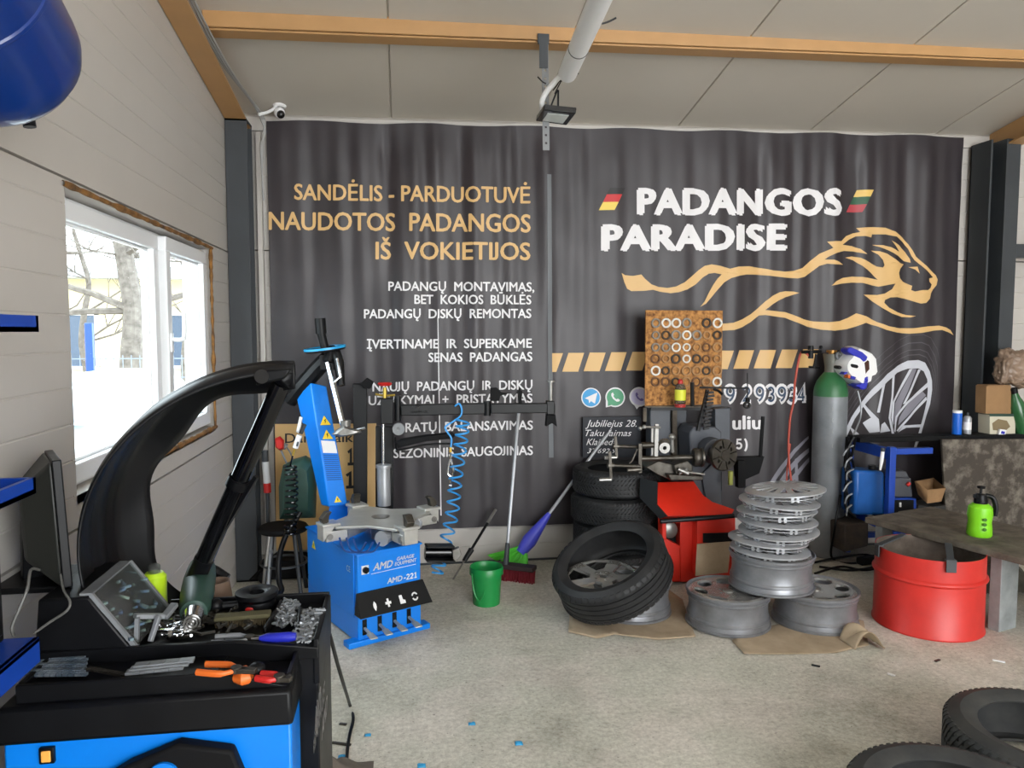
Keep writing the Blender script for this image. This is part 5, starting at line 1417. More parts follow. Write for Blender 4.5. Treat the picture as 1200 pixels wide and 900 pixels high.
# ============================================================ WORKBENCH AT THE RIGHT WITH CLUTTER
wy0, wy1 = 4.66, 4.81
e0, e1 = at(1008, 513, wy0), at(1182, 509, wy0)
wtz = e0.z
wb = thing('workbench', 'blue steel workbench with a dark top behind the plank bench', 'workbench', (3.4, 4.75, 0))
MB().bx(e0.x, 5.6, wy0, wy1, wtz - .035, wtz).build('top', BLACKM, wb, bevel=.004)
m = MB()
bxl = at(998, 540, 4.92).x; pxm = at(1040, 560, 4.5).x
for x_, y_ in ((bxl, 4.95), (pxm, 4.47), (5.4, 4.74), (5.4, 4.95)):
    MB().bx(x_ - .022, x_ + .022, y_ - .022, y_ + .022, 0, wtz - .035).build('leg', BLUE_R, wb, bevel=.003)
m = MB(); m.bar(V((bxl - .02, 4.92, wtz - .075)), V((pxm, 4.47, wtz - .085)), .04, .07); m.bx(pxm, at(1091, 530, 4.47).x, 4.45, 4.49, wtz - .085, wtz - .045); m.bx(pxm, 5.4, 4.93, 4.97, .1, .14); m.bar(V((bxl, 4.95, .3)), V((pxm, 4.47, .3)), .03, .05)
m.build('frame_rail', BLUE_R, wb, bevel=.003)
MB().bx(bxl, at(1100, 600, 4.6).x, 4.47, 4.97, .34, .355).build('lower_shelf', BLACKM, wb)
# things on and under it
def lbl(o, label, cat): return tag(o, label, cat)
p = at(1020, 600, 4.62)
tb = thing('jerrycan', 'blue plastic canister under the workbench beside the gas cylinder', 'canister', (p.x, 4.62, .356))
m = MB(); q = pp([(1002, 604), (1037, 604), (1037, 553), (1003, 551)], 4.60); m.prism(q, (0, .18, 0)); m.build('body', mat('canister_blue', (22, 86, 160), .4, var=.15), tb, bevel=.02)
m = MB().cyl(at(1022, 551, 4.68), at(1022, 545, 4.68), .025, n=14); m.build('cap', BLACK, tb)
tb = thing('tool_case', 'dark grey tool case over a drawer box under the workbench', 'tool case', tuple(at(1058, 600, 4.6)))
m = MB(); m.prism(pp([(1043, 583), (1070, 583), (1068, 560), (1044, 560)], 4.58), (0, .25, 0)); m.build('case', mat('case_grey', (70, 72, 78), .45), tb, bevel=.01)
m = MB(); m.prism(pp([(1043, 560), (1066, 560), (1062, 552), (1045, 552)], 4.58), (0, .22, 0)); m.build('lid', MATS['case_grey'], tb, bevel=.008)
m = MB(); m.cyl(at(1063, 569, 4.57), at(1066, 566, 4.57), .012, n=10); m.build('latch', REDP, tb)
db_ = thing('drawer_box', 'small blue and black drawer box under the tool case', 'drawer box', tuple(at(1058, 607, 4.58)))
m = MB(); m.prism(pp([(1043, 608), (1074, 608), (1074, 584), (1043, 584)], 4.56), (0, .28, 0)); m.build('body', BLUE_R, db_, bevel=.004)
m = MB(); m.prism(pp([(1046, 607), (1071, 607), (1071, 586), (1046, 586)], 4.553), (0, .01, 0)); dr = m.build('drawer', BLACKM, db_, bevel=.002)
m = MB(); m.cyl(at(1055, 589, 4.55), at(1055, 594, 4.55), .007, n=8); m.build('handle', WHITE, dr)
ob = thing('open_carton', 'open brown carton under the workbench', 'carton', tuple(at(1090, 590, 4.6)))
m = MB(); A_ = pp([(1074, 576), (1087, 590), (1108, 585), (1108, 575)], 4.55)
c0, c1_, c2_, c3_ = at(1072, 564, 4.56), at(1087, 574, 4.46), at(1108, 572, 4.58), at(1094, 560, 4.78)
dz = V((0, 0, -.09))
k_ = .9
m.raw([c0, c1_, c2_, c3_, c0 + dz + V((.03, 0, 0)), c1_ + dz, c2_ + dz - V((.03, 0, 0)), c3_ + dz], [(0, 1, 5, 4), (1, 2, 6, 5), (2, 3, 7, 6), (3, 0, 4, 7), (4, 5, 6, 7)])
m.build('carton', CARD2, ob, solid=.005)
m = MB(); m.raw([at(1070, 590, 4.5), at(1120, 590, 4.5), at(1120, 620, 4.5), at(1070, 620, 4.5)], [])
cl = MB(); q = pp([(1072, 608), (1110, 606), (1110, 592), (1090, 594), (1076, 592)], 4.62); cl.prism(q, (0, .2, 0)); solo(cl, 'parts_box', mat('box_dark', (48, 46, 44), .7), 'dark low parts box under the open brown carton', 'box', bevel=.006)
# grey cloth strips, cable and rods behind the cylinder
cb_ = thing('cable_coil', 'tangle of black cable and clamps hanging from the bench corner', 'cable', tuple(at(998, 600, 4.7)))
m = MB(); random.seed(8)
for k in range(7):
    pts = [at(996 + random.uniform(-7, 7), y, 4.68 + random.uniform(-.05, .05)) for y in (512, 530, 550, 572, 592, 606)]
    m.tube(smooth_path(pts, 5), random.uniform(.006, .011), 6)
m.build('cable', BLACK, cb_)
m = MB()
for k in range(6):
    y = 522 + 14 * k; m.tube(smooth_path([at(988 + 2 * (k % 3), y + 12, 4.64), at(993, y + 4, 4.63), at(1000 - 2 * (k % 2), y, 4.64)], 4), .006, 6)
m.build('clamps', ZINC, cb_)
fl_ = thing('metal_rod', 'pale rod leaning across the corner of the workbench', 'rod', tuple(at(1004, 510, 4.8)))
m = MB().tube(smooth_path([at(1005, 458, 4.9), at(1009, 475, 4.88), at(1008, 490, 4.86), at(1000, 510, 4.8), at(990, 530, 4.74)], 5), .006, 6); m.build('rod', ZINC, fl_)
wsx = thing('hand_brush', 'small white handled brush hanging on the blue bench leg', 'brush', tuple(at(1033, 540, 4.43)))
m = MB().tube([at(1034.5, 529, 4.437), at(1033, 540, 4.437), at(1031.5, 551, 4.437)], [.011, .013, .006], 8); m.build('handle', WHITE, wsx); MB().cyl(at(1034.5, 529, 4.437), at(1035, 525, 4.437), .014, n=10).build('head', DKSTEEL, wsx)
# clutter on the bench top
def on_top(x): return at(x, 508, 4.5)
s = at(1121, 508, 4.73); zz = wtz
ca = thing('canister', 'blue canister with white cap standing on the bench by the column', 'canister', (s.x, s.y, zz))
MB().lathe([(0, 0), (.03, 0), (.031, .004), (.031, .15), (.0, .15)], (s.x, s.y, zz), n=24).build('body', mat('canister_bright', (20, 96, 200), .35), ca)
MB().lathe([(.0, .15), (.031, .15), (.031, .168), (0, .168)], (s.x, s.y, zz), n=24).build('cap', WHITE, ca)
s = at(1133, 508, 4.74)
ca = thing('spray_can', 'silver spray can standing against the dark column on the bench', 'spray can', (s.x, s.y, zz))
MB().lathe([(0, 0), (.026, 0), (.027, .004), (.027, .11), (.018, .125), (.0, .127)], (s.x, s.y, zz), n=24).build('body', SILVER, ca)
MB().lathe([(0, .12), (.008, .12), (.008, .15), (0, .15)], (s.x, s.y, zz), n=10).build('nozzle', DKSTEEL, ca)
MB().lathe([(.0275, .03), (.0275, .085)], (s.x, s.y, zz), n=24).build('label', WHITE, ca)
q = pp([(1154, 508), (1164, 508), (1158, 484), (1154, 484)], 4.78)
solo(MB().prism(q, (0, .01, 0)), 'paper_card', WHITE, 'white card leaning on the bench beside the dark column', 'card')
def at_bench(L_, Y):  # corner points of things on the bench top
    return pp(L_, Y)
bxs = thing('photo_carton', 'carton with printed picture, lying under the small brown box', 'carton', tuple(at(1172, 507, 4.62)))
m = MB(); q = pp([(1160, 509), (1190, 509), (1190, 486), (1160, 486)], 4.69); m.prism(q, (0, .11, 0)); m.build('carton', mat('carton_cream', (196, 190, 170), .8), bxs, bevel=.003)
m = MB(); q = pp([(1164, 504), (1178, 505), (1184, 500), (1180, 493), (1170, 491), (1163, 496)], 4.688); m.prism(q, (0, .003, 0)); m.build('picture', mat('picture_brown', (124, 108, 80), .7), bxs)
m = MB(); q = pp([(1160, 488), (1190, 488), (1190, 485), (1160, 485)], 4.687); m.prism(q, (0, .003, 0)); m.build('edge_band', DGREEN, bxs)
bxs = thing('cardboard_box', 'small plain brown box stacked on the printed carton', 'box', tuple(at(1172, 485, 4.62)))
m = MB(); q = pp([(1155, 485), (1185, 485), (1185, 452), (1156, 453)], 4.70); m.prism(q, (0, .1, 0)); m.build('box', CARD2, bxs, bevel=.003)
m = MB(); q = pp([(1156, 453), (1185, 452), (1183, 451), (1158, 451.5)], 4.699); m.prism(q, (0, .1, 0)); m.build('lid_flaps', CARD2, bxs)
bag = MB(); random.seed(3)
q = pp([(1165, 450), (1167, 432), (1172, 412), (1180, 408), (1195, 409), (1215, 412), (1222, 440), (1218, 462), (1200, 455), (1185, 452)], 4.71)
bag.puff(q, (0, .18, 0), 8)
bg_o = solo(bag, 'plastic_bag', mat('brown_bag', (150, 128, 110), .35, rgb2=(112, 92, 76), vs=7, bump=.6, bs=12), 'crumpled brown plastic bag on top of the boxes by the column', 'bag', ang=70, sub=3)
tx = bpy.data.textures.new('wrinkles', 'CLOUDS'); tx.noise_scale = .07; tx.noise_depth = 3; tx.noise_type = 'HARD_NOISE'
dm = bg_o.modifiers.new('wrinkles', 'DISPLACE'); dm.texture = tx; dm.strength = .06; dm.mid_level = .45; dm.texture_coords = 'LOCAL'
sp_o = thing('green_bottle', 'dark green bottle lying slanted beside the brown box', 'bottle', tuple(at(1192, 505, 4.55)))
m = MB().lathe([(0, 0), (.05, .0), (.054, .01), (.054, .2), (.03, .26), (.02, .3), (0, .3)], at(1199, 507, 4.70) + V((0.0, 0, .0)), V((-.3, .0, 1)), 20); m.build('bottle', mat('bottle_green', (44, 92, 54), .2), sp_o)
m = MB().lathe([(0, .295), (.024, .295), (.024, .33), (0, .33)], at(1199, 507, 4.70) + V((0.0, 0, .0)), V((-.3, .0, 1)), 16); m.build('cap', BLACK, sp_o)
nt_ = thing('battery_pack', 'small white and blue pack lying at the bench edge', 'pack', tuple(at(1175, 508, 4.45)))
m = MB(); m.prism(pp([(1171, 510), (1178, 511), (1180, 504), (1172, 503)], 4.665), (0, .02, 0)); m.build('pack', WHITE, nt_, bevel=.003); MB().prism(pp([(1173, 508), (1177, 509), (1178, 506), (1174, 505)], 4.663), (0, .003, 0)).build('label', BLUEP, nt_)
# stained plank board under the bench top
BOARD = mat('stained_board', (66, 59, 52), .85, rgb2=(150, 142, 130), vs=10, bump=.3, bs=16, lo=.47, hi=.82)
q = pp([(1110, 634), (1320, 640), (1320, 514), (1104, 515)], 4.62)
solo(MB().prism(q, (0, .02, 0)), 'stained_board', BOARD, 'large stained grey board standing behind the lime sprayer', 'board', bevel=.003)
# ---- low plank bench with grey legs
lb = thing('plank_bench', 'low rough plank bench on grey legs behind the red barrel', 'bench', (3.2, 3.9, 0))
bz = .45
c_ = [onz(1013, 606, bz), onz(1200, 655, bz), onz(1075, 598, bz), onz(1200, 629, bz)]
d_ = (c_[1] - c_[0]).normalized(); n_ = V((-d_.y, d_.x, 0))
if n_.y < 0: n_ = -n_
Lb = 1.55; wd = .32
m = MB()
for k in range(2):
    m.obox(c_[0] + d_ * Lb / 2 + n_ * (wd * (k + .5)) + V((0, 0, -.018)), d_, n_, Z, Lb + (.03 if k else 0), wd * .985, .036)
m.build('planks', WOOD, lb, bevel=.004)
GLEG = mat('grey_painted_board', (146, 150, 150), .7, rgb2=(118, 122, 122), vs=8)
lp_ = onz(1174, 736)
m = MB(); 
tpt = c_[0] + d_ * .86 + n_ * .06
m.obox(V((lp_.x, lp_.y, .207)) , n_, d_, Z, .15, .06, .414); m.build('leg', GLEG, lb, bevel=.003)
m = MB(); m.obox(V((lp_.x, lp_.y, .207)) + n_ * .46, n_, d_, Z, .10, .05, .414); m.build('leg', GLEG, lb, bevel=.003)
for s in (.04, .5):
    m = MB(); m.obox(c_[0] + d_ * .07 + n_ * (s + .05) + V((0, 0, -.243)), n_, d_, Z, .10, .045, .414); m.build('leg', GLEG, lb, bevel=.003)
# lime sprayer
s = onz(1157, 631, bz)
ls = thing('pump_sprayer', 'lime pump sprayer with black head standing on the plank bench', 'sprayer', tuple(s))
x_, y_ = s.x, s.y + .06
m = MB().lathe([(0, 0), (.058, 0), (.064, .01), (.062, .05), (.058, .08), (.064, .12), (.06, .165), (.04, .185), (0, .19)], (x_, y_, bz), n=28); m.build('tank', LIME, ls)
m = MB(); m.lathe([(0, .18), (.034, .18), (.036, .2), (.028, .235), (.016, .24), (0, .24)], (x_, y_, bz), n=20); m.cyl((x_, y_, bz + .235), (x_, y_, bz + .275), .007, n=8); m.lathe([(0, .27), (.02, .27), (.022, .282), (0, .285)], (x_, y_, bz), n=14)
m.bar((x_ - .03, y_ - .01, bz + .225), (x_ - .055, y_ - .02, bz + .232), .02, .02); m.build('pump_head', BLACK, ls)
m = MB().tube(smooth_path([(x_ + .02, y_ - .01, bz + .23), (x_ + .05, y_ - .03, bz + .22), (x_ + .062, y_ - .04, bz + .17), (x_ + .058, y_ - .04, bz + .12)], 4), .014, 10); m.build('handle', BLACK, ls)
m = MB(); 
for k in range(3): m.prism([V((x_ - .022 + .012 * cos(2 * pi * i / 10) , y_ - .0655, bz + .05 + .028 * k + .009 * sin(2 * pi * i / 10))) for i in range(10)], (0, .004, 0))
m.build('printed_mark', mat('mark_dark_green', (60, 110, 30), .5), ls)
# clutter under the bench
mm = thing('rag_heap', 'heap of dirty rags on the floor under the plank bench', 'rags', tuple(onz(1180, 690)))
m = MB().grid(lambda u, v: V((3.45 + .5 * u, 3.95 + .45 * v, .02 + .14 * sin(pi * u) * sin(pi * v) * (1 + .5 * noise.noise(V((u * 5, v * 5, 1)))) + .02 * noise.noise(V((u * 12, v * 12, 3))))), 24, 24); m.build('rags', mat('rag_dark', (80, 76, 66), .9, rgb2=(52, 52, 44), vs=9), mm)
mm = thing('bin_crate', 'dark crate of scrap on the floor beneath the workbench', 'crate', tuple(at(1010, 640, 4.7)))
m = MB(); m.prism(pp([(990, 648), (1018, 640), (1018, 612), (990, 616)], 4.62), (0, .3, 0)); m.build('crate', mat('crate_dark', (44, 40, 38), .8, rgb2=(70, 58, 48), vs=12, bump=.5, bs=18), mm, bevel=.01)
# extension cable on the floor behind the rims
ec = thing('extension_cable', 'black extension cable lying in loops beside the gas cylinder', 'cable', tuple(onz(990, 655)))
m = MB()
m.tube(smooth_path([at(985, 580, 4.75), at(978, 620, 4.7), onz(975, 654, .01), onz(1000, 660, .008), onz(1030, 654, .008), onz(1050, 660, .008), onz(1015, 668, .008), onz(985, 664, .008), onz(955, 672, .008)], 7), .008, 8)
m.tube(smooth_path([onz(950, 660, .01), onz(980, 654, .016), onz(1015, 650, .012), onz(1035, 660, .012), onz(1000, 668, .012), onz(960, 664, .012)], 7), .008, 8)
m.build('cable', BLACK, ec)
MB().obox(onz(1020, 656, .03), (1, .2, 0), (-.2, 1, 0), Z, .2, .06, .05).build('socket_block', BLACK, ec, bevel=.008)

# ============================================================ CORNER BY THE COLUMN: STOOL, TOOL CASE, GREASE GUN
sy = 4.62
sc0 = at(332, 616, sy)
st_ = thing('stool', 'round black shop stool in the corner behind the blue tyre changer', 'stool', (sc0.x, sy, 0))
MB().lathe([(0, sc0.z - .03), (.14, sc0.z - .03), (.15, sc0.z - .015), (.14, sc0.z), (0, sc0.z)], (sc0.x, sy, 0), n=32).build('seat', BLACKM, st_)
for k in range(4):
    a = pi / 4 + k * pi / 2
    MB().tube([(sc0.x + .10 * cos(a), sy + .10 * sin(a), sc0.z - .02), (sc0.x + .16 * cos(a), sy + .16 * sin(a), 0)], .012, 8).build('leg', STEEL if k == 2 else DKSTEEL, st_)
MB().lathe([(.13, .2), (.142, .2), (.142, .212), (.13, .212)], (sc0.x, sy, 0), n=32, closed=True).build('foot_ring', DKSTEEL, st_)
pc = thing('power_tool', 'dark green and black power tool with red label on the stool', 'power tool', tuple(at(348, 607, 4.62)))
m = MB(); m.puff(pp([(328, 608), (327, 570), (332, 545), (345, 538), (358, 534), (368, 540), (371, 570), (370, 606)], 4.60), (0, .2, 0), 7); m.build('body', DGREEN, pc)
m = MB(); m.puff(pp([(345, 566), (345, 546), (350, 538), (360, 536), (366, 545), (366, 566)], 4.585), (0, .06, 0), 5); m.build('motor_cover', BLACK, pc)
m = MB(); m.prism(pp([(346, 569), (364, 568), (364, 563), (346, 564)], 4.575), (0, .01, 0)); m.build('label', REDP, pc)['label'] = 'red label'
m = MB(); m.ball(at(345, 565.5, 4.572), .011, (1, .4, 1)); m.build('badge', WHITE, pc)
m = MB(); m.tube(smooth_path([at(352, 600, 4.5), at(345, 612, 4.48), at(334, 630, 4.46), at(327, 655, 4.44), at(327, 680, 4.4), at(330, 692, 4.36), at(320, 700, 4.3), at(300, 706, 4.25)], 5), .016, 10)
solo(m, 'rubber_hose', BLACK, 'thick black rubber hose hanging off the stool towards the floor', 'hose')
rd = thing('red_grip_tool', 'red gripped hand tool standing on the green power tool, beside gold panel', 'hand tool', tuple(at(338, 548, 4.71)))
m = MB(); m.puff(pp([(322, 514), (328, 511), (333, 516), (333, 526), (328, 528), (323, 524)], 4.70), (0, .05, 0)); m.build('grip', REDP, rd)
m = MB(); m.cyl(at(332, 522, 4.72), at(336, 524, 4.72), .02, n=10); m.tube(smooth_path([at(329, 527, 4.72), at(333, 536, 4.72), at(338, 548, 4.71)], 3), .007, 6); m.tube(smooth_path([at(336, 524, 4.72), at(341, 532, 4.72), at(345, 544, 4.71)], 3), .005, 6); m.build('shaft', GREY, rd)
gg = thing('grease_gun', 'white and red tube gun standing against the corner column', 'grease gun', tuple(at(313, 700, 4.85)))
m = MB(); m.cyl(at(311, 541, 4.84), at(313, 566, 4.84), .022, n=14); m.build('barrel', mat('tube_white', (206, 208, 210), .4), gg)
m = MB(); m.cyl(at(313, 566, 4.84), at(313.5, 577, 4.84), .023, n=14); m.build('red_collar', REDP, gg)
m = MB(); m.cyl(at(310.5, 528, 4.84), at(311, 541, 4.84), .02, n=12); m.build('nozzle', DKSTEEL, gg); m = MB(); m.cyl(at(313.5, 577, 4.84), at(314, 612, 4.84), .011, n=10); m.cyl(at(314, 612, 4.84), at(315, 700, 4.84), .008, n=8); m.build('rod', DKSTEEL, gg)
lv = thing('pipe_bar', 'slim steel bar standing on floor before the corner column', 'bar', tuple(at(314, 690, 4.5)))
MB().cyl(at(319, 618, 4.62), at(314, 688, 4.45), .010, n=10).build('bar', ZINC, lv)
m = MB(); m.lathe([(.007, 0), (.018, 0), (.018, .02), (.007, .02)], at(316.8, 648, 4.55), (-.1, -.2, 1), 12, closed=True); m.build('collar', ZINC, lv)
# low dark engine part / pedal box on the floor behind the balancer
jk = thing('floor_jack', 'low black trolley part on the floor behind the balancer tray', 'jack', tuple(onz(310, 705)))
m = MB(); a = onz(292, 700); m.prism([V((a.x + x, a.y + .5, z)) for x, z in ((-.06, .01), (.42, .01), (.42, .06), (.3, .12), (.1, .14), (0, .07))], (0, -.22, 0)); m.build('body', BLACKM, jk, bevel=.008)
for s in (0, .3):
    MB().lathe([(0, 0), (.035, 0), (.04, .006), (.04, .03), (0, .036)], (a.x + .05 + s, a.y + .26, .04), (0, -1, 0), 18).build('wheel', BLACK, jk)

# ============================================================ WHEEL BALANCER IN THE FOREGROUND
Y0, Y1, Y2 = 1.80, 1.95, 2.28
XA, XF, XM, XB = at(17, 800, Y0).x, at(341, 810, Y0).x, at(250, 790, Y0).x, -.222
wbk = thing('wheel_balancer', 'blue and black wheel balancer with a raised curved wheel guard', 'wheel balancer', (-.55, 2.0, 0))
ZR, ZD = .80, .752
XK = at(276, 757, Y1).x
# blue cabinet with switch
za = at(345, 846, Y0 - .02).z
m = MB(); m.bx(XA - .02, XF + .002, Y0 - .02, Y1 - .02, .02, za); cab = m.build('cabinet', BLUE, wbk, bevel=.006)
m = MB(); q = at(56, 884, Y0 - .022); m.bx(q.x - .016, q.x + .016, Y0 - .03, Y0 - .018, q.z - .019, q.z + .019); sw = m.build('mains_switch', BLACK, cab, bevel=.002)
m = MB(); m.bx(q.x - .010, q.x + .010, Y0 - .034, Y0 - .029, q.z - .013, q.z + .013); m.build('rocker', mat('amber', (246, 176, 84), .3), sw, bevel=.002)
m = MB(); m.prism(pp([(120, 915), (150, 897), (208, 873), (272, 881), (284, 910), (290, 960), (120, 960)], Y0 - .06), (0, .04, 0)); cv = m.build('hex_cover', BLACKM, wbk, bevel=.008)
m = MB(); m.lathe([(0, 0), (.035, 0), (.035, .008), (0, .01)], at(192, 910, Y0 - .062), (0, -1, 0), 24); m.build('blue_boss', BLUE, cv)
# black skirt and front tray
zk, zl = at(17, 832, Y0 - .03).z, za
m = MB(); m.hex8([(XA - .035, Y0 - .03, zl - .005), (XF + .008, Y0 - .03, zl - .005), (XF + .008, Y1, zl - .005), (XA - .035, Y1, zl - .005), (XA - .03, Y0 - .022, zk), (XF + .004, Y0 - .022, zk), (XF + .004, Y1, zk), (XA - .03, Y1, zk)]); m.build('skirt', BLACK, wbk, bevel=.01)
FT = .778
m = MB()
def tray_wall(m, pts, y0, y1, zb):
    m.prism([V((x, y0, z)) for x, z in pts] + [V((pts[-1][0], y0, zb)), V((pts[0][0], y0, zb))], (0, y1 - y0, 0))
top_line = [(XA, ZR - .004), (XM, ZR - .004), (XF, ZD)]
tray_wall(m, top_line, Y0, Y0 + .014, zk - .01)
YF = Y0 + .008
m.hex8([(XA, YF, zk - .012), (XM, YF, zk - .012), (XM, Y1, zk - .012), (XA, Y1, zk - .012), (XA, YF, FT), (XM, YF, FT), (XM, Y1, FT), (XA, Y1, FT)])
m.hex8([(XM, YF, zk - .012), (XF, YF, zk - .012), (XF, Y1, zk - .012), (XM, Y1, zk - .012), (XM, YF, FT), (XF, YF, ZD - .018), (XF, Y1, ZD - .018), (XM, Y1, FT)])
m.bx(XA, XA + .014, Y0 + .014, Y1, FT, ZR - .004); m.bx(XF - .012, XF, Y0 + .014, Y1, FT, ZD)
m.build('front_tray', BLACK, wbk, bevel=.003)
# main body with rear tray
TF_ = .785
m = MB()
m.hex8([(XA - .03, Y1, .02), (XB, Y1, .02), (XB, Y2, .02), (XA - .03, Y2, .02), (XA - .03, Y1, TF_), (XB, Y1, TF_ - .0), (XB, Y2, TF_), (XA - .03, Y2, TF_)])
body = m.build('body', BLACK, wbk, bevel=.004)
m = MB()
tray_wall(m, [(XA - .03, ZR + .012), (XK, ZR + .012), (XB, ZD + .032)], Y1 - .008, Y1 + .008, zk)
m.bx(XB - .012, XB + .003, Y1 - .004, Y2, TF_ - .1, TF_ + .02)
m.bx(XA + .2, XB, Y2 - .012, Y2, TF_ - .02, TF_ + .03)
xd0 = at(322, 730, 2.1).x
for (pa, pb2) in (((310, 742), (330, 708)), ((349, 745), (352, 716))):
    m.bar(onz(*pa, TF_ + .012), onz(*pb2, TF_ + .012), .008, .03)
m.build('rear_tray_rim', BLACK, wbk, bevel=.003)
# raised console at the far end with clear sloping lid
wl = [at(44, 703, Y1), at(104, 700, Y1), at(156, 763, Y1), at(40, 765, Y1)]
m = MB(); loft(m, wl, [wl[0] + V((0, .3, 0)), wl[1] + V((0, .3, 0)), wl[2] + V((0, .3, 0)), wl[3] + V((0, .3, 0))]); 
m.build('console', BLACK, wbk, bevel=.006)
m = MB(); a, b2_ = wl[1] + V((.002, .01, .004)), wl[2] + V((.004, .01, .006))
m.raw([a, b2_, b2_ + V((0, .27, 0)), a + V((0, .27, 0))], [(0, 1, 2, 3)]); lid = m.build('clear_lid', CLEAR, wbk, solid=.004)
m = MB()
for q in (0, .27): m.bar(a + V((0, q, 0)), b2_ + V((0, q, 0)), .01, .01)
m.bar(a + V((-.012, 0, .0)), a + V((-.012, .27, 0)), .03, .006); m.build('lid_frame', ZINC, lid)
m = MB(); random.seed(11)
for k in range(34):
    s, t = random.uniform(.1, .95), random.uniform(.05, .95)
    p = a.lerp(b2_, s) + V((-.006, .27 * t, -.004)); d = V((random.uniform(-1, 1), random.uniform(-1, 1), random.uniform(-.4, .2))) * random.uniform(.01, .035)
    m.bar(p - d, p + d, random.uniform(.006, .014), .006)
mo = m.build('stored_bits', mat('mixed_bits', (120, 140, 120), .5, rgb2=(60, 90, 140), vs=30), wbk); mo['kind'] = 'stuff'
# AMD lettering on the narrow side
m = MB(); xs_ = XB + .0045
o_ = onx(368, 872, xs_); e_ = onx(381, 806, xs_)
write(m, 'AMD', o_, (e_ - o_), V((0, .5, 1)), (e_ - o_).length * .55, .07, bold=.04); 
write(m, 'GARAGE', onx(367, 888, xs_), (e_ - o_), V((0, .5, 1)), (e_ - o_).length * 1.0, .05, bold=.02)
o2 = onx(377, 868, xs_); write(m, 'AMD', o2, (e_ - o_), V((0, .5, 1)), (e_ - o_).length * .55, .05, bold=.03)
m.build('lettering', INK_W, wbk)
# wheel guard: curved black shell and its tube
gc_ = at(338, 640, 2.05); GR_ = .545
GY0, GY1 = 2.03, 2.42
def guard(u, v):
    a = radians(88) + (radians(228) - radians(88)) * u
    k = 1 - .05 * (2 * v - 1) ** 4
    if v > .8: k -= .09 * (v - .8) / .2 * (1 + .25 * sin(u * 21))
    k += .018 * math.exp(-((v - .42) / .05) ** 2) + .012 * math.exp(-((v - .66) / .04) ** 2)
    w = .08 + .92 * min(1, u * 2.4) ** .8
    y = GY0 + (GY1 - GY0) * (v * w + (1 - w) * .12)
    return V((gc_.x + GR_ * k * cos(a), y, gc_.z + GR_ * k * .895 * sin(a)))
MB().grid(guard, 64, 26).build('wheel_guard', mat('guard_black', (17, 18, 21), .38, var=.15, vs=6, spec=.35), wbk, solid=.006, ang=60)
tt0, tt1 = at(224, 690, 2.34), at(330, 450, 2.16)
m = MB(); m.tube([tt0, tt1], .027, 14); m.build('guard_tube', BLACKG, wbk)
m = MB(); mid = tt0.lerp(tt1, .16); m.tube([tt0, mid], .029, 12); m.tube([tt0.lerp(tt1, .52), tt0.lerp(tt1, .56)], .033, 12); m.bar(tt0.lerp(tt1, .3) + V((.02, -.01, 0)), tt0.lerp(tt1, .57) + V((.045, -.01, .0)), .012, .012); m.build('tube_collar', BLACK, wbk)
m = MB(); e = at(306, 441, 2.1)
m.hex8([at(300, 452, 2.06), at(334, 444, 2.06), at(334, 444, 2.2), at(300, 452, 2.2), at(300, 434, 2.06), at(342, 432, 2.06), at(342, 432, 2.2), at(300, 434, 2.2)]); m.tube([at(330, 446, 2.12), at(337, 440, 2.12), at(343, 433, 2.12)], [.03, .026, .012], 10); m.build('guard_bracket', BLACK, wbk, bevel=.006)
m = MB(); m.lathe([(0, 0), (.019, 0), (.019, .006), (0, .006)], at(307, 441, 2.057), (0, -1, 0), 18); m.build('bracket_hole', BLACKG, wbk)

# ---- tools on the rear tray
TZ_ = TF_
def can(px_, py_, r, h, label, body_m, name='spray_can', cap=BLACK, ch=.03, band=None):
    p = onz(px_, py_, TZ_); t = thing(name, label, 'spray can' if 'can' in name else 'bottle', (p.x, p.y + r, TZ_))
    MB().lathe([(0, 0), (r - .002, 0), (r, .003), (r, h - .012), (r * .72, h), (0, h)], (p.x, p.y + r, TZ_), n=28).build('body', body_m, t)
    MB().lathe([(0, h - .002), (r * .5, h - .002), (r * .5, h + ch), (r * .42, h + ch + .003), (0, h + ch + .003)], (p.x, p.y + r, TZ_), n=20).build('cap', cap, t)
    if band: MB().lathe([(r + .0006, h * .25), (r + .0006, h * .8)], (p.x, p.y + r, TZ_), n=28).build('label', band, t)
    return t
can(178, 716, .033, .105, 'lime spray can with clear cap standing on the balancer tray', mat('lime_can', (184, 220, 40), .35, var=.05), cap=CLEAR, ch=.02)
can(136, 706, .026, .075, 'small white can beside the balancer console lid', WHITE, cap=STEEL, ch=.012)
p = onz(151, 703, TZ_); solo(MB().lathe([(0, 0), (.018, 0), (.02, .004), (.018, .034), (0, .036)], (p.x, p.y, TZ_), n=20), 'bottle_cap', REDP, 'loose red plastic cap beside the lime spray can', 'cap')
p = onz(252, 705, TZ_); t = thing('tape_roll', 'brown paper cup rim up behind the green heat gun', 'cup', (p.x, p.y + .04, TZ_)); t.name = 'paper_cup'
MB().lathe([(0, 0), (.042, 0), (.034, .05), (.036, .052), (.032, .052), (.03, .045), (.036, .006), (0, .006)], (p.x, p.y + .04, TZ_), n=28).build('cup', mat('cup_brown', (104, 84, 70), .8), t)
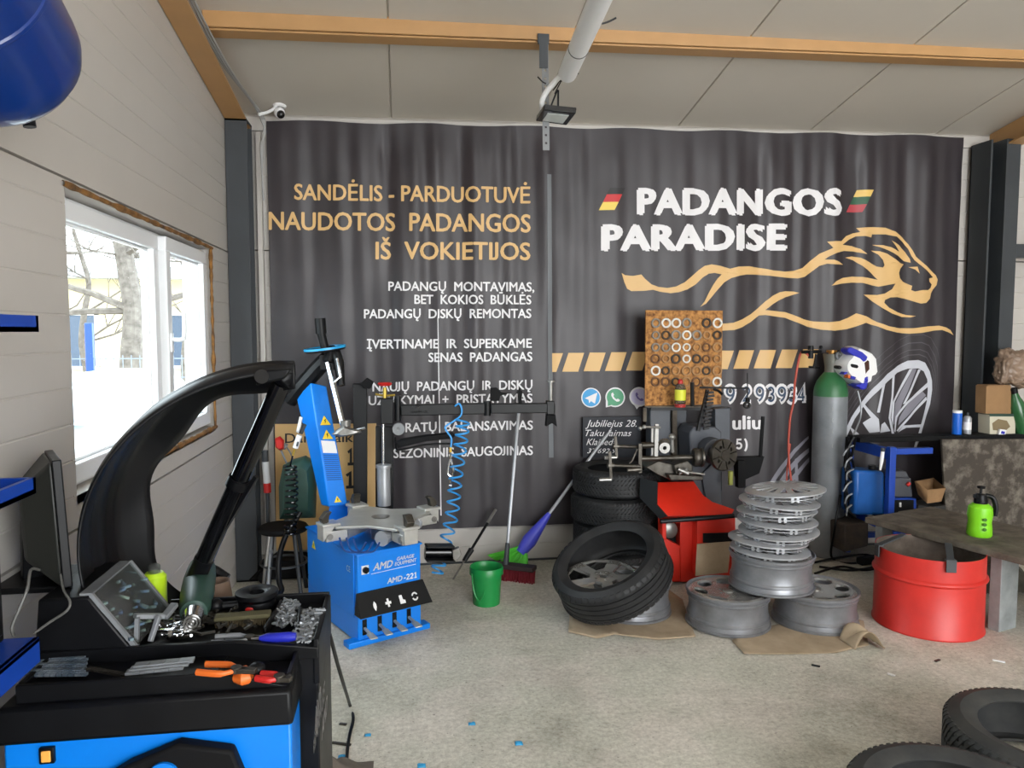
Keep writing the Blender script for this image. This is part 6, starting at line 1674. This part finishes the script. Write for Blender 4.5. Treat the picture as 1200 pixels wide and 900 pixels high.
# green drill lying on its back, nose to the camera
dr = thing('heat_gun', 'dark green heat gun lying on the tray, steel nozzle facing out', 'heat gun', tuple(onz(230, 742, TZ_)))
d0 = onz(226, 742, TZ_) + V((0, 0, .035)); d1 = onz(233, 690, TZ_) + V((0, .05, .06))
dd = (d1 - d0)
m = MB().tube(smooth_path([d0 + dd * .12, d0 + dd * .3, d0 + dd * .7, d1], 4), [.036, .039, .041, .043, .044, .046, .047, .047, .047, .045, .043, .04, .034], 18); m.build('body', DGREEN, dr)
m = MB().tube([d0 - dd * .04, d0 + dd * .14], [.026, .03], 20); m.build('nozzle', CHROME, dr)
m = MB(); nd = -dd.normalized()
for r_ in (.022, .014, .006): m.lathe([(r_ - .003, 0), (r_, 0), (r_, .006), (r_ - .003, .006)], d0 - dd * .04, nd, 20, closed=True)
m.build('nozzle_rings', STEEL, dr)
m = MB(); m.obox(d0 + dd * .62 + V((0, -.01, .043)), dd, V((1, 0, 0)), dd.cross(V((1, 0, 0))), .05, .02, .01); m.build('switch_panel', GREY, dr, bevel=.002)
m = MB().tube(smooth_path([d1 - dd * .2, d1 + V((.02, .02, -.02)), d1 + V((.07, .02, -.055))], 4), [.02] * 4 + [.018] * 5, 12); m.build('handle', BLACK, dr)
# black quick nut
qn = thing('quick_nut', 'black quick nut with ball handle lying on the balancer tray', 'quick nut', tuple(onz(297, 724, TZ_)))
qc = onz(298, 722, TZ_) + V((0, .045, 0))
m = MB().lathe([(.022, 0), (.05, 0), (.055, .01), (.052, .035), (.06, .045), (.06, .058), (.034, .06), (.022, .055)], tuple(qc), n=32, closed=True); m.build('nut', BLACK, qn)
m = MB(); m.tube([qc + V((-.05, -.01, .025)), qc + V((-.10, -.02, .026))], .011, 10); m.ball(qc + V((-.11, -.022, .028)), .021); m.build('ball_handle', BLACK, qn)
m = MB(); m.ball(qc + V((-.012, -.0525, .022)), .012, (1, .25, .6)); m.build('badge', REDP, qn)
# wire brush
wbx = thing('wire_brush', 'olive brown wire brush lying in front of the quick nut', 'brush', tuple(onz(282, 736, TZ_)))
b0, b1 = onz(250, 738, TZ_), onz(316, 733, TZ_)
m = MB(); u = (b1 - b0).normalized(); m.obox((b0 + b1) / 2 + V((0, .02, .026)), u, V((-u.y, u.x, 0)), Z, (b1 - b0).length, .04, .012); m.build('back', mat('brush_olive', (84, 80, 54), .8), wbx, bevel=.003)
m = MB(); random.seed(6)
for i in range(22):
    for j in range(4):
        p = b0.lerp(b1, (i + .5) / 22) + V((0, .006 + .009 * j, 0)); m.tube([p + V((0, 0, .022)), p + V((random.uniform(-.004, .004), random.uniform(-.004, .004), .001))], .0022, 4)
m.build('bristles', mat('bristle_brown', (92, 80, 56), .7), wbx)
# blue handled stick
bt_ = thing('valve_tool', 'blue handled hand tool across the weight compartments', 'hand tool', tuple(onz(325, 748, TZ_)))
h0, h1 = onz(304, 748, TZ_ + .022), onz(347, 746, TZ_ + .022)
m = MB().tube([h0, h0.lerp(h1, .2), h0.lerp(h1, .8), h1], [.006, .012, .013, .010], 12); m.build('handle', BLUEP, bt_)
m = MB().tube([h0 - (h1 - h0) * .22, h0 + (h1 - h0) * .05], .003, 6); m.build('shank', STEEL, bt_)
# pliers, wrench and loose steel on the tray
def pliers(name, label, a, e, hm, zz, spread=.03):
    t = thing(name, label, 'pliers', tuple(a))
    a = V(a); e = V(e); d = (e - a); n_ = V((-d.y, d.x, 0)).normalized()
    pv = a + d * .36
    m = MB()
    for s in (-1, 1):
        m.bar(a + n_ * (s * .004), pv + n_ * (s * .008), .009, .01)
    m.lathe([(0, -.006), (.013, -.006), (.013, .008), (0, .008)], pv, Z, 16); m.build('jaws', DSTEEL, t, bevel=.001)
    for s in (-1, 1):
        MB().tube(smooth_path([pv + n_ * (s * .004), pv + d * .2 + n_ * (s * spread * .7), e + n_ * (s * spread * .6)], 5), [.006] * 5 + [.008] * 6, 8).build('handle', hm, t)
    return t
pliers('pliers', 'grey steel pliers lying on the rear tray before the brush', onz(316, 747, TZ_ + .012), onz(250, 750, TZ_ + .012), ZINC, TZ_)
m = MB(); random.seed(21)
def scrap(n, quad, zz, lo, hi, name, m_, label, cat, th=.006):
    mb = MB(); q = [onz(*p, zz) for p in quad]
    for i in range(n):
        u, v = random.random(), random.random()
        p = (q[0].lerp(q[1], u)).lerp(q[3].lerp(q[2], u), v); ll = random.uniform(lo, hi); a = random.uniform(0, pi); el = random.uniform(-.35, .35)
        d = V((cos(a), sin(a), el)) * ll / 2
        p = p + V((0, 0, th + abs(d.z) + random.random() * .018))
        mb.bar(p - d, p + d, random.uniform(th * .7, th * 1.6), th)
    o = mb.build(name, m_); o['kind'] = 'stuff'
    return tag(o, label, cat)
scrap(150, ((318, 738), (342, 738), (350, 712), (332, 711)), TF_, .012, .03, 'wheel_weights', ZINC, 'loose grey wheel weights filling the inner tray compartment', 'wheel weights', .005)
scrap(150, ((342, 756), (364, 757), (378, 722), (356, 722)), TF_, .012, .03, 'wheel_weights', ZINC, 'loose grey wheel weights filling the end tray compartment', 'wheel weights', .005)
scrap(75, ((165, 752), (300, 752), (300, 715), (185, 725)), TF_, .015, .05, 'loose_fittings', DSTEEL, 'loose oily fittings and bits scattered over the balancer tray', 'fittings', .006)
scrap(50, ((178, 752), (228, 752), (228, 738), (185, 738)), TF_, .012, .04, 'loose_sockets', CHROME, 'shiny loose steel bits beneath the heat gun nozzle', 'fittings', .006)
# small bench press clamp by the lid
cl_ = thing('weight_pliers', 'steel weight pliers standing beside the clear console lid', 'pliers', tuple(onz(165, 755, TZ_)))
k0 = onz(160, 756, TZ_)
m = MB(); m.bar(at(158, 722, 2.0), at(192, 722, 2.05), .02, .012); m.bar(at(186, 722, 2.02), at(176, 752, 1.99), .012, .012); m.bar(at(192, 724, 2.05), at(205, 708, 2.1), .02, .012); m.build('arms', ZINC, cl_, bevel=.002)
m = MB(); m.bar(at(161, 724, 1.99), at(160, 757, 1.99), .012, .01); m.build('post', ZINC, cl_)
# ---- front tray: weight strips, pliers
random.seed(15)
WSM = mat('weight_strip_grey', (150, 160, 170), .4, .5, rgb2=(96, 112, 128), vs=40, lo=.4, hi=.6)
FZ = FT
for k in range(9):
    y = 791 - 2.4 * k
    a, e = onz(32 + (k * 5) % 9, y, FZ + .012 + .002 * (k % 3)), onz(103 - (k * 3) % 7, y - 1, FZ + .014 + .002 * (k % 3))
    m = MB(); d = (e - a) / 10
    for j in range(10): m.bar(a + d * j, a + d * (j + .86), .011, .006)
    solo(m, 'weight_strip', WSM, f'silver adhesive weight strip, {["nearest", "second", "third", "fourth", "fifth", "sixth", "seventh", "eighth", "ninth"][k]} of the bundle under the console, counted from the tray rim', 'weight strip', 'bundle of adhesive weight strips')
a, e = onz(103, 783, FZ + .016), onz(146, 791, FZ + .008); m = MB(); d = (e - a) / 9
for j in range(9): m.bar(a + d * j, a + d * (j + .9), .013, .006)
solo(m, 'weight_strip', DSTEEL, 'single dark weight strip between the bundle and the silver packs', 'weight strip')
for k in range(3):
    y = 787 - 4 * k
    a, e = onz(148 + 5 * k, y + 1, FZ + .016 + .003 * k), onz(216 + 6 * k, y - 6, FZ + .018 + .003 * k)
    m = MB(); d = (e - a) / 4
    for j in range(4): m.bar(a + d * j, a + d * (j + .97), .024, .006)
    solo(m, 'weight_pack', ZINC, f'pale silver pack of weight strips, {["front", "middle", "rear"][k]} one of three beside the orange pliers', 'weight pack', 'silver packs of weight strips')
pliers('pliers', 'pliers with long orange handles lying in the front tray', onz(300, 786, FZ + .026), onz(236, 783, FZ + .026), ORANGEP, FZ, .034)
oc = thing('clamp', 'chunky orange clamp grip lying beside the orange pliers', 'clamp', tuple(onz(283, 790, FZ)))
m = MB(); q = [onz(x, y, FZ + .02) for x, y in ((272, 790), (275, 782), (290, 778), (298, 783), (294, 790), (282, 793))]; m.puff([p - V((0, 0, .012)) for p in q], (0, 0, .03), 5); m.build('grip', ORANGEP, oc)
m = MB(); m.ball(onz(301, 783, FZ + .02), .02, (1, 1, .7)); m.build('head', BLACK, oc)
pliers('pliers', 'red handled pliers at the end of the front tray', onz(341, 796, FZ + .012), onz(303, 792, FZ + .014), REDP, FZ, .02)
CABD = mat('cable_dark_grey', (92, 92, 90), .5)
# ---- monitor seen from its edge
mn = thing('monitor', 'black computer monitor seen edge on beside the balancer console', 'monitor', tuple(onz(80, 694, .8)))
f_ = [at(78, 688, 2.08), at(62, 541, 2.08), at(62, 541, 2.42), at(78, 688, 2.42)]
fa = [at(74, 690, 2.02), at(60, 540, 2.02), at(52, 528, 2.34), at(66, 664, 2.34)]
nr = (fa[1] - fa[0]).cross(fa[3] - fa[0]).normalized()
if nr.x < 0: nr = -nr
m = MB(); loft(m, fa, [p + nr * .022 for p in fa]); m.build('bezel', BLACK, mn, bevel=.003)
m = MB(); c = sum(fa, V()) / 4; inn_ = [c + (p - c) * .9 + nr * .0225 for p in fa]; m.raw(inn_, [(0, 1, 2, 3)]); m.build('screen', mat('screen_dark', (30, 32, 40), .12), mn, solid=.001)
m = MB(); bk_ = [c + (p - c) * .55 - nr * .075 for p in fa]; loft(m, fa, bk_); m.build('back_shell', mat('monitor_back', (30, 32, 29), .5), mn, bevel=.01)
m = MB(); b0 = V((c.x - .04, c.y, .8)); m.bar(c - nr * .05, V((c.x - .06, c.y, .93)), .05, .03); m.bx(c.x - .14, c.x + .05, c.y - .1, c.y + .1, .915, .932); m.build('stand', BLACK, mn, bevel=.004)
m = MB().tube(smooth_path([at(70, 665, 2.05), at(74, 690, 1.98), at(82, 705, 1.94), at(78, 716, 1.93), at(60, 728, 1.93), at(40, 742, 1.92)], 5), .0032, 6); solo(m, 'signal_cable', CABD, 'grey signal cable hanging from the monitor over the balancer console', 'cable')
m = MB().tube(smooth_path([at(46, 668, 2.0), at(36, 668, 1.95), at(32, 690, 1.9), at(22, 715, 1.88), at(14, 735, 1.86), at(16, 745, 1.86)], 5), .0036, 6); solo(m, 'power_cable', CABD, 'grey power cable looping against the dark rack beside the monitor', 'cable')
# ---- blue rack along the wall with dark inside
rk = thing('steel_rack', 'blue edged steel rack standing along the window wall', 'rack', (-.95, 1.4, 0))
rx1 = at(42, 570, 1.92).x
for (yy, ymid, nm) in ((380, 1.97, 'shelf'), (569, 1.92, 'shelf')):
    zt_ = at(41, yy - 10, ymid).z; zb_ = at(41, yy + 9, ymid).z
    m = MB(); m.bx(rx1 - .012, rx1, .6, ymid, zb_, zt_); m.bx(-1.05, rx1, ymid - .012, ymid, zb_, zt_); m.bx(-1.05, rx1, .6, ymid, zb_, zb_ + .012); m.build('shelf', BLUE_R, rk)
m = MB()
for y_ in (.62, 1.82): m.bx(-1.05, -1.01, y_, y_ + .04, 0, 1.75)
m.build('upright', DKSTEEL, rk)
lx1 = at(47, 760, 1.80).x; lzt = at(47, 746, 1.80).z; lzb = at(47, 775, 1.80).z
m = MB(); m.bx(-1.05, lx1, .6, 1.80, lzt - .012, lzt); m.bx(lx1 - .012, lx1, .6, 1.80, lzb, lzt); m.build('shelf', BLUE_R, rk, bevel=.002)
m = MB(); m.bx(-1.05, XA - .045, .7, 1.775, .0, lzb); m.build('cabinet', BLACKM, rk)
bc_ = thing('equipment_case', 'black case filling the rack above the lowest blue shelf', 'case', (-.95, 1.6, lzt))
zu = at(41, 579, 1.92).z
m = MB(); m.bx(-1.045, rx1 - .02, 1.1, 1.79, lzt, zu - .02); m.build('case', BLACKM, bc_, bevel=.005)
m = MB(); m.bx(rx1 - .021, rx1 - .012, 1.12, 1.77, lzt + .02, zu - .04); m.build('panel', BLACK, bc_, bevel=.003)
m = MB(); q = at(14, 558, 1.75); m.bx(-1.04, rx1 - .03, 1.2, 1.78, at(41, 560, 1.92).z - .005, at(41, 560, 1.92).z + .035); solo(m, 'wooden_board', CARD2, 'pale brown board lying on the middle blue rack shelf', 'board', bevel=.003)
zt2 = at(41, 370, 1.9).z
m = MB(); m.bx(-1.02, rx1 - .02, 1.55, 1.74, zt2 - .02, zt2 + .008); solo(m, 'tool_tray', BLACKM, 'black tray lying on the top blue rack shelf', 'tray', bevel=.003)

# ============================================================ OVERHEAD: TANK, LAMP, CAMERA, CABLES
ta = V((0, 1, -.46)).normalized()
te = at(1, 77, 1.92); TR = .185
tk = thing('steel_tank', 'glossy blue steel tank mounted high over the window wall', 'tank', tuple(te))
m = MB().lathe([(TR, -1.4), (TR, -.06), (TR * .985, -.03), (TR * .93, .0), (TR * .8, .03), (TR * .5, .055), (0, .062)], te, ta, 48); m.build('shell', BLUE_D, tk)
m = MB()
for h_ in (-.22, -.62):
    m = MB(); m.lathe([(TR, h_), (TR + .003, h_ + .004), (TR + .003, h_ + .012), (TR, h_ + .016)], te, ta, 48); m.build('weld_seam', BLUE_D, tk)
m = MB().cyl(at(33, 138, 1.95), at(35, 149, 1.95), .014, n=12); m.build('drain_plug', BLACK, tk)
m = MB(); m.bar(te + V((-.02, -.3, .15)), V((te.x - .02, te.y - .3, zceil(te.x, 1.6))), .04, .01); m.bar(te - ta * .9 + V((0, 0, .1)), V((te.x, te.y - .85, zceil(te.x, 1.0))), .04, .01); m.build('hanger', DKSTEEL, tk)
# LED flood lamp on a perforated strap, with white conduit
fl = thing('flood_light', 'black LED floodlight hanging below the ochre beam above the banner', 'flood light', tuple(at(652, 140, 3.9)))
fq = [at(628, 142, 4.01), at(664, 147, 4.0), at(675, 133, 3.80), at(637, 129, 3.80)]
nu = (fq[1] - fq[0]).cross(fq[3] - fq[0]).normalized()
if nu.z < 0: nu = -nu
m = MB(); loft(m, fq, [p + nu * .03 for p in fq]); fb = m.build('housing', BLACKG, fl, bevel=.004)
c = sum(fq, V()) / 4; m = MB(); iq = [c + (p - c) * .66 - nu * .002 for p in fq]; loft(m, iq, [p - nu * .002 for p in iq]); m.build('lamp_glass', mat('lamp_glass', (214, 220, 218), .2), fb)
m = MB()
for a_, e_ in (((643, 131), (652, 108)), ((654, 129), (654, 106)), ((652, 108), (654, 106))): m.bar(at(*a_, 3.93), at(*e_, 3.93), .016, .008)
m.build('bracket', BLACK, fl)
ps = thing('perforated_strap', 'perforated steel strap hanging from the ochre beam', 'strap', tuple(at(637, 175, 3.99)))
a_ = MB()
s0 = at(638.5, 46, 3.99); s1 = at(640, 176, 3.99)
a_.bar(s0, s1, .036, .004, (0, 1, 0))
b_ = MB(); L_ = (s1 - s0)
for k in range(13):
    p = s0 + L_ * (.06 + .073 * k); b_.cyl(p - V((0, .1, 0)), p + V((0, .1, 0)), .007, n=8)
sm_ = cut(a_, b_); sm_.transform(Matrix.Translation(-ps.location)); link('strap', sm_, GREY, ps)
m = MB(); q0, q1 = at(637, 44, 3.985), at(637, 80, 3.985); m.bar(q0, q1, .045, .008, (0, 1, 0)); m.bx(q0.x - .03, q0.x + .03, 3.985, 3.999, q0.z - .03, q0.z + .02); m.build('beam_clip', DKSTEEL, ps)
pp0, pp1 = at(708, -12, 2.85), at(665, 86, 3.70)
cd = thing('white_conduit', 'white plastic conduit pipe slanting under the ceiling to the floodlight', 'conduit', tuple(pp1))
m = MB().tube([pp0 + (pp0 - pp1) * .8, pp1], .046, 20); m.build('pipe', WHITE, cd)
pm = pp0.lerp(pp1, .64); m = MB().tube([pm, pm + (pp1 - pp0).normalized() * .006], .0475, 20); m.build('joint', DKSTEEL, cd)
m = MB().tube(smooth_path([at(661, 84, 3.72), at(650, 96, 3.78), at(640, 108, 3.84), at(635, 119, 3.88), at(636, 128, 3.92)], 5), .014, 10); m.build('flexible_end', WHITE, cd)
m = MB()
for pts in (((660, 82), (655, 96), (648, 106)), ((663, 86), (656, 98), (650, 110)), ((650, 97), (665, 92), (678, 86)), ((630, 90), (636, 96), (640, 98))): m.tube(smooth_path([at(x, y, 3.8) for x, y in pts], 4), .003, 6)
m.tube(smooth_path([at(705, 28, 3.15), at(714, 25, 3.15), at(722, 21, 3.15)], 4), .004, 6)
m.build('cable_ties', BLACK, cd)
# dome camera
dc_ = thing('security_camera', 'small white dome camera under the cornice beside the corner column', 'camera', tuple(at(327, 126, 4.98)))
m = MB(); a = at(327.5, 119, 4.97); m.lathe([(0, .0), (.042, 0), (.042, -.03), (.036, -.038), (.0, -.038)], a, Z, 28); m.build('housing', WHITE, dc_)
m = MB(); m.ball(at(327.5, 132, 4.95), .034); m.build('ball', WHITE, dc_)
m = MB(); m.ball(at(329, 134, 4.93), .025); m.build('lens', BLACKG, dc_)
m = MB(); m.cyl(a, V((a.x, a.y, zceil(a.x, a.y))), .03, n=16); m.build('mount', WHITE, dc_)
gcab = mat('cable_grey', (150, 150, 148), .5)
m = MB(); 
for k, off in enumerate((0, .014, -.012)):
    m.tube(smooth_path([V((-.93 + off, 1.5, 2.93 + .135 * 3.5)), V((-.93 + off, 3.0, 2.925 + .135 * 2.0)), V((-.925 + off, 4.2, 2.93 + .135 * .8)), at(298 + k, 124, 4.88), at(306 + 2 * k, 140, 4.9), at(311 - k, 155, 4.93), at(306 + k, 170, 4.93), at(307, 200, 4.95), at(309, 235, 4.96)], 6), .006, 6)
solo(m, 'wall_cable', gcab, 'grey cable bundle running along the rafter and down the corner column', 'cable')
m = MB().tube(smooth_path([at(303, 134, 4.9), at(312, 132, 4.93), at(320, 128, 4.95), at(326, 122, 4.96)], 5), .01, 8); solo(m, 'camera_cable', WHITE, 'white cable end joining the dome camera', 'cable')

# ============================================================ SMALL THINGS ON THE FLOOR
cbm = MB().tube(smooth_path([at(382, 735, 2.30), at(386, 743, 2.33), at(390, 757, 2.40), at(395, 776, 2.52), at(402, 800, 2.70), onz(410, 826, .01), onz(414, 842, .008), onz(410, 860, .008), onz(407, 880, .008), onz(406, 905, .008)], 6), .0065, 8)
solo(cbm, 'mains_cable', BLACK, 'black power cord lying on the floor between balancer and tyre changer', 'cord')
SC = mat('scrap_blue', (54, 160, 214), .5)
for (x, y, w_, lab) in ((431, 862, .024, 'pale blue plastic scrap on the floor nearest the black cord'), (553, 849, .028, 'blue plastic scrap on the bare floor, middle one of the row'), (608, 872, .03, 'blue plastic scrap on the floor, farthest from the black cord'), (494, 898, .03, 'blue plastic scrap at the bottom photo edge'), (401, 888, .03, 'pale blue scrap beside the end of the black cord')):
    p = onz(x, y); random.seed(x)
    solo(MB().grid(lambda u, v: p + V(((u - .5) * w_, (v - .5) * w_ * .8, .002 + .012 * abs(noise.noise(V((u * 3 + x, v * 3, 1)))) * (1 - (2 * u - 1) ** 2))), 6, 6), 'plastic_scrap', SC, lab, 'scrap', 'blue scraps on the floor', solid=.002)
for (x0, y0, x1, y1, m_, nm, lab) in ((1163, 773, 1178, 776, WHITE, 'paper_stub', 'white paper stub lying on the floor above the loose tyres'), (1040, 789, 1049, 792, WHITE, 'paper_stub', 'thin white sliver on the floor beside the cardboard'), (951, 779, 961, 781, BLACK, 'rubber_scrap', 'small dark rubber scrap on the floor before the rims'),
                                  (389, 870, 411, 873, DSTEEL, 'metal_strip', 'dark thin strip crossing the black cord on floor'), (398, 848, 406, 849, DSTEEL, 'metal_chip', 'dark flat chip on the floor beside the cord'), (1101, 773, 1096, 775, DSTEEL, 'metal_chip', 'dark chip on the floor before the red barrel')):
    solo(MB().bar(onz(x0, y0, .005), onz(x1, y1, .005), .012, .006), nm, m_, lab, 'scrap', bevel=.001)
rg = MB(); a = onz(382, 905)
rg.grid(lambda u, v: V((a.x - .17 + .34 * u, a.y - .16 + .2 * v, .005 + .07 * sin(pi * u) * sin(pi * v) * (1 + .8 * noise.noise(V((u * 5, v * 5, 7)))))), 22, 16)
solo(rg, 'floor_rag', mat('rag_grey', (96, 88, 80), .95, bump=.5, bs=30), 'crumpled grey rag on the floor beside the balancer', 'rag', ang=80)
